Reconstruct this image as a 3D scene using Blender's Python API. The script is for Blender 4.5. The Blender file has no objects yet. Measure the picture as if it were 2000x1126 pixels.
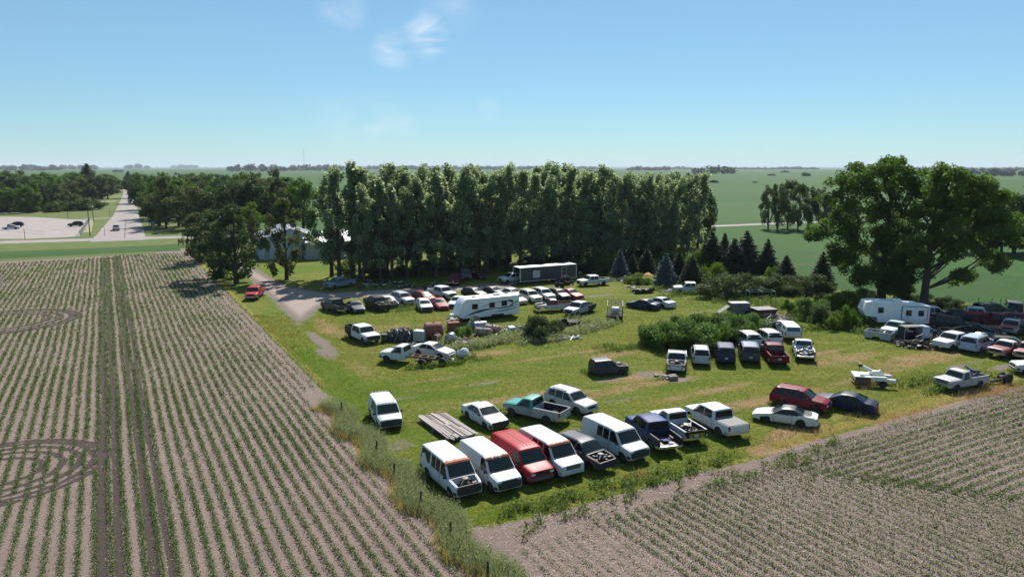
# old cars and scrap on a rough grass lot between bean fields, seen from a drone
SKY = (1.0, 0.0, 4.0, .0545); TINT = (.73, .97, 1.02); FLAT = (3.8, 6.5, 8.6); CLOUD = (10.2, 10.6, 11.6, 1); SUNE = 5.0; HAZE = 5.5e-5; EXPO = 0.82
import bpy, bmesh, math, random
import numpy as np
from mathutils import Vector, Matrix
R = math.radians
rnd = random.Random(7)
SC = bpy.context.scene
COL = SC.collection
# ------------------------------------------------------------------ camera geometry
CH = 20.5; CF = 1420.0; HZ = 326.0
PIT = math.atan((563 - HZ) / CF); CP, SP = math.cos(PIT), math.sin(PIT)
def at(u, v, z=0.0):
    x = (u - 1000) / CF; y = (563 - v) / CF
    Y = CP + SP * y; Z = -SP + CP * y
    s = (z - CH) / Z
    return Vector((x * s, Y * s, z))
def proj(X, Y, Z):
    Z = Z - CH
    d = Y * CP - Z * SP; up = Y * SP + Z * CP
    return 1000 + CF * X / d, 563 - CF * up / d, d
ROW = R(119.0)
NX, NY = math.cos(ROW), math.sin(ROW)      # along the crop rows (north)
EX, EY = NY, -NX                           # across the rows (east)
def ab(x, y): return x * EX + y * EY, x * NX + y * NY
def xy(a, b): return a * EX + b * NX, a * EY + b * NY

# ------------------------------------------------------------------ object helpers
def tag(o, label=None, cat=None, group=None, kind=None):
    if label: o['label'] = label
    if cat: o['category'] = cat
    if group: o['group'] = group
    if kind: o['kind'] = kind
    return o
def empty(name, loc=(0, 0, 0), rz=0.0):
    o = bpy.data.objects.new(name, None); COL.objects.link(o)
    o.location = loc; o.rotation_euler = (0, 0, rz); o.empty_display_size = .3
    return o
def link(name, me, mats=(), parent=None, loc=None, smooth=False):
    o = bpy.data.objects.new(name, me); COL.objects.link(o)
    for m in (mats if isinstance(mats, (list, tuple)) else [mats]):
        if m and len(me.materials) < len(mats if isinstance(mats, (list, tuple)) else [mats]): me.materials.append(m)
    if parent: o.parent = parent
    if loc is not None: o.location = loc
    if smooth and len(me.polygons):
        me.polygons.foreach_set('use_smooth', [True] * len(me.polygons))
        try: me.set_sharp_from_angle(angle=R(34))
        except Exception: pass
    return o
class MB:
    """collects shapes and links them as one mesh object"""
    def __init__(s): s.v = []; s.f = []; s.m = []
    def add(s, vs, fs, mi=0):
        b = len(s.v); s.v += [tuple(v) for v in vs]
        s.f += [tuple(b + i for i in f) for f in fs]; s.m += [mi] * len(fs); return s
    def box(s, c, d, mi=0, rz=0, ch=0.0, M=None):
        hx, hy, hz = d[0] / 2, d[1] / 2, d[2] / 2
        if ch > 0:
            k = min(ch, hx * .9, hy * .9, hz * .9); vs = []
            for z, q in ((-hz, k), (-hz + k, 0), (hz - k, 0), (hz, k)):
                X, Y = hx - q, hy - q
                vs += [(X, -Y + k, z), (X, Y - k, z), (X - k, Y, z), (-X + k, Y, z), (-X, Y - k, z), (-X, -Y + k, z), (-X + k, -Y, z), (X - k, -Y, z)]
            fs = [tuple(range(7, -1, -1)), tuple(range(24, 32))]
            for r in range(3):
                for i in range(8): j = (i + 1) % 8; fs.append((r * 8 + i, r * 8 + j, r * 8 + 8 + j, r * 8 + 8 + i))
        else:
            vs = [(x, y, z) for z in (-hz, hz) for x, y in ((-hx, -hy), (hx, -hy), (hx, hy), (-hx, hy))]
            fs = [(3, 2, 1, 0), (4, 5, 6, 7), (0, 1, 5, 4), (1, 2, 6, 5), (2, 3, 7, 6), (3, 0, 4, 7)]
        c_, s_ = math.cos(rz), math.sin(rz)
        vs = [(x * c_ - y * s_, x * s_ + y * c_, z) for x, y, z in vs]
        if M is not None: vs = [tuple(M @ Vector(v)) for v in vs]
        return s.add([(x + c[0], y + c[1], z + c[2]) for x, y, z in vs], fs, mi)
    def bar(s, a, b, w, h=None, mi=0):
        a, b = Vector(a), Vector(b); d = b - a
        M = d.to_track_quat('X', 'Z').to_matrix()
        return s.box((a + b) / 2, (d.length, w, h or w), mi, M=M)
    def tube(s, pts, rad, n=8, mi=0, caps=True):
        pts = [Vector(p) for p in pts]; rr = rad if isinstance(rad, (list, tuple)) else [rad] * len(pts)
        vs = []; fs = []
        ref = Vector((0.31, .11, .94))
        for i, p in enumerate(pts):
            d = (pts[min(i + 1, len(pts) - 1)] - pts[max(i - 1, 0)]).normalized()
            if abs(d.dot(ref)) > .98: ref = Vector((1, 0.05, 0))
            x = d.cross(ref).normalized(); y = d.cross(x)
            for k in range(n):
                t = 2 * math.pi * k / n
                vs.append(p + (x * math.cos(t) + y * math.sin(t)) * rr[i])
        for i in range(len(pts) - 1):
            for k in range(n):
                j = (k + 1) % n; fs.append((i * n + k, i * n + j, i * n + n + j, i * n + n + k))
        if caps: fs += [tuple(range(n - 1, -1, -1)), tuple((len(pts) - 1) * n + k for k in range(n))]
        return s.add(vs, fs, mi)
    def lathe(s, prof, axis='z', n=20, c=(0, 0, 0), mi=0, M=None):
        vs = []; fs = []
        for r, h in prof:
            for k in range(n):
                t = 2 * math.pi * k / n; q = (r * math.cos(t), r * math.sin(t), h)
                if axis == 'y': q = (q[0], q[2], q[1])
                if axis == 'x': q = (q[2], q[0], q[1])
                if M is not None: q = tuple(M @ Vector(q))
                vs.append((q[0] + c[0], q[1] + c[1], q[2] + c[2]))
        for i in range(len(prof) - 1):
            for k in range(n):
                j = (k + 1) % n; fs.append((i * n + k, i * n + j, i * n + n + j, i * n + n + k))
        fs += [tuple(range(n)), tuple((len(prof) - 1) * n + k for k in range(n))]
        return s.add(vs, fs, mi)
    def build(s, name, mats, parent=None, smooth=False, loc=None, recalc=True):
        me = bpy.data.meshes.new(name); me.from_pydata(s.v, [], s.f)
        mats = list(mats) if isinstance(mats, (list, tuple)) else [mats]
        for m in mats: me.materials.append(m)
        if len(mats) > 1: me.polygons.foreach_set('material_index', s.m)
        if recalc and len(s.f) < 20000:
            bm = bmesh.new(); bm.from_mesh(me); bmesh.ops.recalc_face_normals(bm, faces=bm.faces); bm.to_mesh(me); bm.free()
        o = bpy.data.objects.new(name, me); COL.objects.link(o)
        if smooth:
            me.polygons.foreach_set('use_smooth', [True] * len(me.polygons))
            me.set_sharp_from_angle(angle=R(smooth if smooth is not True else 34))
        if parent: o.parent = parent
        if loc is not None: o.location = loc
        return o
def np_mesh(name, V, Q, mat, kind=None, attrs=None, smooth=False):
    """mesh from numpy arrays: V (n,3), Q (m,4) or (m,3)"""
    me = bpy.data.meshes.new(name); k = Q.shape[1]
    me.vertices.add(len(V)); me.vertices.foreach_set('co', np.asarray(V, dtype=np.float32).ravel())
    me.loops.add(Q.size); me.loops.foreach_set('vertex_index', Q.astype(np.int32).ravel())
    me.polygons.add(len(Q)); me.polygons.foreach_set('loop_start', np.arange(0, Q.size, k, dtype=np.int32))
    try: me.polygons.foreach_set('loop_total', np.full(len(Q), k, dtype=np.int32))
    except Exception: pass
    if attrs:
        for an, (dom, arr) in attrs.items():
            A = me.attributes.new(an, 'FLOAT', dom); A.data.foreach_set('value', np.asarray(arr, dtype=np.float32))
    me.update(calc_edges=True); me.validate()
    if smooth: me.polygons.foreach_set('use_smooth', np.ones(len(Q), dtype=bool))
    if mat: me.materials.append(mat)
    return me
def np_obj(name, V, Q, mat, kind=None, attrs=None, parent=None, smooth=False):
    me = np_mesh(name, V, Q, mat, kind, attrs, smooth)
    o = bpy.data.objects.new(name, me); COL.objects.link(o)
    if kind: o['kind'] = kind
    if parent: o.parent = parent
    return o

# ------------------------------------------------------------------ materials
class NT:
    def __init__(s, name):
        s.m = bpy.data.materials.new(name); s.m.use_nodes = True; s.t = s.m.node_tree
        s.t.nodes.clear(); s.out = s.n('ShaderNodeOutputMaterial')
    def n(s, typ, **kw):
        nd = s.t.nodes.new(typ)
        for k, v in kw.items():
            if k.startswith('i_'):
                key = k[2:]; key = int(key) if key.isdigit() else key.replace('_', ' ')
                nd.inputs[key].default_value = v
            else: setattr(nd, k, v)
        return nd
    def l(s, a, b): s.t.links.new(a, b)
    def noise(s, vec, scale, detail=4, rough=.55, dim='3D'):
        nd = s.n('ShaderNodeTexNoise', noise_dimensions=dim); nd.inputs['Scale'].default_value = scale
        nd.inputs['Detail'].default_value = detail; nd.inputs['Roughness'].default_value = rough
        if vec is not None: s.l(vec, nd.inputs['Vector'])
        return nd.outputs['Fac']
    def ramp(s, fac, stops, mode='LINEAR'):
        nd = s.n('ShaderNodeValToRGB'); el = nd.color_ramp.elements; nd.color_ramp.interpolation = mode
        while len(el) > 1: el.remove(el[-1])
        for i, (p, c) in enumerate(stops):
            e = el[0] if i == 0 else el.new(p); e.position = p
            e.color = (c, c, c, 1) if isinstance(c, (int, float)) else (c[0], c[1], c[2], 1)
        s.l(fac, nd.inputs['Fac']); return nd.outputs['Color']
    def mix(s, fac, a, b, mode='MIX'):
        nd = s.n('ShaderNodeMix', data_type='RGBA', blend_type=mode)
        for val, key in ((fac, 0), (a, 6), (b, 7)):
            if hasattr(val, 'links') or hasattr(val, 'is_linked'): s.l(val, nd.inputs[key])
            elif isinstance(val, (int, float)): nd.inputs[key].default_value = val if key == 0 else (val, val, val, 1)
            else: nd.inputs[key].default_value = (val[0], val[1], val[2], 1)
        return nd.outputs[2]
    def math(s, op, a, b=None, clamp=False):
        nd = s.n('ShaderNodeMath', operation=op, use_clamp=clamp)
        for val, key in ((a, 0), (b, 1)):
            if val is None: continue
            if hasattr(val, 'is_linked'): s.l(val, nd.inputs[key])
            else: nd.inputs[key].default_value = val
        return nd.outputs[0]
    def attr(s, name): return s.n('ShaderNodeAttribute', attribute_name=name).outputs['Fac']
    def objc(s): return s.n('ShaderNodeTexCoord').outputs['Object']
    def pos(s): return s.n('ShaderNodeNewGeometry').outputs['Position']
    def bsdf(s, col, rough=.6, metal=0, spec=.5, coat=0, bump=None, bstr=.3, bdist=.02, **kw):
        b = s.n('ShaderNodeBsdfPrincipled')
        for val, key in ((col, 'Base Color'), (rough, 'Roughness'), (metal, 'Metallic')):
            if hasattr(val, 'is_linked'): s.l(val, b.inputs[key])
            elif key == 'Base Color': b.inputs[key].default_value = (*val, 1)
            else: b.inputs[key].default_value = val
        b.inputs['Specular IOR Level'].default_value = spec
        b.inputs['Coat Weight'].default_value = coat; b.inputs['Coat Roughness'].default_value = .05
        if bump is not None:
            bp = s.n('ShaderNodeBump'); bp.inputs['Strength'].default_value = bstr; bp.inputs['Distance'].default_value = bdist
            s.l(bump, bp.inputs['Height']); s.l(bp.outputs[0], b.inputs['Normal'])
        s.l(b.outputs[0], s.out.inputs['Surface']); return b
_MC = {}
def cached(f):
    def g(*a):
        k = (f.__name__,) + a
        if k not in _MC: _MC[k] = f(*a)
        return _MC[k]
    return g
@cached
def paint(col, wear=0.25, rough=.32):
    """weathered car paint: colour varies a little, dusty in broad patches"""
    t = NT('paint'); o = t.objc()
    d = t.noise(o, 1.3, 5, .6); d2 = t.noise(o, 9, 3)
    dust = t.math('MULTIPLY', t.ramp(d, [(.42, 0), (.72, 1)]), wear * (.3 if max(col) < .45 else .8))
    fine = t.mix(t.math('MULTIPLY', d2, .18), col, tuple(c * .72 for c in col))
    c = t.mix(dust, fine, (.30, .27, .23))
    sz = t.n('ShaderNodeSeparateXYZ'); t.l(o, sz.inputs[0])
    rs = t.math('MULTIPLY', t.ramp(t.noise(o, 3.1, 6, .7), [(.575, 0), (.65, 1)]), t.math('LESS_THAN', sz.outputs[2], .95)); c = t.mix(t.math('MULTIPLY', rs, .7 if wear > .15 else 0), c, (.13, .075, .05))
    r = t.math('ADD', t.math('MULTIPLY', d, .14), rough - .13)
    t.bsdf(c, t.math('ADD', r, .2), spec=.2 if max(col) < .1 else .14, coat=0); return t.m
@cached
def peeling(col, under, x0, x1, thr):
    """paint peeled off to primer between x0 and x1 of the object (wear with its own ragged outline)"""
    t = NT('peeling_paint'); o = t.objc()
    sx = t.n('ShaderNodeSeparateXYZ'); t.l(o, sx.inputs[0])
    n = t.noise(o, 1.7, 5, .62); n2 = t.noise(o, 7, 4)
    band = t.math('MULTIPLY', t.math('SMOOTH_MIN', t.math('SUBTRACT', sx.outputs[0], x0), t.math('SUBTRACT', x1, sx.outputs[0])), 1.6)
    up = t.math('GREATER_THAN', sx.outputs[2], 1.86)
    k = t.math('ADD', t.math('ADD', band, t.math('MULTIPLY', n, 1.5)), t.math('MULTIPLY', n2, .25))
    mask = t.math('MULTIPLY', t.math('GREATER_THAN', k, thr), up)
    dust = t.math('MULTIPLY', t.ramp(t.noise(o, 1.1, 5), [(.45, 0), (.75, .25)]), 1)
    base = t.mix(dust, col, (.32, .3, .27))
    c = t.mix(mask, base, under)
    t.bsdf(c, t.math('ADD', t.math('MULTIPLY', mask, .3), .45), spec=.35, coat=.04); return t.m
@cached
def twotone(col, low, z0, z1):
    t = NT('two_tone_paint'); o = t.objc()
    sx = t.n('ShaderNodeSeparateXYZ'); t.l(o, sx.inputs[0])
    m = t.math('MULTIPLY', t.math('GREATER_THAN', sx.outputs[2], z0), t.math('LESS_THAN', sx.outputs[2], z1))
    d = t.ramp(t.noise(o, 1.3, 5), [(.45, 0), (.75, .3)])
    c = t.mix(d, t.mix(m, col, low), (.3, .27, .23))
    t.bsdf(c, .42, spec=.35, coat=.05); return t.m
@cached
def rust(a=(.16, .07, .04), b=(.30, .14, .08), sc=4.0, rough=.85):
    t = NT('rusty_metal'); o = t.objc(); n = t.noise(o, sc, 6, .65)
    t.bsdf(t.ramp(n, [(.3, a), (.62, b), (.8, tuple(x * .6 for x in a))]), rough, bump=n, bstr=.4); return t.m
@cached
def plain(name, col, rough=.6, metal=0.0, var=.2, sc=3.0):
    t = NT(name); n = t.noise(t.objc(), sc, 5, .6)
    c = t.mix(t.ramp(n, [(.35, 0), (.7, 1)]), col, tuple(x * (1 - var) for x in col))
    t.bsdf(c, rough, metal); return t.m
@cached
def glass(col=(.006, .008, .009), rough=.05):
    t = NT('car_glass'); n = t.noise(t.objc(), 2.2, 4)
    c = t.mix(t.ramp(n, [(.5, 0), (.85, .3)]), col, (.03, .035, .032))
    t.bsdf(c, t.math('ADD', t.math('MULTIPLY', n, .08), rough), spec=.35); return t.m
GLASS = glass(); 
SHIELD = glass((.010, .016, .016), .08)
RUBBER = plain('rubber', (.018, .018, .019), .85)
BLACKP = plain('black_plastic', (.02, .02, .022), .55)
DARK = plain('dark_underside', (.012, .012, .012), .9)
CHROME = plain('chrome', (.55, .56, .58), .25, .9, .3)
STEEL = plain('grey_steel', (.34, .34, .35), .45, .6)
ALLOY = plain('alloy', (.42, .42, .43), .35, .7)
LAMP = plain('lamp_glass', (.55, .56, .55), .12, 0.0, .4)
REDL = plain('red_lamp', (.22, .012, .012), .15)
AMBER = plain('amber_lamp', (.5, .16, .02), .2)
PLATE = plain('number_plate', (.5, .53, .55), .4)
GREASE = plain('greasy_metal', (.05, .045, .042), .55, .3, .6, 9.0)
ALUM = plain('cast_aluminium', (.10, .10, .10), .6, 0, .5, 8.0)
# ------------------------------------------------------------------ vehicles
# every spec: x runs forward, rear bumper at -L/2, front bumper at +L/2
def interp(pts, x):
    if x <= pts[0][0]: return pts[0][1]
    for (x0, z0), (x1, z1) in zip(pts, pts[1:]):
        if x <= x1: return z0 + (z1 - z0) * (x - x0) / max(1e-6, x1 - x0)
    return pts[-1][1]
SPECS = {
 # top: roof line as (x measured from the FRONT bumper, z); ws = windshield base/top, bl = backlight top/base (from front)
 'sedan':  dict(L=4.9, W=1.84, r=.33, fo=.98, wb=2.8, sill=.22, belt=.94, roof=1.44, lean=.20,
    top=[(0, .60), (.06, .70), (.45, .80), (1.30, .95), (2.25, 1.40), (2.75, 1.44), (3.35, 1.41), (4.12, 1.06), (4.72, .99), (4.88, .90)], ws=(1.36, 2.2), bl=(3.38, 4.08),
    win=[[(1.62, .96), (2.32, 1.36), (2.70, 1.38), (2.72, .96)], [(2.78, .96), (2.76, 1.38), (3.25, 1.36), (3.62, 1.14), (3.70, .97)]], doors=[(1.65, 2.74), (2.76, 3.66)]),
 'coupe':  dict(L=4.85, W=1.78, r=.33, fo=.98, wb=2.69, sill=.22, belt=.90, roof=1.36, lean=.20,
    top=[(0, .52), (.08, .64), (.5, .74), (1.40, .90), (2.25, 1.32), (2.7, 1.36), (3.15, 1.34), (3.85, 1.02), (4.62, .94), (4.82, .84)], ws=(1.46, 2.2), bl=(3.18, 3.80),
    win=[[(1.75, .92), (2.35, 1.28), (2.80, 1.30), (2.82, .92)], [(2.88, .92), (2.86, 1.30), (3.1, 1.28), (3.42, 1.1), (3.45, .93)]], doors=[(1.62, 3.0)]),
 'wagon':  dict(L=4.7, W=1.82, r=.33, fo=.95, wb=2.7, sill=.24, belt=.98, roof=1.48, lean=.2,
    top=[(0, .62), (.06, .74), (.5, .86), (1.2, 1.0), (2.1, 1.44), (2.7, 1.48), (4.0, 1.43), (4.45, 1.06), (4.66, .95)], ws=(1.26, 2.05), bl=(4.02, 4.42),
    win=[[(1.5, .99), (2.18, 1.39), (2.55, 1.41), (2.57, .99)], [(2.63, .99), (2.62, 1.41), (3.3, 1.39), (3.32, 1.0)], [(3.38, 1.0), (3.36, 1.38), (3.85, 1.36), (4.1, 1.06)]], doors=[(1.5, 2.6), (2.62, 3.4)]),
 'suv':    dict(L=4.75, W=1.86, r=.37, fo=.92, wb=2.75, sill=.36, belt=1.10, roof=1.76, lean=.18,
    top=[(0, .74), (.06, .92), (.3, 1.04), (1.22, 1.14), (1.95, 1.70), (2.5, 1.76), (4.2, 1.73), (4.55, 1.45), (4.7, 1.06), (4.73, .9)], ws=(1.28, 1.9), bl=(4.22, 4.66),
    win=[[(1.52, 1.12), (2.08, 1.64), (2.50, 1.67), (2.52, 1.12)], [(2.6, 1.12), (2.58, 1.67), (3.38, 1.66), (3.4, 1.12)], [(3.5, 1.13), (3.48, 1.66), (4.12, 1.62), (4.3, 1.15)]], doors=[(1.52, 2.55), (2.57, 3.45)]),
 'bigsuv': dict(L=5.1, W=2.0, r=.39, fo=.95, wb=2.95, sill=.42, belt=1.18, roof=1.90, lean=.15,
    top=[(0, .88), (.05, 1.06), (.25, 1.13), (1.32, 1.22), (1.98, 1.84), (2.5, 1.90), (4.6, 1.88), (4.92, 1.66), (5.06, 1.12), (5.08, .95)], ws=(1.38, 1.94), bl=(4.66, 5.03),
    win=[[(1.62, 1.20), (2.1, 1.76), (2.62, 1.80), (2.64, 1.20)], [(2.72, 1.20), (2.70, 1.80), (3.55, 1.80), (3.57, 1.20)], [(3.68, 1.21), (3.66, 1.79), (4.55, 1.77), (4.75, 1.23)]], doors=[(1.6, 2.67), (2.7, 3.62)]),
 'minivan':dict(L=4.95, W=1.95, r=.33, fo=.98, wb=2.9, sill=.26, belt=1.05, roof=1.74, lean=.18,
    top=[(0, .62), (.08, .78), (.35, .92), (1.0, 1.08), (2.0, 1.68), (2.6, 1.74), (4.4, 1.72), (4.75, 1.5), (4.9, 1.05), (4.93, .8)], ws=(1.06, 1.93), bl=(4.46, 4.86),
    win=[[(1.45, 1.08), (2.12, 1.62), (2.55, 1.66), (2.57, 1.08)], [(2.64, 1.08), (2.62, 1.66), (3.5, 1.65), (3.52, 1.08)], [(3.6, 1.08), (3.58, 1.65), (4.4, 1.62), (4.6, 1.1)]], doors=[(1.45, 2.6), (2.62, 3.56)]),
 'astro':  dict(L=4.8, W=1.97, r=.35, fo=.85, wb=2.82, sill=.34, belt=1.10, roof=1.90, lean=.14,
    top=[(0, .78), (.05, .96), (.2, 1.02), (.85, 1.16), (1.62, 1.82), (2.2, 1.90), (4.4, 1.89), (4.66, 1.76), (4.75, 1.1), (4.78, .8)], ws=(.9, 1.57), bl=(4.68, 4.76),
    win=[[(1.15, 1.12), (1.74, 1.76), (2.15, 1.79), (2.17, 1.12)], [(2.3, 1.13), (2.28, 1.78), (3.2, 1.78), (3.2, 1.13)]], doors=[(1.1, 2.22)]),
 'van':    dict(L=5.7, W=2.01, r=.37, fo=.86, wb=3.43, sill=.36, belt=1.18, roof=2.08, lean=.14,
    top=[(0, .84), (.05, 1.03), (.25, 1.10), (.95, 1.24), (1.62, 2.0), (2.2, 2.08), (5.2, 2.07), (5.5, 1.96), (5.64, 1.2), (5.68, .8)], ws=(1.0, 1.58), bl=(5.54, 5.62),
    win=[[(1.2, 1.2), (1.76, 1.92), (2.22, 1.95), (2.24, 1.2)]], doors=[(1.15, 2.3)]),
 'pickup': dict(L=5.5, W=1.98, r=.38, fo=.92, wb=3.4, sill=.44, belt=1.17, roof=1.82, lean=.16, cab=2.95, bed=True,
    top=[(0, .86), (.05, 1.04), (.25, 1.12), (1.38, 1.21), (1.98, 1.78), (2.4, 1.82), (2.85, 1.79), (2.95, 1.3)], ws=(1.44, 1.94), bl=None,
    win=[[(1.68, 1.19), (2.1, 1.70), (2.66, 1.72), (2.68, 1.19)]], doors=[(1.6, 2.74)]),
 'extcab': dict(L=5.75, W=1.98, r=.38, fo=.92, wb=3.6, sill=.44, belt=1.17, roof=1.84, lean=.16, cab=3.6, bed=True,
    top=[(0, .86), (.05, 1.04), (.25, 1.12), (1.38, 1.21), (1.98, 1.80), (2.4, 1.84), (3.5, 1.81), (3.6, 1.3)], ws=(1.44, 1.94), bl=None,
    win=[[(1.68, 1.19), (2.1, 1.72), (2.62, 1.74), (2.64, 1.19)], [(2.74, 1.2), (2.72, 1.74), (3.36, 1.72), (3.4, 1.22)]], doors=[(1.6, 2.7)]),
 'cabonly': dict(L=3.75, W=1.8, r=.36, fo=.82, wb=4.2, sill=.4, belt=1.12, roof=1.74, lean=.16, cab=3.7, bed=False,
    top=[(0, .82), (.05, 1.0), (.25, 1.06), (1.22, 1.15), (1.82, 1.70), (2.2, 1.74), (3.6, 1.72), (3.7, 1.25)], ws=(1.28, 1.78), bl=None,
    win=[[(1.52, 1.14), (1.94, 1.62), (2.46, 1.65), (2.48, 1.14)], [(2.6, 1.15), (2.58, 1.65), (3.4, 1.63), (3.44, 1.17)]], doors=[(1.42, 2.55)]),
 'crew':   dict(L=5.85, W=2.0, r=.4, fo=.93, wb=3.68, sill=.46, belt=1.2, roof=1.90, lean=.16, cab=4.0, bed=True,
    top=[(0, .9), (.05, 1.08), (.3, 1.17), (1.38, 1.24), (1.98, 1.85), (2.5, 1.90), (3.85, 1.87), (4.0, 1.3)], ws=(1.44, 1.94), bl=None,
    win=[[(1.68, 1.22), (2.1, 1.77), (2.66, 1.80), (2.68, 1.22)], [(2.76, 1.22), (2.74, 1.80), (3.62, 1.78), (3.74, 1.25)]], doors=[(1.6, 2.72), (2.74, 3.78)]),
 'classic':dict(L=5.1, W=1.95, r=.38, fo=.82, wb=3.1, sill=.46, belt=1.16, roof=1.82, lean=.2, cab=2.75, bed=True, boxy=True,
    top=[(0, .9), (.03, 1.1), (.12, 1.15), (1.42, 1.2), (1.82, 1.74), (2.15, 1.82), (2.6, 1.80), (2.75, 1.25)], ws=(1.46, 1.79), bl=None,
    win=[[(1.68, 1.18), (1.95, 1.68), (2.44, 1.70), (2.46, 1.18)]], doors=[(1.55, 2.55)]),
 'chassis':dict(L=6.3, W=2.0, r=.42, fo=.92, wb=4.1, sill=.52, belt=1.27, roof=1.95, lean=.16, cab=2.95, bed=False,
    top=[(0, .95), (.05, 1.15), (.25, 1.22), (1.38, 1.31), (1.98, 1.91), (2.4, 1.95), (2.85, 1.92), (2.95, 1.4)], ws=(1.44, 1.94), bl=None,
    win=[[(1.68, 1.29), (2.1, 1.83), (2.66, 1.85), (2.68, 1.29)]], doors=[(1.6, 2.74)]),
}
class Car:
    def __init__(s, spec, hood=True, hoodless_depth=.42):
        s.__dict__.update(SPECS[spec]); s.spec = spec; s.hood = hood; s.hd = hoodless_depth
        s.boxy = SPECS[spec].get('boxy', False)
        h = s.L / 2; s.h = h
        s.tp = sorted([(h - x, z) for x, z in s.top])
        s.xf = h - s.fo; s.xr = s.xf - s.wb; s.ra = s.r * 1.22
        s.x0 = h - SPECS[spec]['cab'] if 'cab' in SPECS[spec] else -h
    def plan(s, x):
        h = s.h; q = 1.0
        for sgn, a, st in ((1, .05 if s.boxy else .13, 1.0), (-1, .02 if 'cab' in SPECS[s.spec] else .09, .8)):
            t = (sgn * x - (h - st)) / st
            if t > 0: q -= a * t * t
        return q
    def W_(s, x, z):
        w = s.W / 2 * s.plan(x)
        if z < s.belt:
            t = (z - s.sill) / (s.belt - s.sill)
            return w * (.955 + .045 * math.sin(max(0, min(1, t)) * math.pi * .8 + .25))
        t = (z - s.belt) / (s.roof - s.belt)
        return w * .972 - s.lean * (.75 * t + .25 * t * t)
    def zl(s, x):
        z = s.sill + (.05 if abs(x) > s.h - .25 else 0)
        for xw in (s.xf, s.xr):
            d = abs(x - xw)
            if d < s.ra: z = max(z, s.r + math.sqrt(s.ra ** 2 - d * d))
        return z
    def stations(s, a, b):
        xs = {round(x, 3) for x, z in s.tp if a <= x <= b} | {a, b}
        for xw in (s.xf, s.xr):
            for k in range(11):
                x = xw - s.ra * math.cos(math.pi * k / 10)
                if a < x < b: xs.add(round(x, 3))
            for e in (-1.001, 1.001):
                if a < xw + e * s.ra < b: xs.add(round(xw + e * s.ra, 3))
        xs = sorted(xs); out = [xs[0]]
        for x in xs[1:]:
            if x - out[-1] > .5:
                n = int((x - out[-1]) / .4) + 1; o = out[-1]
                out += [o + (x - o) * k / n for k in range(1, n)]
            if x - out[-1] > .004: out.append(x)
        return out
    def body(s, mat, parent, name='body'):
        xs = s.stations(s.x0, s.h); rings = []
        cow = s.h - s.ws[0]
        for x in xs:
            zt = interp(s.tp, x); zb = min(s.zl(x), zt - .25)
            z3 = min(s.belt, zt - .07)
            m = lambda f: zb + (z3 - zb) * f
            q = [(s.W_(x, zb), zb), (s.W_(x, m(.3)), m(.3)), (s.W_(x, m(.65)), m(.65)), (s.W_(x, z3), z3)]
            zr = zt - .035
            q.append((s.W_(x, zr), zr))
            wt = s.W_(x, zt); cab = zt > s.belt + .25
            if not s.hood and x > cow + .02 and x < s.h - .02:
                q += [(wt - .10, zt), (wt - .17, zt - .03), (wt - .22, zt - s.hd), (0, zt - s.hd)]
            else:
                cr = .035 if cab else .03
                q += [(wt - .06, zt), (wt * .72, zt + cr * .7), (wt * .36, zt + cr * .95), (0, zt + cr)]
            rings.append([(x, y, z) for y, z in q] + [(x, -y, z) for y, z in q[-2::-1]])
        mb = MB(); n = len(rings[0]); vs = [v for r in rings for v in r]; fs = []; ms = []
        for i in range(len(rings) - 1):
            for k in range(n - 1):
                fs.append((i * n + k, i * n + k + 1, (i + 1) * n + k + 1, (i + 1) * n + k))
            mb.m += [2 if (getattr(s, 'strip', False) and (rings[i][0][0] + rings[i + 1][0][0]) / 2 > cow + .25) else 0] * (n - 1)
        mb.v = vs; mb.f = fs
        for i in range(len(rings) - 1):
            mb.f.append((i * n + n - 1, i * n, (i + 1) * n, (i + 1) * n + n - 1)); mb.m.append(1)
        for e in (0, len(rings) - 1):
            half = n // 2
            for k in range(half):
                a, b = e * n + k, e * n + k + 1; c, d = e * n + n - 2 - k, e * n + n - 1 - k
                mb.f.append((a, b, c, d) if b != c else (a, b, d)); mb.m.append(0)
        return mb.build(name, [mat, DARK, GREASE] if getattr(s, 'strip', False) else [mat, DARK], parent, smooth=28)
    def slant(s, name, xa, xb, parent, mat, inset=.07, lift=.012, f0=.06, f1=.94):
        mb = MB(); n = 5; vs = []; xa, xb = s.h - xa, s.h - xb
        dz = interp(s.tp, xb) - interp(s.tp, xa); dx = xb - xa; L = math.hypot(dx, dz)
        nx, nz = -dz / L, dx / L
        if nz < 0: nx, nz = -nx, -nz
        for i in range(n + 1):
            x = xa + dx * (f0 + (f1 - f0) * i / n); zt = interp(s.tp, x); w = s.W_(x, zt) - inset
            for y in (-1, -.5, 0, .5, 1):
                cr = (.035 * (1 - y * y) + .002)
                vs.append((x + nx * (lift + cr), y * w, zt + nz * (lift + cr)))
        fs = [(i * 5 + k, i * 5 + k + 1, i * 5 + k + 6, i * 5 + k + 5) for i in range(n) for k in range(4)]
        b = len(vs); vs2 = [(x - nx * .03, y, z - nz * .03) for x, y, z in vs]
        ed = [k for k in range(5)] + [i * 5 + 4 for i in range(1, n + 1)] + [n * 5 + k for k in (3, 2, 1, 0)] + [i * 5 for i in range(n - 1, 0, -1)]
        mb.add(vs + vs2, fs + [(ed[i], ed[(i + 1) % len(ed)], b + ed[(i + 1) % len(ed)], b + ed[i]) for i in range(len(ed))])
        return mb.build(name, mat, parent, smooth=True)
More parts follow.
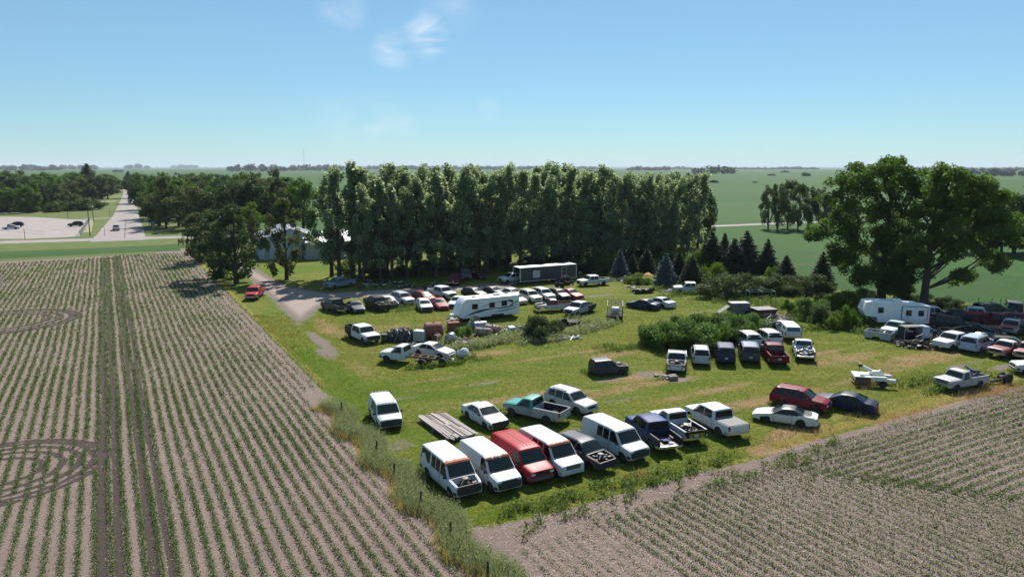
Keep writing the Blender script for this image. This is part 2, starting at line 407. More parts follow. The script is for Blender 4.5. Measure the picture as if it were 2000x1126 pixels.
    def sidepanel(s, name, poly, sgn, parent, mat, off=.009, thick=.02):
        P3 = [(s.h - x, z) for x, z in poly]; n = len(P3)
        vs = [(x, sgn * (s.W_(x, z) + off), z) for x, z in P3] + [(x, sgn * (s.W_(x, z) + off - thick), z) for x, z in P3]
        fs = [tuple(range(n))] + [(i, (i + 1) % n, n + (i + 1) % n, n + i) for i in range(n)]
        return MB().add(vs, fs).build(name, mat, parent)
    def door(s, xa, xb, sgn, parent, mat, handle=BLACKP):
        zs = [s.sill + .06, s.sill + (s.belt - s.sill) * .4, s.sill + (s.belt - s.sill) * .75, s.belt - .02]
        xs_ = [xa + (xb - xa) * k / 3 for k in range(4)]; vs = []
        for z in zs:
            for x in xs_:
                X = s.h - x
                d = abs(X - s.xr)
                if d < s.ra and z < s.r + s.ra: X = max(X, s.xr + math.sqrt(max(0, (s.ra + .03) ** 2 - max(0, z - s.r) ** 2)))
                vs.append((X, sgn * (s.W_(X, z) + .007), z))
        fs = [(i * 4 + k, i * 4 + k + 1, i * 4 + k + 5, i * 4 + k + 4) for i in range(3) for k in range(3)]
        cx_, cz_ = s.h - (xa + xb) / 2, (zs[0] + zs[-1]) / 2
        rim = [(x + (.028 if x > cx_ else -.028), sgn * (s.W_(x, z) + .0035), z + (.022 if z > cz_ else -.022)) for x, y, z in vs]
        o = MB().add(vs, fs, 0).add(rim, fs, 1).build('door', [mat, BLACKP], parent, smooth=True)
        X = s.h - xb + .16; z = s.belt - .14
        MB().box((X, sgn * (s.W_(X, z) + .022), z), (.17, .03, .035), ch=.01).build('handle', handle, o)
        return o
    def wheel(s, x, sgn, parent, rim=ALLOY, flat=0, wy=None):
        r = s.r; w = .23; y = sgn * ((s.W / 2 - .02 - w / 2) if wy is None else wy)
        prof = [(r * .62, -w / 2 + .01), (r * .93, -w / 2), (r, -w / 2 + .04), (r, w / 2 - .04), (r * .93, w / 2), (r * .62, w / 2 - .01)]
        o = MB().lathe(prof, 'y', 24, (0, 0, 0)).build('wheel', RUBBER, parent, smooth=True, loc=(x, y, r - flat))
        q = MB().lathe([(r * .63, 0), (r * .63, w / 2 * .8), (r * .52, w / 2 * .45), (r * .2, w / 2 * .5), (r * .17, w / 2 * .85), (.02, w / 2 * .85)], 'y', 20)
        if sgn < 0: q.v = [(a, -b, c) for a, b, c in q.v]
        for k in range(5):
            t = 2 * math.pi * k / 5
            q.box((r * .37 * math.cos(t), sgn * w / 2 * .62, r * .37 * math.sin(t)), (.10, .03, .06), M=Matrix.Rotation(-t, 3, 'Y'))
        q.build('rim', rim, o, smooth=True)
        return o
def bumper(c, parent, front, mat, z=.5, h=.2, name='bumper'):
    x = c.h if front else -c.h; sg = 1 if front else -1; mb = MB(); pts = []
    w = c.W / 2 * c.plan(x) + .05
    for y, dx in ((-1.02, -.42), (-1.0, -.12), (-.82, -.0), (-.4, .045), (0, .06), (.4, .045), (.82, 0), (1.0, -.12), (1.02, -.42)): pts.append((x + sg * dx, y * w))
    vs = []
    for px, py in pts: vs += [(px, py, z - h / 2), (px + sg * .05, py, z - h / 2 + .03), (px + sg * .05, py, z + h / 2 - .03), (px, py, z + h / 2), (px - sg * .1, py * .93, z + h / 2), (px - sg * .1, py * .93, z - h / 2)]
    fs = [(i * 6 + k, i * 6 + (k + 1) % 6, i * 6 + 6 + (k + 1) % 6, i * 6 + 6 + k) for i in range(len(pts) - 1) for k in range(6)]
    fs += [tuple(range(6)), tuple((len(pts) - 1) * 6 + k for k in range(6))]
    return mb.add(vs, fs).build(name, mat, parent, smooth=True)
def engine(c, parent, seed=1):
    """exposed engine in a bay without its hood"""
    g = random.Random(seed); cow = c.h - c.ws[0]; z0 = interp(c.tp, cow + .3) - c.hd
    m = MB(); xm = (cow + c.h) / 2
    m.box((xm - .1, 0, z0 + .16), (.62, .5, .3), 0, ch=.05).box((xm - .1, 0, z0 + .34), (.45, .22, .1), 1, ch=.03)
    for k in range(7):
        m.box((xm + g.uniform(-.45, .4), g.uniform(-.6, .6), z0 + g.uniform(.1, .3)), (g.uniform(.1, .3), g.uniform(.1, .25), g.uniform(.1, .25)), g.choice([0, 0, 1]), rz=g.uniform(0, 3), ch=.02)
    m.tube([(xm + .3, -.5, z0 + .3), (xm + .1, -.2, z0 + .42), (xm, .3, z0 + .36), (xm - .3, .45, z0 + .3)], .045, 8, 0)
    m.lathe([(.02, 0), (.2, .02), (.2, .1), (.05, .13)], 'z', 14, (xm - .12, .02, z0 + .4), 1)
    m.box((xm + .25, .52, z0 + .2), (.2, .3, .22), 0, ch=.02)
    return m.build('engine', [GREASE, ALUM], parent, smooth=True)
def bed(c, mat, parent, lean_mat=None, tailgate=True, tmat=None, fascia=False, rail=None, name='bed'):
    zr = rail or c.belt + .06; zf = c.belt - .46; x1 = c.x0 - .03
    xs = c.stations(-c.h + .02, x1); rings = []
    for x in xs:
        zb = min(c.zl(x), zr - .2); w = lambda z: c.W_(x, min(z, c.belt))
        q = [(w(zb), zb), (w(zb + (zr - zb) * .35), zb + (zr - zb) * .35), (w(zb + (zr - zb) * .7), zb + (zr - zb) * .7), (w(zr) - .0, zr - .02), (w(zr) - .03, zr), (w(zr) - .11, zr), (w(zr) - .13, zr - .03), (w(zr) - .15, zf), (0, zf)]
        rings.append([(x, y, z) for y, z in q] + [(x, -y, z) for y, z in q[-2::-1]])
    n = len(rings[0]); mb = MB(); mb.v = [v for r_ in rings for v in r_]
    for i in range(len(rings) - 1):
        for k in range(n - 1):
            mb.f.append((i * n + k, i * n + k + 1, (i + 1) * n + k + 1, (i + 1) * n + k)); mb.m.append(1 if 6 <= k <= 9 else 0)
        mb.f.append((i * n + n - 1, i * n, (i + 1) * n, (i + 1) * n + n - 1)); mb.m.append(2)
    e = 0
    for k in range(8):
        a, b = k, k + 1; c2, d2 = n - 2 - k, n - 1 - k
        if k < 7: pass
    w = c.W_(x1, c.belt) - .13
    mb.box((x1 - .03, 0, (zf + zr) / 2), (.05, 2 * w, zr - zf - .01), 0)
    for sx in (1, -1):   # wheel housings inside the bed
        mb.box((c.xr, sx * (w - .14), zf + .1), (.85, .24, .22), 1, ch=.06)
        for xe in (-c.h + .02,):
            mb.box((xe + .004, sx * (c.W_(xe, c.belt) - .075), (c.sill + .1 + zr) / 2), (.02, .13, zr - c.sill - .12), 0)
    o = mb.build(name, [mat, lean_mat or mat, DARK], parent, smooth=28)
    if tailgate:
        t = MB().box((-c.h + .0, 0, (zf + zr) / 2 - .04), (.07, 2 * w + .02, zr - zf + .06), ch=.015)
        t.build('tailgate', tmat or mat, parent)
    return o
def make_car(name, spec, label, cat, loc, hd, col, group=None, peel=None, hood=True, wheels=(1, 1, 1, 1), rims=None, roofcol=None, front='dark', bumpcol=None,
             sidewin=True, extra_win=(), mirrors=True, glassm=None, tone=None, doors=True, bedmat=None, tailgate=True, tmat=None, fascia=False, topper=None, tonneau=False, rear=True, sink=0.0, wear=.25, lights=True, grille='dark', matt=None, rail=None):
    root = empty(name, (loc[0], loc[1], -sink), R(hd)); tag(root, label, cat, group)
    c = Car(spec, hood); c.strip = (not hood and front is None); g = glassm or GLASS
    m = matt or (peeling(col, *peel) if peel else (twotone(col, *tone) if tone else paint(col, wear)))
    bm = BLACKP if bumpcol is None else (CHROME if bumpcol == 'chrome' else (m if bumpcol == 'body' else paint(bumpcol, wear)))
    root['half'] = c.h
    c.body(m, root)
    c.slant('windshield', c.ws[0], c.ws[1], root, SHIELD)
    if c.bl: c.slant('rear_window', c.bl[0], c.bl[1], root, g, .07, .012, .04, .95) if spec not in ('van', 'astro') else None
    if spec in ('van', 'astro'):
        for sy in (-1, 1): MB().box((-c.h + .12, sy * .42, c.belt + .38), (.16, .62, .5), ch=.04).build('rear_window', g, root)
    if c.x0 > -c.h:
        w = c.W_(c.x0, c.belt + .2) - .14
        MB().add([(c.x0 - .012, -w, c.belt + .12), (c.x0 - .012, w, c.belt + .12), (c.x0 + .058, w - .05, c.roof - .1), (c.x0 + .058, -w + .05, c.roof - .1)], [(0, 1, 2, 3)]).build('rear_window', g, root)
    for sgn in (1, -1):
        if sidewin:
            for wpoly in list(c.win) + list(extra_win): c.sidepanel('side_window', wpoly, sgn, root, g)
        if doors:
            for a, b in c.doors: c.door(a, b, sgn, root, m, BLACKP)
        if mirrors:
            mx = c.h - c.ws[0] - .28
            MB().box((mx, sgn * (c.W / 2 + .11), c.belt + .1), (.12, .2, .17), ch=.04).box((mx, sgn * (c.W / 2 + .01), c.belt + .04), (.06, .12, .05)).build('mirror', BLACKP if sgn or 1 else m, root)
    if spec in ('van', 'astro'):      # cargo doors and the pressed ribs of the roof
        for sgn in (1, -1):
            if doors: c.door(2.36, 3.7, sgn, root, m, BLACKP)
        rb = MB()
        for y in (-.55, -.28, 0, .28, .55): rb.box((-.75, y, c.roof + .036 - .04 * abs(y)), (3.3, .035, .018), ch=.008)
        rb.build('roof_rib', m, root)
    if spec in ('suv', 'bigsuv', 'wagon', 'minivan'):
        for sgn in (1, -1): MB().tube([(c.h - 2.3, sgn * (c.W / 2 - .3), c.roof - .01), (c.h - 2.5, sgn * (c.W / 2 - .3), c.roof + .07), (-c.h + .9, sgn * (c.W / 2 - .3), c.roof + .05), (-c.h + .8, sgn * (c.W / 2 - .3), c.roof - .03)], .022, 6).build('roof_rail', BLACKP, root)
    c.slant('cowl', c.ws[0] - .13, c.ws[0] + .03, root, BLACKP, .1, .006, .05, .95)
    if hood and front:
        for sg in (1, -1):
            sm = MB()
            for i_ in range(4):
                xa_, xb_ = [c.h - c.ws[0] + .1 + (c.ws[0] - .22) * q / 4 for q in (i_, i_ + 1)]; za_, zb_ = interp(c.tp, xa_), interp(c.tp, xb_)
                sm.bar((xa_, sg * (c.W_(xa_, za_) - .15), za_ + .012), (xb_, sg * (c.W_(xb_, zb_) - .15), zb_ + .012), .022, .012)
            sm.build('hood_seam', BLACKP, root)
    rm = rims or ALLOY
    for i, (x, sg) in enumerate(((c.xf, 1), (c.xf, -1), (c.xr, 1), (c.xr, -1))):
        if wheels[i]: c.wheel(x, sg, root, rm)
    fz = interp(c.tp, c.h - .05); wf = c.W / 2 * c.plan(c.h)
    gz = (c.sill + .28 + fz) / 2
    if hood and front:
        o = MB().box((c.h - .005, 0, fz - .16), (.05, 2 * wf - .62, .25), 0, ch=.02)
        for k in range(3): o.box((c.h + .024, 0, fz - .21 + k * .05), (.012, 2 * wf - .7, .014), 1)
        o.build('grille', [BLACKP, CHROME if grille == 'chrome' else BLACKP], root)
        if lights:
            for sg in (1, -1):
                h_ = MB().box((c.h - .025, sg * (wf - .17), fz - .15), (.09, .3, .15), ch=.03).build('headlight', LAMP, root)
                MB().box((c.h - .06, sg * (wf - .012), fz - .15), (.12, .04, .1), ch=.01).build('turn_signal', AMBER, h_)
    if not hood:
        engine(c, root, int(abs(loc[0] * 7 + loc[1] * 3)))
        o = MB().box((c.h - .03, 0, fz - .02), (.08, 2 * wf - .1, .06)).box((c.h - .06, 0, fz - .3), (.07, 2 * wf - .5, .45))
        for sg in (1, -1): o.bar((c.h - .02, sg * (wf - .2), fz - .05), (c.h - .02, sg * (wf - .35), fz - .55), .07)
        o.build('radiator_support', GREASE, root)
    if fascia: MB().box((c.h - .0, 0, c.sill + .40), (.07, 2 * wf - .06, .34), ch=.02).build('front_trim_shade', BLACKP, root)  # black lower front: dark bumper parts with the front's shade painted in
    if front: bumper(c, root, True, bm, c.sill + .2, .24 if spec in ('sedan', 'coupe', 'wagon', 'minivan') else .2)
    if rear:
        hasbed = SPECS[spec].get('bed')
        if c.x0 == -c.h or hasbed:
            bumper(c, root, False, bm if not hasbed or bumpcol else CHROME, c.sill + .18, .2)
            zt = c.belt - .12
            for sg in (1, -1):
                wr = c.W / 2 * c.plan(-c.h)
                MB().box((-c.h + .045, sg * (wr - .07), zt - .02), (.13, .13, .34 if spec in ('van', 'astro', 'suv', 'bigsuv', 'minivan', 'pickup', 'extcab', 'crew', 'classic') else .17), ch=.02).build('tail_light', REDL, root)
            MB().box((-c.h - .03 if hasbed else -c.h - .005, 0, c.sill + .42), (.04, .31, .16)).build('number_plate', PLATE, root)
    if SPECS[spec].get('bed'):
        bed(c, m if bedmat is None else bedmat, root, BLACKP, tailgate, tmat, rail=rail)  # bed insides all black: dark on some, painted-in shade on the others
        if tonneau:
            w = c.W_(c.x0 - 1, c.belt) - .05
            MB().box(((c.x0 - .03 - c.h) / 2, 0, c.belt + .075), (c.h + c.x0 - .08, 2 * w, .04), ch=.012).build('bed_cover', plain('vinyl_cover', (.10, .10, .105), .7), root)
        if topper:
            tm = paint(topper, wear); xa, xb = -c.h + .02, c.x0 - .04; w0 = c.W_(0, c.belt) - .01; z0 = c.belt + .065; zt = c.roof + .02
            vs = []
            for x, z1 in ((xa, z0 + .02), (xa + .18, zt - .06), (xa + .4, zt), (xb, zt)):
                k = w0 - .14 * (z1 - z0) / (zt - z0)
                vs += [(x, w0, z0), (x, k, z1 - .06 if z1 > z0 + .1 else z1), (x, k - .1, z1), (x, -k + .1, z1), (x, -k, z1 - .06 if z1 > z0 + .1 else z1), (x, -w0, z0)]
            fs = [(i * 6 + k, i * 6 + k + 1, i * 6 + k + 7, i * 6 + k + 6) for i in range(3) for k in range(5)] + [(0, 5, 4, 3, 2, 1), tuple(18 + k for k in range(6))]
            t = MB().add(vs, fs).build('topper', tm, root, smooth=28)
            w = w0 - .2
            MB().add([(xa - .01, -w, z0 + .07), (xa - .01, w, z0 + .07), (xa + .13, w - .05, zt - .12), (xa + .13, -w + .05, zt - .12)], [(0, 1, 2, 3)]).build('topper_window', g, t)
            for sg in (1, -1):
                MB().add([(xa + .35, sg * (w0 - .02), z0 + .12), (xb - .25, sg * (w0 - .02), z0 + .12), (xb - .3, sg * (w0 - .09), zt - .17), (xa + .45, sg * (w0 - .09), zt - .17)], [(0, 1, 2, 3)]).build('topper_window', g, t)
    return root
def place(anchor, u, v, hd, spec):
    """ground point under the middle of a vehicle whose front (F), rear (R) or middle (C) stands at a point"""
    p = at(u, v); h = SPECS[spec]['L'] / 2; k = {'F': -h, 'R': h, 'C': 0}[anchor]
    return (p.x + k * math.cos(R(hd)), p.y + k * math.sin(R(hd)))
# ------------------------------------------------------------------ land
def soil_color(t, p):
    n1 = t.noise(p, .35, 5, .6); n2 = t.noise(p, 5.0, 6, .7); n3 = t.noise(p, 26.0, 3, .7)
    c = t.ramp(n1, [(.3, (.185, .143, .135)), (.7, (.245, .195, .185))])
    c = t.mix(t.math('MULTIPLY', t.ramp(n2, [(.4, 0), (.7, 1)]), .6), c, (.125, .094, .082))
    c = t.mix(t.math('MULTIPLY', t.ramp(n3, [(.5, 0), (.72, 1)]), .55), c, (.30, .25, .22))
    return t.mix(1.0, c, (.95, .90, .845), 'MULTIPLY'), n2, n3
def field_green(t, p):
    """distant crops: a patchwork of rectangular fields set out along the section lines"""
    mp = t.n('ShaderNodeMapping'); mp.inputs['Rotation'].default_value = (0, 0, -(ROW - math.pi / 2)); t.l(p, mp.inputs['Vector'])
    br = t.n('ShaderNodeTexBrick'); br.inputs['Scale'].default_value = .0024; br.inputs['Mortar Size'].default_value = .004
    br.inputs['Color1'].default_value = (.050, .105, .020, 1); br.inputs['Color2'].default_value = (.105, .125, .055, 1); br.inputs['Mortar'].default_value = (.11, .11, .05, 1)
    br.inputs['Bias'].default_value = 0; t.l(mp.outputs[0], br.inputs['Vector'])
    n = t.noise(p, .012, 5, .6); n2 = t.noise(p, .35, 5, .65)
    wv = t.n('ShaderNodeTexNoise', noise_dimensions='3D'); wv.inputs['Scale'].default_value = 1
    ms = t.n('ShaderNodeMapping'); ms.inputs['Scale'].default_value = (.02, .6, 1); t.l(mp.outputs[0], ms.inputs['Vector']); t.l(ms.outputs[0], wv.inputs['Vector'])
    c = t.mix(t.ramp(n, [(.35, 0), (.7, .55)]), br.outputs['Color'], (.105, .125, .05))
    c = t.mix(t.ramp(wv.outputs['Fac'], [(.4, 0), (.65, .35)]), c, (.06, .095, .025))
    c = t.mix(t.ramp(n2, [(.45, 0), (.7, .35)]), c, (.12, .13, .06))
    return t.mix(1.0, c, (.42, .67, .44), 'MULTIPLY')
def m_ground():
    t = NT('farmland'); p = t.pos(); c = field_green(t, p)
    t.bsdf(c, .95, spec=.1, bump=t.noise(p, 3, 5, .7), bstr=.5, bdist=.15); return t.m
def m_soil():
    t = NT('bare_soil'); p = t.pos(); c, n2, n3 = soil_color(t, p)
    tr = t.attr('track'); g = t.attr('green'); k = t.attr('dry')
    kk = t.ramp(t.math('ADD', t.math('SUBTRACT', tr, .5), t.math('MULTIPLY', n2, 1.0)), [(.45, 0), (.62, 1)])
    c = t.mix(t.math('MULTIPLY', kk, .92), c, (.050, .037, .034))
    gg = t.ramp(t.math('ADD', t.math('SUBTRACT', g, .5), t.noise(p, .9, 6, .7)), [(.45, 0), (.62, 1)])
    c = t.mix(gg, c, t.mix(n2, (.06, .085, .02), (.13, .13, .05)))
    dd = t.ramp(t.math('ADD', t.math('SUBTRACT', k, .5), t.noise(p, 1.3, 6, .7)), [(.45, 0), (.65, 1)])
    c = t.mix(dd, c, (.27, .19, .075))
    h = t.math('ADD', t.math('MULTIPLY', n2, .6), t.math('MULTIPLY', n3, .5))
    t.bsdf(c, .95, spec=.15, bump=h, bstr=.9, bdist=.12); return t.m
def m_lot():
    t = NT('rough_grass'); p = t.pos()
    n0 = t.noise(p, .07, 4, .6); n1 = t.noise(p, .33, 5, .65); n2 = t.noise(p, 2.2, 6, .7); n3 = t.noise(p, 11, 4, .75)
    ms = t.n('ShaderNodeMapping'); ms.inputs['Scale'].default_value = (.10, .55, 1); ms.inputs['Rotation'].default_value = (0, 0, R(-22)); t.l(p, ms.inputs['Vector'])
    st = t.noise(ms.outputs[0], 1.0, 5, .6)                    # mower and tyre streaks
    c = t.ramp(n1, [(.28, (.072, .098, .014)), (.5, (.112, .125, .022)), (.72, (.165, .145, .042))])
    c = t.mix(t.ramp(st, [(.45, 0), (.66, .95)]), c, (.185, .155, .065))
    c = t.mix(t.ramp(st, [(.30, .85), (.46, 0)]), c, (.058, .100, .008))
    c = t.mix(t.ramp(n0, [(.47, 0), (.66, .7)]), c, (.19, .135, .07))
    c = t.mix(t.ramp(n2, [(.38, .65), (.6, 0)]), c, (.040, .066, .012))
    c = t.mix(t.ramp(n3, [(.5, 0), (.72, .6)]), c, (.21, .19, .075))
    c = t.mix(1.0, c, t.ramp(t.math('ADD', t.math('MULTIPLY', n2, .5), t.math('MULTIPLY', n3, .5)), [(.38, (.45, .48, .42)), (.62, (1.08, 1.02, .95))]), 'MULTIPLY')  # random grass tone; its dark end also paints shade between the blades
    c = t.mix(1.0, c, (1.14, 1.38, .58), 'MULTIPLY')
    lu = t.ramp(t.math('ADD', t.math('SUBTRACT', t.attr('lush'), .5), n1), [(.4, 0), (.7, 1)])
    c = t.mix(t.math('MULTIPLY', lu, .8), c, t.mix(n2, (.035, .085, .003), (.10, .15, .008)))
    dr = t.ramp(t.math('ADD', t.math('SUBTRACT', t.attr('dry'), .5), t.math('MULTIPLY', t.math('ADD', n1, n2), .5)), [(.34, 0), (.60, 1)])
    c = t.mix(dr, c, t.mix(n3, (.18, .105, .055), (.36, .235, .14)))
    ye = t.ramp(t.math('ADD', t.math('SUBTRACT', t.attr('yellow'), .5), t.math('MULTIPLY', t.math('ADD', n1, n2), .5)), [(.42, 0), (.62, 1)])
    c = t.mix(t.math('MULTIPLY', ye, .9), c, t.mix(n2, (.14, .13, .03), (.28, .215, .06)))
    di = t.ramp(t.math('ADD', t.math('SUBTRACT', t.attr('dirt'), .5), t.math('MULTIPLY', t.math('ADD', n1, n2), .5)), [(.44, 0), (.62, 1)])
    gv = t.mix(t.ramp(n3, [(.4, 0), (.7, 1)]), (.26, .21, .185), (.36, .30, .27)); br = t.mix(t.ramp(n3, [(.4, 0), (.7, 1)]), (.13, .105, .085), (.235, .195, .165))
    c = t.mix(di, c, t.mix(t.ramp(t.attr('dirt'), [(.72, 0), (.95, 1)]), br, gv))
    sc, q2, q3 = soil_color(t, p)
    so = t.ramp(t.math('ADD', t.math('SUBTRACT', t.attr('soil'), .5), t.math('MULTIPLY', t.math('ADD', n1, n2), .5)), [(.46, 0), (.58, 1)])
    c = t.mix(so, c, sc)
    cr = t.ramp(t.math('ADD', t.math('SUBTRACT', t.attr('crop'), .5), n1), [(.44, 0), (.6, 1)])
    c = t.mix(cr, c, field_green(t, p))
    t.bsdf(c, .95, spec=.12, bump=t.math('ADD', n2, t.math('MULTIPLY', n3, .8)), bstr=.9, bdist=.16); return t.m
def m_gravel(name, a, b, scale=9):
    t = NT(name); p = t.pos(); n = t.noise(p, .25, 5, .6); n2 = t.noise(p, scale, 5, .75)
    ms = t.n('ShaderNodeMapping'); ms.inputs['Rotation'].default_value = (0, 0, -(ROW - math.pi / 2)); t.l(p, ms.inputs['Vector'])
    c = t.mix(t.ramp(n, [(.35, 0), (.7, 1)]), a, b)
    c = t.mix(t.ramp(n2, [(.45, 0), (.75, .6)]), c, tuple(x * .6 for x in a))
    t.bsdf(c, .9, spec=.2, bump=n2, bstr=.4, bdist=.04); return t.m
SHEET_Z = {'ground': 0.0}
def poly_sheet(name, pts, z, mat, label=None):
    me = bpy.data.meshes.new(name); bm = bmesh.new()
    f = bm.faces.new([bm.verts.new((x, y, z)) for x, y in pts]); bmesh.ops.triangulate(bm, faces=[f]); bmesh.ops.recalc_face_normals(bm, faces=bm.faces)
    for f in bm.faces:
        if f.normal.z < 0: f.normal_flip()
    bm.to_mesh(me); bm.free(); me.materials.append(mat)
    o = bpy.data.objects.new(name, me); COL.objects.link(o); o['kind'] = 'structure'; return o
def strip(name, pts, widths, z, mat, n=6, jit=.0, seed=1):
    """a road or track along a centre line, with slightly uneven edges"""
    g = random.Random(seed); P = []
    for (x0, y0), (x1, y1), w0, w1 in zip(pts, pts[1:], widths, widths[1:]):
        k = max(2, int(math.hypot(x1 - x0, y1 - y0) / n))
        P += [(x0 + (x1 - x0) * i / k, y0 + (y1 - y0) * i / k, w0 + (w1 - w0) * i / k) for i in range(k)]
    P.append((*pts[-1], widths[-1])); vs = []; fs = []
    for i, (x, y, w) in enumerate(P):
        a = P[max(0, i - 1)]; b = P[min(len(P) - 1, i + 1)]; dx, dy = b[0] - a[0], b[1] - a[1]; L = math.hypot(dx, dy)
        for s in (-1, 1):
            ww = s * (w / 2 + g.uniform(-jit, jit)); vs.append((x - dy / L * ww, y + dx / L * ww, z))
    for i in range(len(P) - 1): fs.append((2 * i + 1, 2 * i, 2 * i + 2, 2 * i + 3))
    o = MB().add(vs, fs).build(name, mat, recalc=False)
    o['kind'] = 'structure'
    return o
def ellipses(X, Y, lst):
    m = np.zeros_like(X)
    for u, v, ra, rb, s in lst:
        p = at(u, v); dx = X - p.x; dy = Y - p.y
        da = dx * EX + dy * EY; db = dx * NX + dy * NY
        m = np.maximum(m, s * np.exp(-1.1 * ((da / ra) ** 2 + (db / rb) ** 2) ** 1.4))
    return m
def polymask(X, Y, px, soft):
    """distance-softened inside test of a polygon given on the ground"""
    P = [at(u, v) for u, v in px]; ins = np.zeros(X.shape, bool); dm = np.full(X.shape, 1e9)
    for i in range(len(P)):
        a, b = P[i], P[(i + 1) % len(P)]
        c = ((a.y > Y) != (b.y > Y)) & (X < (b.x - a.x) * (Y - a.y) / ((b.y - a.y) or 1e-9) + a.x); ins ^= c
        dx, dy = b.x - a.x, b.y - a.y; L2 = dx * dx + dy * dy + 1e-9
        t = np.clip(((X - a.x) * dx + (Y - a.y) * dy) / L2, 0, 1)
        dm = np.minimum(dm, np.hypot(X - a.x - t * dx, Y - a.y - t * dy))
    return np.clip(.5 + np.where(ins, dm, -dm) / (2 * soft), 0, 1)
def grid_sheet(name, a0, a1, b0, b1, st, z, mat, attr_fn):
    A, B = np.meshgrid(np.arange(a0, a1 + 1e-6, st), np.arange(b0, b1 + 1e-6, st), indexing='ij')
    X = A * EX + B * NX; Y = A * EY + B * NY; n, m = A.shape
    Z = np.full(A.shape, z)
    V = np.stack([X, Y, Z], -1).reshape(-1, 3); i = np.arange(n * m).reshape(n, m)
    Q = np.stack([i[:-1, :-1], i[1:, :-1], i[1:, 1:], i[:-1, 1:]], -1).reshape(-1, 4)
    at_ = {k: ('POINT', v.ravel()) for k, v in attr_fn(A, B, X, Y).items()}
    return np_obj(name, V, Q, mat, 'structure', at_)
AW, BS = 16.0, 34.6          # the lot's west side and south side in field coordinates
BN = 199.0                   # north end of the left field
def smooth(x): x = np.clip(x, 0, 1); return x * x * (3 - 2 * x)

s = 30000.0
MB().add([(-s, -s, 0), (s, -s, 0), (s, s, 0), (-s, s, 0)], [(0, 1, 2, 3)]).build('ground', m_ground(), recalc=False)['kind'] = 'structure'
SOIL = m_soil()
TRK = [AW - 1.3 - .762 * (round((AW - 1.3 - ab(*at(u, v).xy)[0]) / .762 - .5) + .5) for u, v in ((209, 945), (236, 945), (293, 962), (320, 962))]
def left_attr(A, B, X, Y):
    tr = np.zeros_like(A)
    for k, t in enumerate(TRK):
        wob = .12 * np.sin(B * .11 + k) + .05 * np.sin(B * .37)
        tr = np.maximum(tr, (1.0 if k < 2 else .9) * np.exp(-((A - t - wob * .5) / .29) ** 4))
    def loop(cu, cv, ra, rb, rr, w, st):
        c = at(cu, cv); ca, cb = ab(c.x, c.y)
        q = np.sqrt(((A - ca) / ra) ** 2 + ((B - cb) / rb) ** 2)
        out = np.zeros_like(A)
        for r in rr: out = np.maximum(out, st * np.exp(-(((q - r) * min(ra, rb)) / w) ** 4))
        return out * (A > ca - ra * 1.6)
    tr = np.maximum(tr, loop(-20, 925, 6.8, 6.0, (.44, .62, .78, .91, 1.01), .27, 1.0))
    tr = np.maximum(tr, loop(0, 628, 9.5, 9.0, (.60, .74, .87, .97), .42, 1.0))
    tr = np.maximum(tr, .65 * np.exp(-((B - 186 + .10 * (A + 10)) / .5) ** 2) * (A > -22) * (A < 9))
    tr = np.maximum(tr, .8 * smooth((A + 12) / 10) * smooth((B - 190) / 10) * .9)
    gr = smooth((B - BN + 9) / 5) * (A < 9) * .95 + .45 * smooth((A - AW + 1.6) / 1.2)
    dr = .50 * np.exp(-((A - AW + .6) / .7) ** 2) * smooth((B - 62) / 8) + ellipses(X, Y, [(790, 985, .5, 1.8, .7), (700, 880, .4, 3.0, .6)])
    return dict(track=tr, green=gr, dry=dr)
o = grid_sheet('left_crop_field', -46, AW + .6, 8, BN, .3, .004, SOIL, left_attr)
def right_attr(A, B, X, Y):
    gr = ellipses(X, Y, [(1010, 1000, 2.6, .9, .72), (1090, 985, 3, 1.0, .75), (1150, 962, 3.4, 1.2, .8), (1215, 945, 3.2, 1.2, .85), (1290, 925, 3.5, 1.1, .8), (1380, 905, 4, .9, .75), (1460, 892, 4, .8, .7), (1040, 1040, 2, .7, .5)])
    tr = .55 * np.exp(-((A - 30) / .3) ** 4) * (B < 29)
    dr = ellipses(X, Y, [(1040, 1030, 2.0, .7, .5)])
    return dict(track=tr, green=gr, dry=dr)
o = grid_sheet('right_crop_field', AW + .6, 110, 4, BS + 1.2, .35, .004, SOIL, right_attr)
GRAVEL_PX = [(452, 524), (478, 512), (560, 556), (640, 570), (760, 564), (900, 558), (1000, 553), (1003, 563), (880, 569), (770, 577), (700, 582), (648, 588), (618, 608), (604, 622), (582, 637), (556, 612), (520, 578), (488, 548)]
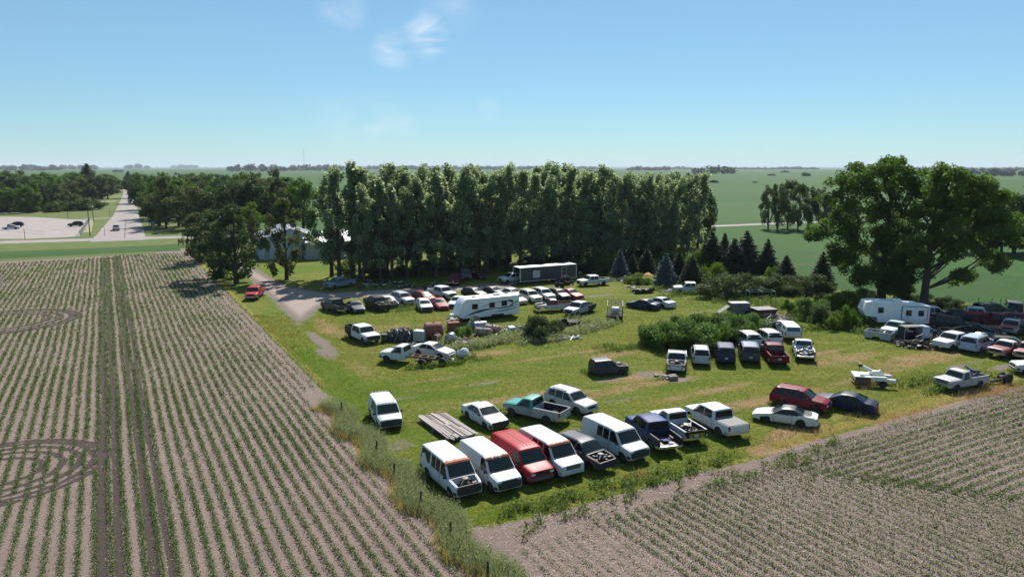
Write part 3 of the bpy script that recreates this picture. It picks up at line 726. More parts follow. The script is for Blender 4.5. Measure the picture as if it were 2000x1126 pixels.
def lot_attr(A, B, X, Y):
    dirt = polymask(X, Y, GRAVEL_PX, 2.2)
    dirt = np.maximum(dirt, ellipses(X, Y, [(628, 668, 1.2, 9, .75), (640, 690, 1.6, 4, .7), (770, 780, 5, 1.0, .56), (850, 790, 5, .8, .52), (945, 749, 4.5, .9, .56), (1190, 741, 3, .8, .7), (1262, 730, 1.7, 1.5, .75),
        (1328, 742, 2.0, 1.0, .8), (782, 868, 2.0, 2.2, .56), (1120, 768, 6, .8, .46), (1040, 775, 5, 1, .42), (1215, 780, 6, 1, .48), (1010, 568, 14, 1.6, .72), (1160, 578, 6, 1.0, .68), (1380, 608, 7, 1.3, .5), (1440, 650, 6, 1.2, .48), (1885, 712, 8, 1.0, .6), (1970, 715, 5, 1.2, .7), (1700, 670, 7, .8, .45)]))
    dry = ellipses(X, Y, [(1560, 845, 4.0, 1.6, .95), (1530, 870, 4.5, 1.3, .85), (1770, 815, 5, 1.5, .95), (1860, 790, 4, 2.0, .6), (1690, 880, 4, 1.0, .7), (1940, 765, 4.5, 1.6, .95), (1905, 775, 3.5, 1.4, .9), (1250, 735, 6, 2, .55), (1180, 765, 9, 2, .5), (960, 690, 5, 2, .52), (1650, 700, 9, 3, .5), (1800, 700, 12, 3, .55), (1100, 645, 10, 2.5, .52), (1000, 660, 12, 2, .45), (750, 640, 8, 3, .5), (900, 560, 16, 1.5, .8), (700, 575, 8, 2, .6), (1190, 694, 5, 2, .55), (1450, 790, 9, 1.8, .55), (1380, 765, 12, 1.2, .5), (1290, 640, 6, 2, .5), (1700, 735, 9, 1.2, .6), (1600, 690, 8, 1.0, .55), (1010, 775, 12, 1.2, .5), (1300, 745, 9, 1.2, .5), (1120, 690, 14, 1.0, .5), (860, 740, 9, .9, .45), (1560, 770, 6, 1.5, .55), (640, 640, 2.5, 10, .55), (700, 720, 2, 6, .45)])
    yel = .80 * np.exp(-((B - BS - .9 - .03 * np.clip(A - 40, 0, 60)) / 1.0) ** 2) * smooth((A - 36) / 8)
    yel = np.maximum(yel, .64 * np.exp(-((A - AW - .7) / .7) ** 2) * smooth((B - 62) / 6))
    yel = np.maximum(yel, .55 * np.exp(-((B - BS - 3.0) / 1.6) ** 2) * smooth((A - 44) / 8))
    yel = np.maximum(yel, ellipses(X, Y, [(1185, 990, 1.5, .7, .8), (1120, 1003, 1.2, .5, .6)]))
    lush = ellipses(X, Y, [(640, 740, 3.5, 18, .95), (700, 765, 6, 3.0, .9), (850, 770, 10, 1.4, .85), (900, 740, 10, 1.6, .7), (560, 600, 2.2, 22, .9), (480, 560, 3, 16, .85), (590, 525, 16, 7, .9), (1300, 760, 10, 1.5, .6), (900, 830, 12, 4, .6), (1250, 870, 7, 2, .6), (1120, 640, 8, 1.8, .62), (1480, 590, 9, 4, .9), (1420, 585, 6, 3, .8), (1640, 640, 7, 4, .9), (1560, 625, 6, 3, .8), (940, 600, 5, 2, .7), (830, 608, 8, 1.2, .85), (1280, 560, 8, 2, .6), (1180, 690, 12, 1.2, .5), (450, 500, 4, 14, .9), (380, 480, 6, 10, .9)])
    soil = np.maximum(1 - smooth((A - AW + .5) / 1.4) * 1.0, (1 - smooth((B - BS + .4) / 1.2)))
    soil = np.maximum(soil, .58 * np.exp(-((B - BS - .3) / 1.2) ** 2) * smooth((40 - A) / 8))
    soil = soil * (1 - ellipses(X, Y, [(1010, 1000, 2.6, .9, .6), (1090, 985, 3, 1.0, .7), (1150, 962, 3.4, 1.2, .8), (1215, 945, 3.2, 1.2, .85), (1290, 925, 3.5, 1.1, .85), (1380, 905, 4, .9, .8), (1460, 892, 4, .8, .8), (1240, 925, 3, 1.0, .7)]))
    crop = polymask(X, Y, [(1398, 465), (1480, 540), (1600, 562), (1740, 575), (1850, 588), (2000, 602), (2600, 625), (2600, 430), (1398, 430)], 2.5)
    return dict(dirt=dirt, dry=dry, yellow=yel, lush=lush, soil=soil, crop=crop)
grid_sheet('lot_grass', AW - .6, 150, BS - 3.4, 203, .5, .008, m_lot(), lot_attr)
VERGE = m_gravel('roadside_grass', (.06, .095, .012), (.11, .125, .035), 3)
ROADM = m_gravel('worn_road', (.225, .195, .19), (.30, .265, .255), 2)
ASPH = m_gravel('pale_asphalt', (.23, .20, .197), (.28, .25, .245), 2)
PATH = m_gravel('gravel', (.30, .25, .225), (.36, .31, .28), 10)
def e(u, v): p = at(u, v); return (p.x, p.y)
poly_sheet('grass_verge', [e(-260, 502), e(280, 480), e(420, 474), e(420, 300 + 58), e(150, 358), e(-300, 400)], .006, VERGE)
poly_sheet('north_green', [xy(-90, 268), xy(-90, 330), xy(-5, 330), xy(-5, 268)], .010, m_gravel('dry_grass', (.20, .18, .10), (.28, .25, .17), 2))
rA, rB = ab(*e(243, 466)); rA2, _ = ab(*e(250, 362))
strip('street', [e(-420, 486.5), e(0, 473.0), e(190, 467.5), e(365, 462.5), e(560, 456)], [9, 9, 8.5, 7, 6], .014, ASPH, jit=.1)
strip('north_road', [e(232, 470), e(246, 420), e(251, 390), e(252, 376), e(246, 362), e(244, 356)], [14, 9.6, 8.6, 8.2, 7.6, 7], .012, ROADM, jit=.2)
TAR = m_gravel('tar_seam', (.10, .085, .08), (.16, .14, .13), 4)
for (a_, b_, w_) in (((228, 413), (272, 413.6), .55), ((212, 449), (283, 447.5), .6), ((224, 428), (278, 426.6), .4), ((238, 400), (262, 400.3), .6), ((243, 466), (246, 430), .35)): strip('tar_seam', [e(*a_), e(*b_)], [w_, w_], .022, TAR, n=1.5, jit=.15)
for (a_, b_, w_) in (((10, 432), (120, 430.5), .5), ((60, 452), (150, 446), .5), ((-40, 445), (90, 459), .4), ((100, 428.5), (140, 428), .9)): strip('tar_seam', [e(*a_), e(*b_)], [w_, w_], .022, TAR, n=1.5, jit=.18)
strip('junction', [e(190, 465), e(290, 465)], [9, 9], .018, ASPH, jit=.1)
strip('far_road', [e(1250, 446.5), e(1390, 441.5), e(1485, 437.5), e(1640, 431.5), e(2100, 415)], [5.5] * 5, .012, ROADM, jit=.15)
strip('side_path', [e(165, 427), e(228, 425.5)], [3.2, 3.2], .015, PATH, jit=.1)
strip('side_path', [e(278, 433), e(330, 431)], [2.2, 2.2], .015, PATH, jit=.1)
strip('side_path', [e(196, 394), e(228, 392.6)], [6, 6], .015, PATH, jit=.1)
strip('side_path', [e(206, 384), e(236, 382.6)], [6, 6], .015, PATH, jit=.1)
poly_sheet('parking_lot', [e(-330, 470), e(60, 466), e(156, 461.5), e(178, 430), e(60, 423.5), e(-330, 419)], .016, m_gravel('parking_gravel', (.25, .215, .205), (.33, .285, .27), 2))
strip('pale_track', [e(-300, 418), e(0, 416.0), e(60, 415.2), e(122, 413.8)], [5, 5, 4, 1.5], .012, m_gravel('pale_sand', (.5, .48, .40), (.58, .55, .47), 2), jit=.6)
# ------------------------------------------------------------------ foliage
def m_leaf(name, a, b, under=None, trans=.32, rough=.62, spec=.14):
    t = NT(name); ti = t.attr('tint'); oi = t.n('ShaderNodeObjectInfo').outputs['Random']
    f = t.math('ADD', t.math('MULTIPLY', ti, .7), t.math('MULTIPLY', oi, .3))
    c = t.mix(f, a, b)
    if under:
        bf = t.n('ShaderNodeNewGeometry').outputs['Backfacing']; c = t.mix(bf, c, under)
    p = t.n('ShaderNodeBsdfPrincipled'); t.l(c, p.inputs['Base Color']); p.inputs['Roughness'].default_value = rough; p.inputs['Specular IOR Level'].default_value = spec
    tr = t.n('ShaderNodeBsdfTranslucent'); t.l(t.mix(.5, c, t.mix(1.0, c, (1.5, 1.7, .5), 'MULTIPLY')), tr.inputs['Color'])
    mx = t.n('ShaderNodeMixShader'); mx.inputs[0].default_value = trans
    t.l(p.outputs[0], mx.inputs[1]); t.l(tr.outputs[0], mx.inputs[2]); t.l(mx.outputs[0], t.out.inputs['Surface']); return t.m
LEAF = {
 'poplar': m_leaf('poplar_leaf', (.075, .125, .062), (.23, .285, .18), (.31, .35, .29), trans=.58, rough=.6, spec=.15),
 'green': m_leaf('broad_leaf', (.034, .078, .012), (.105, .175, .03), trans=.42),
 'dark': m_leaf('dark_leaf', (.026, .048, .018), (.062, .095, .034), trans=.36),
 'olive': m_leaf('olive_leaf', (.050, .064, .024), (.105, .118, .046), trans=.38),
 'bright': m_leaf('bright_leaf', (.05, .105, .010), (.13, .19, .02), trans=.4),
 'cotton': m_leaf('cottonwood_leaf', (.028, .066, .012), (.125, .195, .034), trans=.45),
 'willow': m_leaf('willow_leaf', (.036, .062, .018), (.08, .11, .036), trans=.36),
 'spruce': m_leaf('spruce_needle', (.014, .030, .015), (.036, .062, .028), trans=.1),
 'blue': m_leaf('blue_spruce_needle', (.045, .085, .085), (.085, .14, .15), trans=.06),
 'weed': m_leaf('weed_leaf', (.05, .09, .014), (.135, .175, .05), trans=.4),
 'grey': m_leaf('grey_weed_leaf', (.14, .165, .085), (.30, .31, .20), trans=.4),
 'straw': m_leaf('dry_grass_blade', (.30, .20, .08), (.46, .34, .17), trans=.4),
 'tan': m_leaf('tan_grass_blade', (.27, .17, .10), (.38, .26, .17)),
 'soy': m_leaf('soybean_leaf', (.046, .088, .016), (.115, .165, .045), trans=.4),
 'lawn': m_leaf('grass_blade', (.068, .122, .002), (.32, .235, .065), trans=.42),
}
BARK = plain('bark', (.055, .045, .036), .95, 0, .5, 6.0)
BARKL = plain('pale_bark', (.13, .115, .095), .95, 0, .5, 6.0)
def cards(C, size, g, up=.35, out=None, aspect=.62):
    """one leaf-shaped quad at every point, turned every which way"""
    n = len(C); N = g.normal(size=(n, 3)); N[:, 2] += up
    if out is not None: N += out
    N /= np.linalg.norm(N, axis=1, keepdims=True) + 1e-9
    T = np.cross(N, g.normal(size=(n, 3))); T /= np.linalg.norm(T, axis=1, keepdims=True) + 1e-9
    Bn = np.cross(N, T); s = (np.asarray(size) * g.uniform(.65, 1.35, n))[:, None]
    V = np.stack([C - T * s * .5, C - Bn * s * .5 * aspect + T * s * .08, C + T * s * .5, C + Bn * s * .5 * aspect + T * s * .08], 1)
    return V.reshape(-1, 3), np.arange(n * 4).reshape(n, 4)
def crown_mesh(name, clumps, n, size, seed, mat, shell=.5, up=.4):
    g = np.random.default_rng(seed); K = np.array(clumps, float); w = K[:, 3] * K[:, 4] + K[:, 4] * K[:, 5]; w /= w.sum()
    ci = g.choice(len(K), n, p=w); D = g.normal(size=(n, 3)); D /= np.linalg.norm(D, axis=1, keepdims=True)
    r = (shell + (1 - shell) * g.random(n) ** .6) * (1 + .12 * g.normal(size=n))
    C = K[ci, :3] + D * K[ci, 3:6] * r[:, None]
    V, Q = cards(C, np.full(n, size), g, up, D * .9)
    ct = g.random(len(K)); tint = np.clip(.55 * ct[ci] + .45 * g.random(n), 0, 1)
    return np_mesh(name, V, Q, mat, attrs={'tint': ('FACE', tint)})
def tree_mesh_trunk(name, h, r, limbs, seed, mat, lean=0):
    """tapered trunk with limbs; limbs = [(z0, dx, dy, dz, radius)]"""
    g = random.Random(seed); m = MB(); pts = []; k = 6
    for i in range(k + 1):
        t = i / k; pts.append((lean * t * t * h + g.uniform(-.02, .02) * h * t * .6, g.uniform(-.02, .02) * h * t * .6, h * t - .1))
    m.tube(pts, [r * (1.25 if i == 0 else 1) * (1 - .82 * i / k) for i in range(k + 1)], 8)
    for z0, dx, dy, dz, rr in limbs:
        i = min(k - 1, int(z0 / h * k)); f = z0 / h * k - i; a = Vector(pts[i]).lerp(Vector(pts[i + 1]), max(0, min(1, f))); b = a + Vector((dx, dy, dz))
        mid = a.lerp(b, .5) + Vector((dx * .08, dy * .08, -abs(dz) * .08))
        m.tube([a, mid, b], [rr, rr * .7, rr * .25], 6)
    o = m.build(name, mat, smooth=True, recalc=False); me = o.data; bpy.data.objects.remove(o); return me
PROTO = {}
def proto(kind, var):
    if (kind, var) in PROTO: return PROTO[(kind, var)]
    g = random.Random(hash((kind, var)) % 9973 if False else sum(map(ord, kind)) * 31 + var * 77); cl = []; limbs = []
    U = g.uniform
    if kind == 'poplar':          # 20 m, narrow, windswept, stems bare low down
        h = 20; lean = U(.015, .06)
        for i in range(36):
            z = 3.2 + 16.3 * (i / 35) ** .9; t = (z - 3) / 17; rad = 2.6 * (1 - t) ** .5 * (.45 + .55 * min(1, t * 2.6)) + .2
            a = U(0, 6.28); d = rad * U(.2, 1.0)
            cl.append((math.cos(a) * d + lean * h * (z / h) ** 2 + .25 * t, math.sin(a) * d, z, U(.6, 1.1), U(.6, 1.1), U(.8, 1.5)))
            if i % 3 == 0: limbs.append((max(1, z - 2.2), math.cos(a) * d, math.sin(a) * d, 2.0, .07))
        cr = crown_mesh('crown', cl, 6000, .40, var, LEAF['poplar'], .35); tr = tree_mesh_trunk('trunk', 19, .24, limbs, var, BARK, lean)
    elif kind == 'sparsepoplar':  # the front row: thin crown, limbs seen against it
        h = 17; lean = U(-.03, .03)
        for i in range(24):
            z = 3.5 + 13 * (i / 23); t = (z - 3.5) / 13; rad = 2.5 * math.sin(min(1, t * .75 + .32) * math.pi) + .4
            a = U(0, 6.28); d = rad * U(.45, 1.0)
            cl.append((math.cos(a) * d, math.sin(a) * d, z, U(.5, .9), U(.5, .9), U(.7, 1.2)))
            limbs.append((max(1.8, z - 2.4), math.cos(a) * d, math.sin(a) * d, 2.2, .075))
        cr = crown_mesh('crown', cl, 3800, .40, var + 9, LEAF['poplar'], .3); tr = tree_mesh_trunk('trunk', 16, .26, limbs, var, BARK, lean)
    elif kind in ('round', 'darkround', 'oliveround', 'brightround'):
        h = 12; R0 = 4.6
        for i in range(46):
            a = U(0, 6.28); ph = math.acos(U(-.9, 1)); q = U(.5, 1)
            x, y, z = R0 * q * math.sin(ph) * math.cos(a), R0 * q * math.sin(ph) * math.sin(a), 5.7 + 5.6 * q * math.cos(ph)
            cl.append((x, y, z, U(.8, 1.6), U(.8, 1.6), U(.7, 1.3)))
            if i % 3 == 0: limbs.append((U(2, 4), x * .8, y * .8, z - 4, .1))
        cr = crown_mesh('crown', cl, 5200, .56, var, LEAF[{'round': 'green', 'darkround': 'dark', 'oliveround': 'olive', 'brightround': 'bright'}[kind]], .4); tr = tree_mesh_trunk('trunk', 8, .3, limbs, var, BARK)
    elif kind == 'yard':          # loose dark trees by the drive, twiggy
        for i in range(52):
            a = U(0, 6.28); z = U(1.3, 11.5); t = (z - 1.3) / 10.2; rad = 4.0 * math.sin((.18 + .8 * t) * math.pi) ** .7; q = U(.3, 1)
            x, y = rad * q * math.cos(a), rad * q * math.sin(a); cl.append((x, y, z, U(.5, 1.1), U(.5, 1.1), U(.5, 1.1)))
            if i % 2 == 0: limbs.append((max(1.5, z * .45), x * .95, y * .95, z * .5, .085))
        cr = crown_mesh('crown', cl, 6000, .38, var, LEAF['dark' if var % 2 == 0 else 'olive'], .25); tr = tree_mesh_trunk('trunk', 10, .33, limbs, var, BARK)
    elif kind == 'willowtree':
        for i in range(36):
            a = U(0, 6.28); z = U(2.2, 14.5); t = (z - 2.2) / 12.3; rad = 4.4 * math.sin((.22 + .72 * t) * math.pi) ** .6; q = U(.4, 1)
            x, y = rad * q * math.cos(a), rad * q * math.sin(a); cl.append((x, y, z, U(.7, 1.4), U(.7, 1.4), U(.9, 1.7)))
            if i % 3 == 0: limbs.append((U(.4, 2), x * .8, y * .8, z * .75, .13))
        cr = crown_mesh('crown', cl, 4800, .52, var, LEAF['willow'], .35); tr = tree_mesh_trunk('trunk', 10, .3, limbs, var, BARK)
    elif kind in ('spruce', 'bluespruce', 'widespruce'):
        h = 10; gg = np.random.default_rng(var + 5); R0 = {'spruce': 3.7, 'bluespruce': 3.9, 'widespruce': 4.5}[kind]; C = []; S = []; O = []
        z = .4
        while z < h - .1:
            t = z / h; rad = R0 * (1 - t) ** .85 + .12; nb = max(5, int(22 * (1 - t) ** .6))
            for b in range(nb):
                a = 2 * math.pi * b / nb + gg.uniform(-.25, .25); rr = rad * gg.uniform(.85, 1.2); zz = z + gg.uniform(-.16, .16)
                for k in range(max(3, int(rr * 6))):
                    f = (k + .6) / max(3, int(rr * 6)); x = rr * f
                    for sd in (-1, 1):
                        C.append((x * math.cos(a) - sd * .16 * (1.2 - f) * math.sin(a), x * math.sin(a) + sd * .16 * (1.2 - f) * math.cos(a), zz - .30 * f * rr * .5 + .12 * f * f * rr)); S.append(.5)
                        O.append((.2 * math.cos(a), .2 * math.sin(a), 1.4))
            z += .36 - .1 * t
        V, Q = cards(np.array(C), np.array(S), gg, .2, np.array(O), .5)
        cr = np_mesh('crown', V, Q, LEAF['blue' if kind == 'bluespruce' else 'spruce'], attrs={'tint': ('FACE', gg.random(len(Q)))}); tr = tree_mesh_trunk('trunk', 9.7, .17, [], var, BARK)
    elif kind in ('bush', 'brightbush', 'willowbush', 'darkbush'):
        for i in range(20):
            a = U(0, 6.28); q = U(0, 1) ** .6; z = U(.35, 2.1) * (1 - .45 * q * q)
            cl.append((1.7 * q * math.cos(a), 1.7 * q * math.sin(a), z, U(.35, .7), U(.35, .7), U(.35, .65)))
            limbs.append((.1, 1.5 * q * math.cos(a), 1.5 * q * math.sin(a), z, .035))
        cr = crown_mesh('crown', cl, 7000, .135, var, LEAF[{'bush': 'green', 'brightbush': 'bright', 'willowbush': 'willow', 'darkbush': 'dark'}[kind]], .3); tr = tree_mesh_trunk('stem', 1.2, .06, limbs, var, BARK)
    PROTO[(kind, var)] = (cr, tr); return PROTO[(kind, var)]
BASEH = dict(poplar=20, sparsepoplar=17, round=12, darkround=12, oliveround=12, brightround=12, yard=12, willowtree=15.5, spruce=10, bluespruce=10, widespruce=10, bush=2.5, brightbush=2.5, willowbush=2.5, darkbush=2.5)
def tree(name, kind, var, x, y, h, label, cat, group=None, wide=1.0, rz=None):
    cr, tr = proto(kind, var); k = h / BASEH[kind]
    o = empty(name, (x, y, 0), rnd.uniform(0, 6.28) if rz is None else rz); tag(o, label, cat, group)
    o.scale = (k * wide, k * wide, k)
    for me, nm in ((tr, 'trunk' if 'bush' not in kind else 'stem'), (cr, 'crown')):
        c = bpy.data.objects.new(nm, me); COL.objects.link(c); c.parent = o
    return o
def tree_px(name, kind, var, u, v, top, label, cat, group=None, wide=1.0):
    p = at(u, v); d = proj(p.x, p.y, 0)[2]
    h = (v - top) * d / CF / (CP + SP * .02) * 1.0
    return tree(name, kind, var, p.x, p.y, h, label, cat, group, wide)
def blades(P, H, W, g, n=1, spread=.12, lean=.35):
    """n narrow blades at every point"""
    m = len(P) * n; B = np.repeat(P, n, 0).astype(float); Hh = np.repeat(H, n) * g.uniform(.6, 1.2, m); Ww = np.repeat(W, n) * g.uniform(.7, 1.3, m)
    B[:, :2] += g.normal(size=(m, 2)) * spread; a = g.uniform(0, 6.28, m); D = np.stack([np.cos(a), np.sin(a), np.zeros(m)], 1)
    L = g.normal(size=(m, 3)) * lean; L[:, 2] = 1; L /= np.linalg.norm(L, axis=1, keepdims=True)
    V = np.stack([B - D * Ww[:, None] / 2, B + D * Ww[:, None] / 2, B + L * Hh[:, None]], 1).reshape(-1, 3)
    return V, np.arange(m * 3).reshape(m, 3)
def in_view(X, Y, mu=180, far=400):
    Z = -CH; d = Y * CP - Z * SP; up = Y * SP + Z * CP; u = 1000 + CF * X / np.maximum(d, .1); v = 563 - CF * up / np.maximum(d, .1)
    return (d > 5) & (u > -mu) & (u < 2000 + mu) & (v < 1126 + mu) & (d < far), d
# ---- soybean rows
def bean_rows(name, rows, seed, thin=1.0, leaf='soy', trk=None):
    """rows: arrays of (x0, y0, x1, y1); leaves get larger and fewer with distance"""
    g = np.random.default_rng(seed); CC = []; SS = []
    for x0, y0, x1, y1, k in rows:
        L = math.hypot(x1 - x0, y1 - y0); n = max(2, int(L / .5)); t = (np.arange(n) + .5) / n
        X = x0 + (x1 - x0) * t; Y = y0 + (y1 - y0) * t; ok, d = in_view(X, Y, 160, 260)
        if not ok.any(): continue
        X, Y, d = X[ok], Y[ok], d[ok]; s = np.clip(.0019 * d, .075, .36)
        cnt = .5 * 118 * (.085 / s) ** 1.55 * thin * k
        vig = .5 + .5 * np.sin(X * .31 + Y * .17 + k) * np.sin(X * .11 - Y * .23) ; cnt = cnt * (.75 + .4 * vig) * np.clip(58 / d, .3, 1) * g.uniform(.85, 1.15, len(cnt))
        if trk is not None: cnt = cnt * (1 - .85 * trk(*ab(X, Y)))
        N = g.poisson(cnt); i = np.repeat(np.arange(len(X)), N); m = len(i)
        if m == 0: continue
        tt = g.uniform(-.25, .25, m); lat = g.normal(size=m) * np.clip(.075 + .0006 * d[i], 0, .14); dx, dy = (x1 - x0) / L, (y1 - y0) / L
        wob = .05 * np.sin(tt * 3 + X[i] * .4)
        CC.append(np.stack([X[i] + dx * tt - dy * (lat + wob), Y[i] + dy * tt + dx * (lat + wob), .03 + g.random(m) * .20], 1)); SS.append(s[i])
    C = np.concatenate(CC); S = np.concatenate(SS); V, Q = cards(C, S, g, 1.3, None, .8)
    return np_obj(name, V, Q, LEAF[leaf], 'stuff', {'tint': ('FACE', g.random(len(Q)))})
rows = []
for k in range(-2, 74):      # the two rows nearest the lot start where the fence weeds end
    a = AW - 1.3 - .762 * k; (x0, y0), (x1, y1) = xy(a, 8), xy(a, BN - 7 - (3 if k > 18 else 0)); kk = (.3 if k < 0 else .55) if k < 2 else (.85 if k < 5 else 1.0)
    if k < 1: (x0, y0) = xy(a, 66)
    rows.append((x0, y0, x1, y1, kk))
o = bean_rows('soybean_rows', rows, 3, trk=lambda A, B: (left_attr(A, B, *xy(A, B))['track'] > .5) * 1.0); tag(o, 'straight green rows of young soybeans in the left field', 'crop')
rows = []
for k in range(0, 90):
    a = AW + 2.2 + .762 * k; top = BS - 1.5 - max(0, 34 - a) * .08
    lim = top if a < 40 else top - (a - 40) * 1.2
    if lim > 5: (x0, y0), (x1, y1) = xy(a, 4), xy(a, lim); rows.append((x0, y0, x1, y1, .4 if a < 24 else .85))
for k in range(0, 42):
    b = BS - .9 - .762 * k; a0 = 40 + max(0, k - 4) * .70; (x0, y0), (x1, y1) = xy(a0, b), xy(108, b)
    rows.append((x0, y0, x1, y1, .5 if k < 2 else .85))
o = bean_rows('soybean_rows', rows, 5); tag(o, 'thin patchy soybean rows in the right field, crossing where the end rows meet', 'crop')
# ---- corn stalk litter on both fields
def litter(name, a0, a1, b0, b1, n, seed, dens=None):
    g = np.random.default_rng(seed); A = g.uniform(a0, a1, n); B = g.uniform(b0, b1, n); X = A * EX + B * NX; Y = A * EY + B * NY
    ok, d = in_view(X, Y, 120, 110); keep = ok & (g.random(n) < np.clip(1.25 - d / 100, .15, 1))
    if dens is not None: keep &= g.random(n) < dens(A, B)
    X, Y, d = X[keep], Y[keep], d[keep]; m = len(X); a = g.uniform(0, 6.28, m); L = g.uniform(.06, .26, m); W = np.clip(.0006 * d, .014, .04)
    D = np.stack([np.cos(a), np.sin(a), g.normal(size=m) * .15], 1); Pp = np.stack([-np.sin(a), np.cos(a), np.zeros(m)], 1)
    C = np.stack([X, Y, g.uniform(.02, .06, m)], 1)
    V = np.stack([C - D * L[:, None] / 2 - Pp * W[:, None] / 2, C + D * L[:, None] / 2 - Pp * W[:, None] / 2, C + D * L[:, None] / 2 + Pp * W[:, None] / 2, C - D * L[:, None] / 2 + Pp * W[:, None] / 2], 1).reshape(-1, 3)
    return np_obj(name, V, np.arange(m * 4).reshape(m, 4), STRAWM, 'stuff', {'tint': ('FACE', g.random(m))})
STRAWM = m_leaf('corn_stalk', (.22, .17, .13), (.42, .35, .28), trans=.05)
o = litter('stalk_litter', -40, AW + .8, 8, 140, 60000, 11, lambda A, B: np.clip(.25 + .75 * np.exp(-((A - AW + 1.5) / 2.0) ** 2), 0, 1)); tag(o, 'pale broken corn stalks lying between the left rows', 'crop litter')
o = litter('stalk_litter', AW + .8, 100, 4, BS + .6, 52000, 12, lambda A, B: np.clip(.35 + .6 * np.exp(-((A - 22) / 7) ** 2), 0, 1)); tag(o, 'pale broken corn stalks lying over the right field', 'crop litter')
# ------------------------------------------------------------------ trees and bushes
g0 = random.Random(21)
for row, b0 in enumerate((125.5, 131.5, 138.0)):
    a = 39.0 + row * 1.1
    while a < 119.5:
        b = b0 + g0.uniform(-1.4, 1.4); x, y = xy(a, b); left = a < 60
        h = (19.9 if a < 95 else 18.4) * g0.uniform(.90, 1.05) - (1.6 if row == 0 and a < 48 else 0)
        kind = 'sparsepoplar' if (row == 0 and a < 58) else 'poplar'
        if kind == 'sparsepoplar': h *= .94
        tree('poplar_tree', kind, g0.randrange(3 if kind != 'poplar' else 6), x, y, h, 'tall narrow silvery poplar with a bare lower stem in the windbreak behind the car lot', 'tree', 'poplars of the windbreak', g0.uniform(.9, 1.35), g0.uniform(-.7, .7))
        a += g0.uniform(2.1, 3.3)
for k in range(20):      # undergrowth along the foot of the windbreak
    x, y = xy(40 + k * 4.1 + g0.uniform(-.6, .6), 127 + g0.uniform(0, 14)); tree('undergrowth_bush', g0.choice(['bush', 'darkbush', 'willowbush']), g0.randrange(3), x, y, g0.uniform(2.2, 4.6), 'bush growing between the stems of the poplar windbreak', 'bush', 'bushes under the poplars', g0.uniform(1.0, 1.5))
for u, v, top in ((1345, 488, 345), (1362, 482, 352), (1376, 478, 366), (1330, 480, 340), (1310, 484, 338)):
    tree_px('poplar_tree', 'willowtree', g0.randrange(3), u, v, top, 'broad loose tree closing the right end of the poplar windbreak', 'tree', 'trees at the end of the windbreak', .72)
for u, v, top, va, w, lb in ((462, 554, 402, 0, 1.15, 'dark loose leafed tree casting shade where the gravel drive meets the lot'), (432, 541, 408, 2, 1.25, 'dark tree standing closest behind the shade tree at the edge of the bean field'), (391, 513, 416, 1, 1.1, 'small olive tree nearest the street corner, beside the utility pole'),
    (412, 505, 412, 3, 1.15, 'olive green tree between the street corner and the shady drive'), (560, 546, 388, 1, .8, 'thin twiggy tree standing in front of the white metal building'), (492, 500, 410, 3, .6, 'olive tree hiding the left corner of the white metal building')):
    tree_px('shade_tree', 'yard', va, u, v, top, lb, 'tree', None, w)
for u, v, top in ((663, 548, 335), (648, 540, 345), (690, 545, 326)):
    tree_px('poplar_tree', 'sparsepoplar', g0.randrange(3), u, v, top, 'thin leaning poplar with limbs showing at the left end of the windbreak', 'tree', 'thin poplars beside the white building', 1.25)
# woods on both sides of the street
kinds = ['round', 'darkround', 'oliveround', 'round', 'darkround']
for v, x0, x1, t0, t1 in ((414, -90, 110, 345, 372), (406, -110, 150, 340, 365), (398, -110, 195, 334, 356), (390, -110, 212, 332, 350), (383, -110, 224, 332, 346), (376, -110, 230, 333, 344)):
    u = x0 + g0.uniform(0, 10)
    while u < x1:
        k = g0.choice(kinds); va = g0.randrange(3); vv = v + g0.uniform(-3, 3)
        nm = {'round': 'green', 'darkround': 'dark green', 'oliveround': 'olive'}[k]
        tree_px('woodland_tree', k, va, u, vv, g0.uniform(t0, t1), 'rounded %s tree in the wood beyond the gravel parking lot' % nm, 'tree', 'trees beyond the parking lot, %s' % nm, g0.uniform(1.0, 1.3))
        u += g0.uniform(19, 33) * (v - 326) / 70
for v, x0, x1, t0, t1 in ((450, 372, 620, 338, 375), (444, 308, 380, 345, 372), (428, 292, 610, 336, 362), (412, 276, 600, 334, 356), (398, 268, 520, 334, 350), (386, 263, 470, 334, 346), (377, 257, 420, 334, 344)):
    u = x0 + g0.uniform(0, 8)
    while u < x1:
        k = g0.choice(kinds); va = g0.randrange(3); vv = v + g0.uniform(-4, 3)
        nm = {'round': 'green', 'darkround': 'dark green', 'oliveround': 'olive'}[k]
        tree_px('woodland_tree', k, va, u, vv, g0.uniform(t0, t1), 'rounded %s tree in the wood along the right side of the street' % nm, 'tree', 'trees right of the street, %s' % nm, g0.uniform(.85, 1.15))
        u += g0.uniform(20, 34) * (v - 326) / 78
tree_px('woodland_tree', 'yard', 1, 325, 447, 346, 'tall half bare tree with a dark trunk at the street corner lawn', 'tree', None, .7)
tree_px('woodland_tree', 'yard', 3, 545, 452, 334, 'tall thin topped tree rising above the wood left of the windbreak', 'tree', None, .65)
tree_px('woodland_tree', 'brightround', 0, 492, 462, 392, 'small yellow green tree glowing in the dark wood', 'tree', None, .8)
tree_px('shrub', 'willowbush', 1, 163, 411, 384, 'grey green shrub beside the parking lot light poles', 'shrub', None, 1.2)
tree_px('shrub', 'willowbush', 0, 180, 409, 383, 'rounded green shrub at the far right corner of the parking lot', 'shrub', None, 1.3)
for u, v, top, lb in ((174, 384, 319, 'pointed spruce standing above the wood left of the street'), (252, 364, 334, 'dark spruce at the far end of the street')):
    tree_px('spruce_tree', 'widespruce', 0, u, v, top, lb, 'tree', None, 1.1)
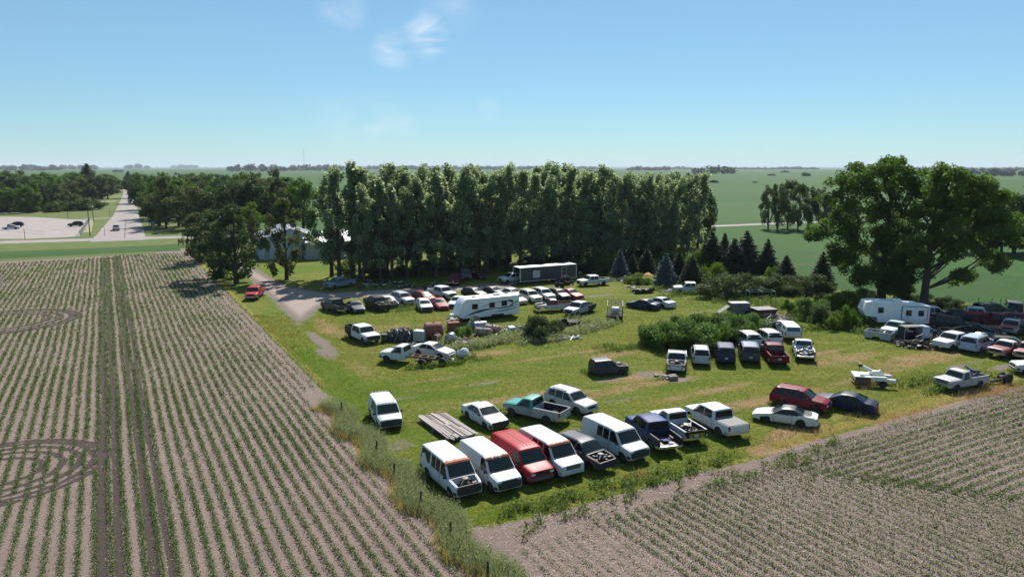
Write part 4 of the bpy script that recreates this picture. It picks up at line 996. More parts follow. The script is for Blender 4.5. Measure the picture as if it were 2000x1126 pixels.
for k in range(30):
    u = -70 + k * 8.6 + g0.uniform(-3, 3)
    tree_px('undergrowth_bush', g0.choice(['bush', 'darkbush', 'willowbush']), g0.randrange(3), u, 413 - max(0, u - 130) * .12 + g0.uniform(-2, 2), 396 + g0.uniform(-6, 6), 'bush at the front foot of the wood beyond the parking lot', 'bush', 'bushes beyond the parking lot', 1.2)
# right hand clump, cottonwoods, spruces
for u, v, top in ((1500, 447, 362), (1518, 449, 356), (1538, 446, 352), (1558, 449, 358), (1578, 447, 362), (1600, 449, 366), (1628, 452, 372)):
    tree_px('willow_tree', 'willowtree', g0.randrange(3), u, v, top, 'many stemmed willow in the clump beside the far road', 'tree', 'willows beside the far road', .8)
for u, v, top in ((1905, 494, 385), (1930, 492, 380), (1955, 496, 378), (1980, 494, 366), (2005, 492, 360), (2040, 496, 362), (2080, 492, 366)):
    tree_px('woodland_tree', g0.choice(['darkround', 'round']), g0.randrange(3), u, v, top, 'dark tree in the belt beyond the right hand field', 'tree', 'tree belt beyond the right hand field', .95)
def cottonwood(u, v, top, outline, label, seed, n, lean):
    p = at(u, v); d = proj(p.x, p.y, 0)[2]; m_ = d / CF; g = random.Random(seed); cl = []; limbs = []; h = (v - top) * m_
    for (cu, cv, ru, rv, cnt) in outline:
        cx, cz, rx, rz = (cu - u) * m_, (v - cv) * m_ + .6, ru * m_, rv * m_
        for i in range(int(cnt * 1.25)):
            a = g.uniform(0, 6.28); ph = math.acos(g.uniform(-1, 1)); q = g.uniform(.35, 1) ** .7
            x = cx + rx * q * math.sin(ph) * math.cos(a); y = rx * .9 * q * math.sin(ph) * math.sin(a); z = cz + rz * q * math.cos(ph)
            r = g.uniform(.65, 1.35); cl.append((x, y, z, r, r, r * g.uniform(.7, 1.0)))
            if i % 13 == 0: z0 = max(h * .16, min(h * .72, z - .75 * math.hypot(x, y) - 1)); limbs.append((z0, x * .9, y * .9, z - z0, .14))
    cr = crown_mesh('crown', cl, n, .36, seed, LEAF['cotton'], .3)
    tr = tree_mesh_trunk('trunk', h * .8, .62, limbs, seed, BARK, lean)
    o = empty('cottonwood_tree', (p.x, p.y, 0), 0); tag(o, label, 'tree')
    # the outline was measured across the view, so the tree faces it squarely
    for me, nm in ((tr, 'trunk'), (cr, 'crown')):
        c = bpy.data.objects.new(nm, me); COL.objects.link(c); c.parent = o
    return o
cottonwood(1720, 590, 312, [(1700, 350, 62, 34, 34), (1650, 400, 60, 50, 36), (1765, 395, 60, 55, 38), (1700, 440, 80, 40, 34), (1625, 455, 45, 22, 14), (1580, 462, 24, 12, 6), (1680, 510, 55, 40, 26), (1760, 480, 55, 50, 30), (1745, 550, 34, 40, 30), (1700, 540, 40, 30, 22), (1765, 520, 45, 40, 26), (1622, 500, 22, 24, 8)],
    'tallest tree, a huge dark cottonwood with a forked trunk beside the white caravan', 41, 60000, .01)
cottonwood(1803, 606, 336, [(1840, 380, 58, 38, 30), (1900, 400, 62, 42, 32), (1870, 440, 80, 36, 34), (1935, 450, 45, 30, 16), (1800, 430, 40, 42, 20), (1860, 495, 62, 28, 22), (1790, 490, 40, 28, 12), (1930, 520, 26, 18, 10), (1875, 545, 20, 16, 7), (1965, 470, 20, 12, 5), (1830, 350, 30, 14, 7)],
    'leaning cottonwood with open lower limbs behind the white caravan', 43, 46000, .03)
for u, v, top, k, lb, w in ((1388, 532, 449, 'spruce', 'dark spruce at the left end of the row of five', 1.2), (1413, 523, 454, 'spruce', 'thin spruce half hidden behind its neighbours in the row', .95), (1432, 534, 464, 'spruce', 'dark spruce in the middle of the row', 1.3), (1456, 531, 449, 'spruce', 'tallest dark spruce of the row', 1.2),
    (1497, 532, 465, 'widespruce', 'wide dark spruce standing apart from the row on its right', .85), (1534, 546, 497, 'widespruce', 'low broad spruce at the right end beside the green field', 1.15), (1604, 562, 490, 'widespruce', 'dark spruce under the left limbs of the huge cottonwood', .85),
    (1210, 541, 486, 'bluespruce', 'small grey blue spruce near the white pickup', .95), (1299, 557, 493, 'bluespruce', 'pale blue spruce beside the yellow green shrub', 1.05), (1350, 558, 497, 'widespruce', 'broad dark spruce right of the blue spruce', 1.05), (1262, 532, 484, 'widespruce', 'dark spruce in the shade of the windbreak', 1.1), (1325, 545, 488, 'widespruce', 'dark spruce hidden behind the blue spruce', .9), (1235, 534, 495, 'spruce', 'small dark spruce behind the yellow green shrub', 1.1)):
    o = tree_px('spruce_tree', k, len(lb) % 2, u, v, top, lb, 'tree', None, w)
for u, v, top, k, lb, w in ((1245, 553, 527, 'brightbush', 'round yellow green shrub in front of the blue spruce', 1.25), (1370, 530, 478, 'bush', 'tall light green bush behind the dark spruces', 1.0), (1330, 520, 476, 'bush', 'light green bush under the right end of the windbreak', 1.2), (1158, 536, 486, 'darkbush', 'dark bush in the shade beyond the tyre heap', 1.1), (1185, 530, 478, 'bush', 'green bush under the poplars above the tyre heap', 1.0), (1118, 532, 505, 'darkbush', 'low dark bush behind the grey trailer', 1.4), (1395, 556, 500, 'brightbush', 'light green bush beside the dark spruces', .7), (1505, 545, 512, 'brightbush', 'bright sapling between two dark spruces', .6)):
    tree_px('bush', k, len(lb) % 3, u, v, top, lb, 'bush', None, w)
for i, u in enumerate((1405, 1428, 1452, 1478, 1500, 1522, 1548, 1572, 1590)):
    tree_px('willow_bush', 'willowbush', i % 3, u, 577 - i * .8 + g0.uniform(-3, 2), 529 + g0.uniform(-2, 10), 'grey green willow bush in the hedge below the spruces', 'bush', 'willow bushes below the spruces', 1.25)
for u, v, top, k, lb in ((1272, 668, 630, 'bush', 'leftmost low part bush of the dark thicket beside the parked row'), (1302, 677, 620, 'bush', 'bush with deep shade in the left of the thicket'), (1338, 680, 612, 'bush', 'bush in the middle of the dark thicket'), (1372, 672, 606, 'bush', 'tall bush near the middle of the dark thicket'), (1405, 666, 610, 'bush', 'bush in the thicket left of the white minivans'), (1436, 656, 606, 'bush', 'bush at the right of the thicket'), (1466, 650, 606, 'bush', 'rightmost bush of the thicket, behind the white minivan'), (1320, 660, 612, 'bush', 'back bush in the left of the thicket'), (1355, 655, 608, 'bush', 'back bush in the middle of the thicket'), (1420, 645, 604, 'bush', 'back bush in the right of the thicket')):
    tree_px('thicket_bush', k, len(lb) % 3, u, v, top, lb, 'bush', 'bushes of the dark thicket', 1.15)
for u, v, top, k, lb, w in ((1585, 620, 572, 'bush', 'green bush left of the caravan', 1.15), (1620, 610, 565, 'bush', 'broad green bush under the huge cottonwood', 1.2), (1655, 602, 560, 'bush', 'leafy bush behind the caravan', 1.2), (1690, 592, 560, 'bush', 'bush right behind the caravan roof', 1.2), (1600, 634, 590, 'darkbush', 'dark bush at the edge of the weeds left of the caravan', 1.0), (1625, 640, 598, 'brightbush', 'light green bush in front of the cottonwood thicket', .9), (1655, 640, 592, 'brightbush', 'bright sapling beside the caravan nose', .6), (1541, 612, 580, 'bush', 'single small round tree near the wooden platform', .65), (1830, 600, 572, 'darkbush', 'dark bush right of the leaning cottonwood trunk', 1.5), (1862, 602, 578, 'darkbush', 'dark undergrowth bush behind the crew pickup', 1.5), (1770, 590, 565, 'darkbush', 'dark bush between the two cottonwood trunks', 1.3),
    (905, 662, 632, 'bush', 'dense green bush in the middle of the scrap line', .95), (1052, 660, 610, 'darkbush', 'dark airy bush beside the fence stub', 1.1), (1085, 655, 622, 'willowbush', 'grey green bush beside the old maroon pickup', 1.0)):
    tree_px('bush', k, len(lb) % 3, u, v, top, lb, 'bush', None, w)
# far woods, kilometres off, each one mass
FAR = m_leaf('far_wood_leaf', (.018, .036, .014), (.040, .062, .022), trans=.1)
def far_wood(u0, u1, v, top, seed, n=500):
    g = np.random.default_rng(seed); p0, p1 = at(u0, v), at(u1, v); d = proj(p0.x, p0.y, 0)[2]; h = (v - top) * 1.2 * d / CF
    L = (p1 - p0).length; k = max(6, int(L / (h * .75))); cl = []
    for i in range(k):
        t = (i + .5) / k; p = p0.lerp(p1, t); hh = h * g.uniform(.6, 1.0) * (.75 if i in (0, k - 1) else 1); dp = g.uniform(0, h * 2.0)
        cl.append((p.x + dp * .1, p.y + dp, hh * .5, h * .62, h * .62, hh * .52))
    n = int(min(9000, max(300, k * 170)))
    me = crown_mesh('far_wood', cl, n, h * .24, seed, FAR, .4); o = bpy.data.objects.new('far_wood', me); COL.objects.link(o); o['kind'] = 'stuff'; return o
for i, (u0, u1, v, top) in enumerate(((1355, 1437, 339.5, 325.5), (440, 555, 335, 322.5), (556, 700, 333.5, 323), (-60, 110, 333, 322), (90, 190, 331, 322), (232, 282, 329.5, 321), (335, 385, 328.5, 321.5), (218, 236, 336, 331), (690, 900, 331, 323), (900, 1120, 331.5, 324.5), (1080, 1200, 344, 330), (1225, 1310, 333, 325), (1290, 1352, 330.5, 325.5), (1120, 1170, 330.5, 324), (1420, 1600, 331, 326.8), (1520, 1570, 330, 325), (1790, 2080, 333, 327), (1830, 2090, 344, 332), (1925, 1990, 336, 328), (1388, 1404, 357, 352), (1500, 1516, 343, 339.5), (1570, 1582, 344, 337.5), (600, 640, 331, 326), (1000, 1060, 329.5, 324.5), (-90, 2100, 328.6, 325.2), (1470, 1480, 357, 354.5), (1527, 1540, 337, 333))):
    o = far_wood(u0, u1, v, top, 100 + i); tag(o, 'dark far wood on the plain seen as one mass near the horizon', 'wood')
# ---- weeds, tall grass and lawn blades
def weeds(name, label, pts, mat, H, W, n, seed, spread, leafy=0, size=.12):
    """a mass of weeds: pts = (x, y, radius a, radius b, count)"""
    g = np.random.default_rng(seed); P = []
    for x, y, ra, rb, c in pts:
        r = np.sqrt(g.random(c)); a = g.uniform(0, 6.28, c); da = r * np.cos(a) * ra; db = r * np.sin(a) * rb
        P.append(np.stack([x + da * EX + db * NX, y + da * EY + db * NY, np.zeros(c)], 1))
    P = np.concatenate(P); Hh = H * g.uniform(.5, 1.15, len(P))
    V, Q = blades(P, Hh, np.full(len(P), W), g, n, spread)
    T = g.random(len(Q))
    o = np_obj(name, V, Q, mat, 'stuff', {'tint': ('FACE', T)})
    tag(o, label, 'weeds')
    if leafy:
        i = np.repeat(np.arange(len(P)), leafy); C = P[i] + np.stack([g.normal(size=len(i)) * spread, g.normal(size=len(i)) * spread, Hh[i] * g.uniform(.15, 1.0, len(i))], 1)
        V2, Q2 = cards(C, np.full(len(C), size), g, .5)
        np_obj('leaves', V2, Q2, mat, None, {'tint': ('FACE', g.random(len(Q2)))}, parent=o)
    return o
fa, fb0 = AW - .35, ab(*at(652, 797).xy)[1]
pts = []
b = 22.0
while b < fb0 + .5:
    x, y = xy(fa + .45 * math.sin(b * .9), b); pts.append((x, y, .95 if b < fb0 - 2 else .7, .7, 80)); b += .55
weeds('fence_row_weeds', 'strip of tall grey green weeds along the fence posts', pts, LEAF['grey'], .92, .03, 4, 31, .12, 9, .085)
weeds('fence_row_grass', 'dry golden grass along the field side of the fence row', [(x - .8 * EX, y - .8 * EY, .5, .6, 16) for x, y, *_ in pts], LEAF['straw'], .65, .028, 6, 32, .12)
pts = []
for k in range(70):      # patchy weeds on the strip between the vans and the bean rows
    a = AW + 2.5 + k * .42; x, y = xy(a, BS - 1.2 + g0.uniform(-1.2, 1.0)); pts.append((x, y, .7, .45, int(max(0, g0.uniform(-6, 7)))))
for k in range(46):
    a = AW + 3 + k * .42; x, y = xy(a, BS + .9 + g0.uniform(-.9, .9)); pts.append((x, y, .5, .5, int(g0.uniform(1, 11))))
weeds('weeds', 'dark green broad weeds in front of the row of old vans', pts, LEAF['weed'], .6, .04, 3, 33, .14, 12, .15)
def wpx(lst): return [(at(u, v).x, at(u, v).y, ra, rb, c) for u, v, ra, rb, c in lst]
weeds('weeds', 'tall pale weeds along the line of scrap and tanks', wpx([(880, 668, 2, 1, 60), (900, 682, 3, .9, 130), (930, 678, 3, .9, 150), (960, 671, 3, 1, 160), (990, 663, 3, 1, 160), (1020, 657, 3, 1, 160), (1045, 668, 2.5, .9, 110), (1070, 664, 2.5, 1, 120), (1100, 655, 3, 1.2, 140), (1130, 648, 3, 1.1, 130), (1160, 641, 3, 1.0, 120), (1185, 634, 2, .9, 70), (1000, 645, 3, 1.4, 110), (1120, 630, 3, 1.6, 110), (770, 652, 2, 1, 50), (830, 645, 4, .8, 60), (1150, 630, 3, 1.0, 80)]), LEAF['grey'], .85, .06, 3, 34, .2, 5, .2)
weeds('weeds', 'green weeds round the thicket and the middle of the lot', wpx([(1215, 682, 3, .8, 80), (1180, 678, 1.5, .8, 40), (1240, 676, 2, .7, 40), (1390, 668, 5, 1, 100), (1150, 728, .8, .8, 35), (1205, 728, 1.2, .5, 35), (905, 700, 2, .6, 45), (850, 714, 3.2, .7, 130), (880, 712, 1.5, .6, 60), (930, 704, 2, .5, 30), (760, 600, 4, .7, 60), (810, 604, 5, .8, 110), (790, 600, 3, .6, 60)]), LEAF['weed'], .55, .055, 3, 35, .2, 4, .17)
weeds('weeds', 'tall green weeds round the caravan, the platform and the far scrap', wpx([(1650, 632, 4, 2.2, 200), (1680, 640, 3, 1.6, 130), (1700, 648, 3, 1.2, 90), (1600, 642, 3, 1.2, 90), (1560, 622, 3, 2, 110), (1480, 592, 6, 2.5, 160), (1430, 588, 4, 1.8, 90), (1535, 600, 3, 2, 90), (1280, 566, 6, 1.4, 120), (1330, 577, 5, 1.3, 110), (1200, 548, 5, 1.2, 80), (1380, 582, 4, 1.4, 80), (1880, 612, 6, 2, 80), (1940, 620, 6, 2, 70), (1830, 610, 4, 2, 60), (1920, 745, 3, 1.2, 60), (1790, 745, 4, 1.2, 90), (1830, 765, 2, .5, 40)]), LEAF['weed'], .8, .07, 3, 36, .25, 4, .22)
weeds('dry_grass', 'tall dry tan grass near the grey farm pickup and tow boom', wpx([(1905, 770, 3, 1.0, 170), (1945, 760, 4, 1.3, 190), (1985, 765, 3, 1.4, 120), (1700, 752, 2.5, .9, 110), (1685, 748, 1.5, 1.0, 70), (1560, 850, 4, 1.3, 120), (1770, 815, 4, 1.0, 80), (1690, 812, 3, .6, 70), (1245, 930, 1.2, .4, 70), (1885, 755, 2, .8, 60)]), LEAF['tan'], .55, .04, 3, 37, .2)
def wave(X, Y, f, seed):
    q = np.random.default_rng(seed); s_ = np.zeros_like(X)
    for k in range(9):
        a_ = q.uniform(0, 6.28); w_ = f * q.uniform(.5, 2.0); s_ += np.sin(6.28 * w_ * (X * np.cos(a_) + Y * np.sin(a_)) + q.uniform(0, 6.28))
    return s_ / 3.0
# lawn blades over the lot, fewer and broader with distance
g = np.random.default_rng(51); n = 230000
A = AW + .6 + 95 * g.random(n) ** 1.35; B = BS + .4 + 70 * g.random(n) ** 1.5; X = A * EX + B * NX; Y = A * EY + B * NY
ok, d = in_view(X, Y, 60, 115)
LA = lot_attr(A, B, X, Y); nz = np.sin(X * .9 + 1.3 * np.sin(Y * .5)) * np.sin(Y * .8 + 1.1 * np.sin(X * .37))
ok &= (LA['dirt'] + .25 * nz < .45) & (LA['soil'] < .45) & (LA['crop'] < .5) & (g.random(n) < .55 + .4 * nz + .25)
X, Y, d = X[ok], Y[ok], d[ok]; LA = {k_: v_[ok] for k_, v_ in LA.items()}; P = np.stack([X, Y, np.zeros(len(X))], 1)
V, Q = blades(P, np.clip(.0016 * d + .02, .06, .17), np.clip(.0009 * d, .03, .1), g, 1, .05, .7)
o = np_obj('grass', V, Q, LEAF['lawn'], 'stuff', {'tint': ('FACE', np.clip(  .28 + .85 * LA['dry'] + .5 * LA['yellow'] - .34 * LA['lush'] + .19 * wave(X, Y, .07, 3) + .15 * wave(X, Y, .35, 4) + .26 * (g.random(len(Q)) - .5), 0, 1))}); tag(o, 'short rough grass covering the car lot', 'grass')
# ------------------------------------------------------------------ the vehicles
WHITE = (.52, .535, .555); SILVER = (.40, .41, .42); BLACK = (.010, .010, .012); NAVY = (.010, .016, .040); BLUE = (.011, .033, .125); MAROON = (.16, .008, .024); RED = (.36, .014, .022)
GREY = (.085, .09, .10); DGREY = (.028, .034, .046); RUSTP = (.30, .085, .05)
VEH = []
def V(name, spec, anchor, u, v, hd, col, label, cat, **k):
    x, y = place(anchor, u, v, hd, spec); o = make_car(name, spec, label, cat, (x, y, 0), hd, col, **k)
    VEH.append((x, y, hd, SPECS[spec]['L'], SPECS[spec]['W'])); return o
GV = 'old vans parked along the bean field'
vw = [[(2.36, 1.2), (2.34, 1.93), (2.95, 1.93), (2.95, 1.2)], [(3.05, 1.2), (3.05, 1.93), (3.66, 1.93), (3.66, 1.2)]]
V('passenger_van', 'van', 'F', 917, 977, -60, WHITE, 'white windowed van with its hood gone, end of the front row by the fence weeds', 'van', group=GV, hood=False, peel=(RUSTP, .72, 1.75, 1.22), extra_win=vw + [[(3.9, 1.2), (3.9, 1.93), (5.25, 1.93), (5.4, 1.2)]], rims=STEEL, fascia=True)
V('cargo_van', 'van', 'F', 996, 966, -60, WHITE, 'white panel van with peeling roof paint and black front, between two other vans', 'van', group=GV, peel=(RUSTP, .75, 1.75, 1.42), rims=STEEL, fascia=True)
V('cargo_van', 'van', 'F', 1060, 948, -60, (.30, .014, .024), 'only red van of the front row, with plain windowless sides', 'van', group=GV, rims=STEEL, bumpcol=GREY, wear=.12)
V('cargo_van', 'van', 'F', 1120, 936, -59, WHITE, 'white van with chrome grille and grey bumper, primer red above its windshield', 'van', group=GV, peel=(RUSTP, .8, 1.75, 1.25), extra_win=vw, grille='chrome', bumpcol=SILVER, rims=STEEL)
V('wrecked_suv', 'suv', 'F', 1187, 924, -53, NAVY, 'navy SUV with roof rails and its whole front end stripped away, between two white vans', 'SUV', group=GV, hood=False, front=None, wheels=(0, 0, 1, 1))
V('cargo_van', 'van', 'F', 1250, 905, -58, WHITE, 'clean white long van with black grille, rightmost van of the front row', 'van', group=GV, extra_win=vw, rims=STEEL, fascia=True)
V('pickup_truck', 'crew', 'R', 1309, 889, 106, BLUE, 'dark blue pickup with its tailgate missing and a blue panel lying in the bed', 'pickup', tailgate=False, bedmat=paint(NAVY, .2))
V('pickup_truck', 'pickup', 'R', 1359, 871, 109, WHITE, 'white short cab pickup with junk in its bed and a black lettered tailgate', 'pickup', tmat=paint(BLACK, .2))
V('pickup_truck', 'crew', 'R', 1443, 861, 112, WHITE, 'white crew pickup with a grey soft bed cover, right of the blue pickup', 'pickup', tonneau=True, wheels=(0, 1, 1, 1))
V('convertible_car', 'coupe', 'C', 1533, 824, 153, (.54, .53, .50), 'white two door car with a black cloth roof', 'car', bumpcol='body', matt=twotone((.54, .53, .50), (.018, .018, .02), .99, 2.0))
V('suv', 'suv', 'F', 1619, 806, -36, MAROON, 'dark red SUV half hidden behind the white convertible', 'SUV', bumpcol='body')
V('sedan_car', 'sedan', 'C', 1650, 797, 142, NAVY, 'shiny dark navy sedan at the right end of the front group', 'car', bumpcol='body', wear=.05)
V('sedan_car', 'sedan', 'F', 978, 841, -57, WHITE, 'white sedan with black front bumper beside the lumber stack', 'car', fascia=True)
V('pickup_truck', 'pickup', 'C', 1047, 816, 146, (.34, .37, .39), 'teal topped silver pickup with black bed', 'pickup', matt=twotone((.20, .23, .26), (.0, .20, .18), 1.08, 3), bedmat=paint((.30, .32, .34), .25), bumpcol='chrome')
V('suv', 'suv', 'F', 1156, 812, -47, SILVER, 'silver SUV parked behind the teal topped pickup', 'SUV', bumpcol='body')
V('small_van', 'astro', 'F', 765, 842, -68, WHITE, 'small white van parked alone beside the fence row weeds', 'van', rims=STEEL, fascia=True)
V('wrecked_pickup', 'cabonly', 'C', 1188, 729, 17, DGREY, 'dark grey truck cab without a bed, standing alone in the middle with its hood missing', 'pickup', hood=False, wheels=(1, 1, 0, 0), sink=.15, extra_win=[])
GR = 'row of trucks parked below the thicket'
V('wrecked_pickup', 'pickup', 'F', 1320, 731, -104, WHITE, 'white truck with hood gone and smashed black front, left end of the middle row', 'pickup', group=GR, hood=False, front=None, sink=.05)
V('suv', 'suv', 'R', 1370, 717, 79, SILVER, 'silver SUV seen from behind in the middle row', 'SUV', group=GR, bumpcol='body')
V('suv', 'bigsuv', 'R', 1418, 715, 78, (.012, .022, .065), 'blue roofed SUV seen from behind beside the silver SUV', 'SUV', group=GR, bumpcol='body')
V('suv', 'bigsuv', 'R', 1466, 713, 77, DGREY, 'dark blue grey SUV with roof rails beside the maroon pickup', 'SUV', group=GR, matt=twotone(DGREY, (.09, .12, .17), 1.8, 3), bumpcol='body')
V('pickup_truck', 'extcab', 'R', 1522, 717, 82, (.13, .010, .026), 'maroon pickup seen from behind with an empty bed', 'pickup', group=GR, bumpcol='body')
V('wrecked_pickup', 'pickup', 'R', 1573, 708, 74, WHITE, 'small white pickup stacked with bent metal, right end of the middle row', 'pickup', group=GR, tailgate=False, bedmat=paint(WHITE, .35))
V('minivan', 'minivan', 'R', 1474, 684, 93, WHITE, 'white minivan behind the dark SUVs, left of two', 'minivan', bumpcol='body', rims=STEEL)
V('minivan', 'minivan', 'R', 1515, 680, 95, (.56, .55, .52), 'cream white minivan right of the other minivan', 'minivan', bumpcol='body', rims=STEEL)
V('pickup_truck', 'extcab', 'R', 1549, 668, 82, WHITE, 'white pickup with a tall white topper and blue windows', 'pickup', topper=WHITE, glassm=glass((.05, .09, .14), .06))
V('sedan_car', 'sedan', 'C', 1522, 646, 150, (.02, .028, .04), 'dark sedan hidden behind the white topper pickup', 'car')
# left group
GL = 'cars parked along the gravel'
V('pickup_truck', 'extcab', 'R', 675, 613, 132, (.055, .052, .055), 'dark grey pickup at the left corner of the car rows', 'pickup', group=GL)
V('sedan_car', 'sedan', 'F', 703, 613, -64, (.03, .038, .055), 'dark blue sedan beside the dark grey pickup', 'car', group=GL)
V('wrecked_pickup', 'crew', 'F', 752, 609, -57, BLACK, 'black crew pickup with its front torn off', 'pickup', group=GL, hood=False)
V('sedan_car', 'sedan', 'F', 770, 602, -58, SILVER, 'silver sedan with a smashed black front behind the black pickup', 'car', group=GL, hood=False)
V('suv', 'suv', 'F', 802, 597, -52, (.33, .345, .36), 'silver grey SUV standing in tall grass', 'SUV', group=GL, bumpcol='body')
V('wagon_car', 'wagon', 'F', 845, 592, -50, (.17, .008, .018), 'dark red wagon behind the little white car', 'car', group=GL, bumpcol='body')
V('pickup_truck', 'crew', 'F', 884, 586, -50, WHITE, 'white crew pickup behind the dark red cars', 'pickup', group=GL)
V('sedan_car', 'sedan', 'F', 884, 603, -105, (.57, .57, .55), 'white car missing a headlight, beside the long travel trailer', 'car', group=GL)
V('hatchback_car', 'wagon', 'F', 835, 610, -72, (.54, .55, .56), 'small white car with a black grille in front of the red cars', 'car', group=GL, fascia=True)
V('sedan_car', 'sedan', 'F', 867, 607, -68, (.22, .010, .024), 'red sedan nose out beside the travel trailer', 'car', group=GL, bumpcol='body')
V('suv', 'wagon', 'F', 946, 583, -45, BLACK, 'black wagon seen over the roof of the travel trailer, left of two', 'car', group=GL)
V('sedan_car', 'sedan', 'F', 985, 580, -40, (.02, .024, .04), 'dark sedan seen over the roof of the travel trailer, right of two', 'car', group=GL)
V('sedan_car', 'sedan', 'F', 1020, 584, -50, WHITE, 'white sedan with dark side glass behind the travel trailer', 'car', group=GL, bumpcol='body')
V('sedan_car', 'sedan', 'F', 1022, 596, -60, (.56, .56, .54), 'old white sedan whose hood pokes out past the travel trailer', 'car', group=GL, bumpcol='chrome')
V('suv', 'suv', 'F', 1051, 593, -62, (.55, .53, .49), 'beige white SUV in the row right of the travel trailer', 'SUV', group=GL, bumpcol='body')
V('suv', 'suv', 'F', 1077, 589, -62, WHITE, 'white SUV between the beige SUV and the black car', 'SUV', group=GL, bumpcol='body')
V('sedan_car', 'wagon', 'F', 1107, 587, -62, BLACK, 'black car between the white SUV and the bright red car', 'car', group=GL, bumpcol='body')
V('sedan_car', 'sedan', 'F', 1133, 586, -58, (.34, .010, .03), 'bright red sedan at the right end of the back row', 'car', group=GL, bumpcol='body')
V('wrecked_pickup', 'pickup', 'C', 1082, 607, -166, (.55, .54, .52), 'old maroon and white pickup with no hood or glass', 'pickup', hood=False, matt=twotone((.50, .49, .47), (.10, .012, .02), 1.08, 3), sidewin=False, wheels=(0, 0, 1, 1))
V('pickup_truck', 'extcab', 'F', 1110, 619, -128, (.36, .38, .42), 'silver fronted pickup with a black bed, nose in the weeds', 'pickup', bedmat=paint(DGREY, .25))
V('sedan_car', 'sedan', 'C', 1256, 602, 142, (.010, .02, .06), 'dark blue sedan parked alone with a white one behind it', 'car', bumpcol='body')
V('sedan_car', 'sedan', 'C', 1288, 598, 128, WHITE, 'white sedan tucked behind the dark blue sedan', 'car', bumpcol='body')
V('pickup_truck', 'extcab', 'C', 1158, 557, 203, WHITE, 'white pickup with a long bed beside the tyre heap', 'pickup', bumpcol='chrome')
V('pickup_truck', 'extcab', 'C', 1349, 572, 176, WHITE, 'white compact pickup with a ladder rack in the weeds by the spruces', 'pickup')
V('pickup_truck', 'crew', 'F', 730, 673, -53, WHITE, 'white crew truck with a tall black work bed', 'pickup', fascia=True, bedmat=paint((.016, .014, .018), .2), rail=1.55)
CC = V('chassis_cab_truck', 'chassis', 'C', 800, 709, 160, WHITE, 'white cab truck with its bed removed and bare frame rails', 'truck', rear=False)
V('sedan_car', 'sedan', 'C', 846, 694, -28, WHITE, 'white sedan parked behind the bare frame truck', 'car', bumpcol='body')
V('pickup_truck', 'extcab', 'F', 638, 566, -125, (.17, .21, .27), 'blue grey pickup in the shade of the poplars', 'pickup', bumpcol='chrome')
V('suv', 'bigsuv', 'R', 885, 559, 84, (.17, .010, .022), 'dark red van like SUV seen from behind at the edge of the poplars', 'SUV', bumpcol='chrome')
V('suv', 'suv', 'F', 912, 549, -80, GREY, 'grey SUV in deep shade under the poplars', 'SUV')
V('sedan_car', 'wagon', 'F', 945, 547, -70, (.07, .01, .015), 'dark car in deep shade left of the grey trailer', 'car')
V('pickup_truck', 'extcab', 'F', 977, 554, -148, WHITE, 'white pickup nose out from behind the grey trailer', 'pickup')
V('pickup_truck', 'crew', 'F', 490, 588, -82, (.32, .012, .026), 'red pickup parked alone on the grass beside the drive', 'pickup', bumpcol='chrome')
# right group
V('pickup_truck', 'pickup', 'F', 1731, 660, -142, (.30, .42, .43), 'pale teal pickup in front of the caravan', 'pickup', bedmat=paint(DGREY, .3))
V('sedan_car', 'wagon', 'C', 1818, 640, -20, (.42, .02, .035), 'crumpled bright red car behind the steel cabinet', 'car', hood=False, sink=.1)
V('suv', 'bigsuv', 'C', 1862, 646, -25, (.012, .016, .022), 'black SUV among the scrap on the right', 'SUV')
V('pickup_truck', 'extcab', 'F', 1834, 684, -150, WHITE, 'white truck with a dark broken front at the scrap edge', 'pickup', bumpcol=BLACK, front=None)
V('suv', 'bigsuv', 'R', 1888, 691, 38, (.30, .38, .50), 'pale blue SUV seen from behind, between the white truck and an old red pickup', 'SUV', bumpcol='body')
V('old_pickup_truck', 'classic', 'F', 1942, 700, -152, (.22, .045, .05), 'faded red old pickup beside the pale blue SUV', 'pickup', bumpcol='chrome', matt=twotone((.22, .045, .05), (.52, .50, .47), 1.5, 3))
V('old_pickup_truck', 'classic', 'F', 1996, 707, -140, (.33, .16, .17), 'pinkish old pickup cut off by the right border', 'pickup', bumpcol='chrome')
V('old_pickup_truck', 'classic', 'F', 1966, 656, -135, (.34, .08, .09), 'red and white old pickup high in the scrap rows', 'pickup', bumpcol='chrome', matt=twotone((.42, .41, .40), (.32, .07, .08), 1.02, 1.25))
V('pickup_truck', 'crew', 'C', 1902, 626, -30, (.36, .39, .44), 'silver crew cab pickup behind the red boom', 'pickup')
V('suv', 'bigsuv', 'C', 1938, 618, 0, (.02, .035, .03), 'dark green SUV in the weeds by the wire fence', 'SUV')
V('suv', 'bigsuv', 'R', 1982, 619, 60, (.03, .03, .04), 'dark big SUV with chrome trim by the wire fence', 'SUV', bumpcol='chrome')
V('pickup_truck', 'crew', 'C', 1812, 624, 5, WHITE, 'white crew pickup parked behind the caravan', 'pickup')
V('old_pickup_truck', 'classic', 'C', 1875, 757, -158, (.36, .36, .37), 'pale grey boxy farm pickup with junk in its bed', 'pickup', bumpcol='chrome', grille='chrome')
V('pickup_truck', 'pickup', 'F', 1976, 728, 168, WHITE, 'white truck nose cut by the right border', 'pickup')
V('sedan_car', 'sedan', 'C', 1907, 652, -25, BLACK, 'dark car without plates sunk in the rusty frames right of the black SUV', 'car', sink=.1)
V('pickup_truck', 'extcab', 'C', 1944, 637, -20, (.13, .010, .02), 'dark red pickup behind the high red and white pickup', 'pickup', sink=.05)
V('wagon_car', 'wagon', 'C', 1992, 652, 150, DGREY, 'dark grey wagon cut by the right border, high in the scrap rows', 'car', sink=.1)
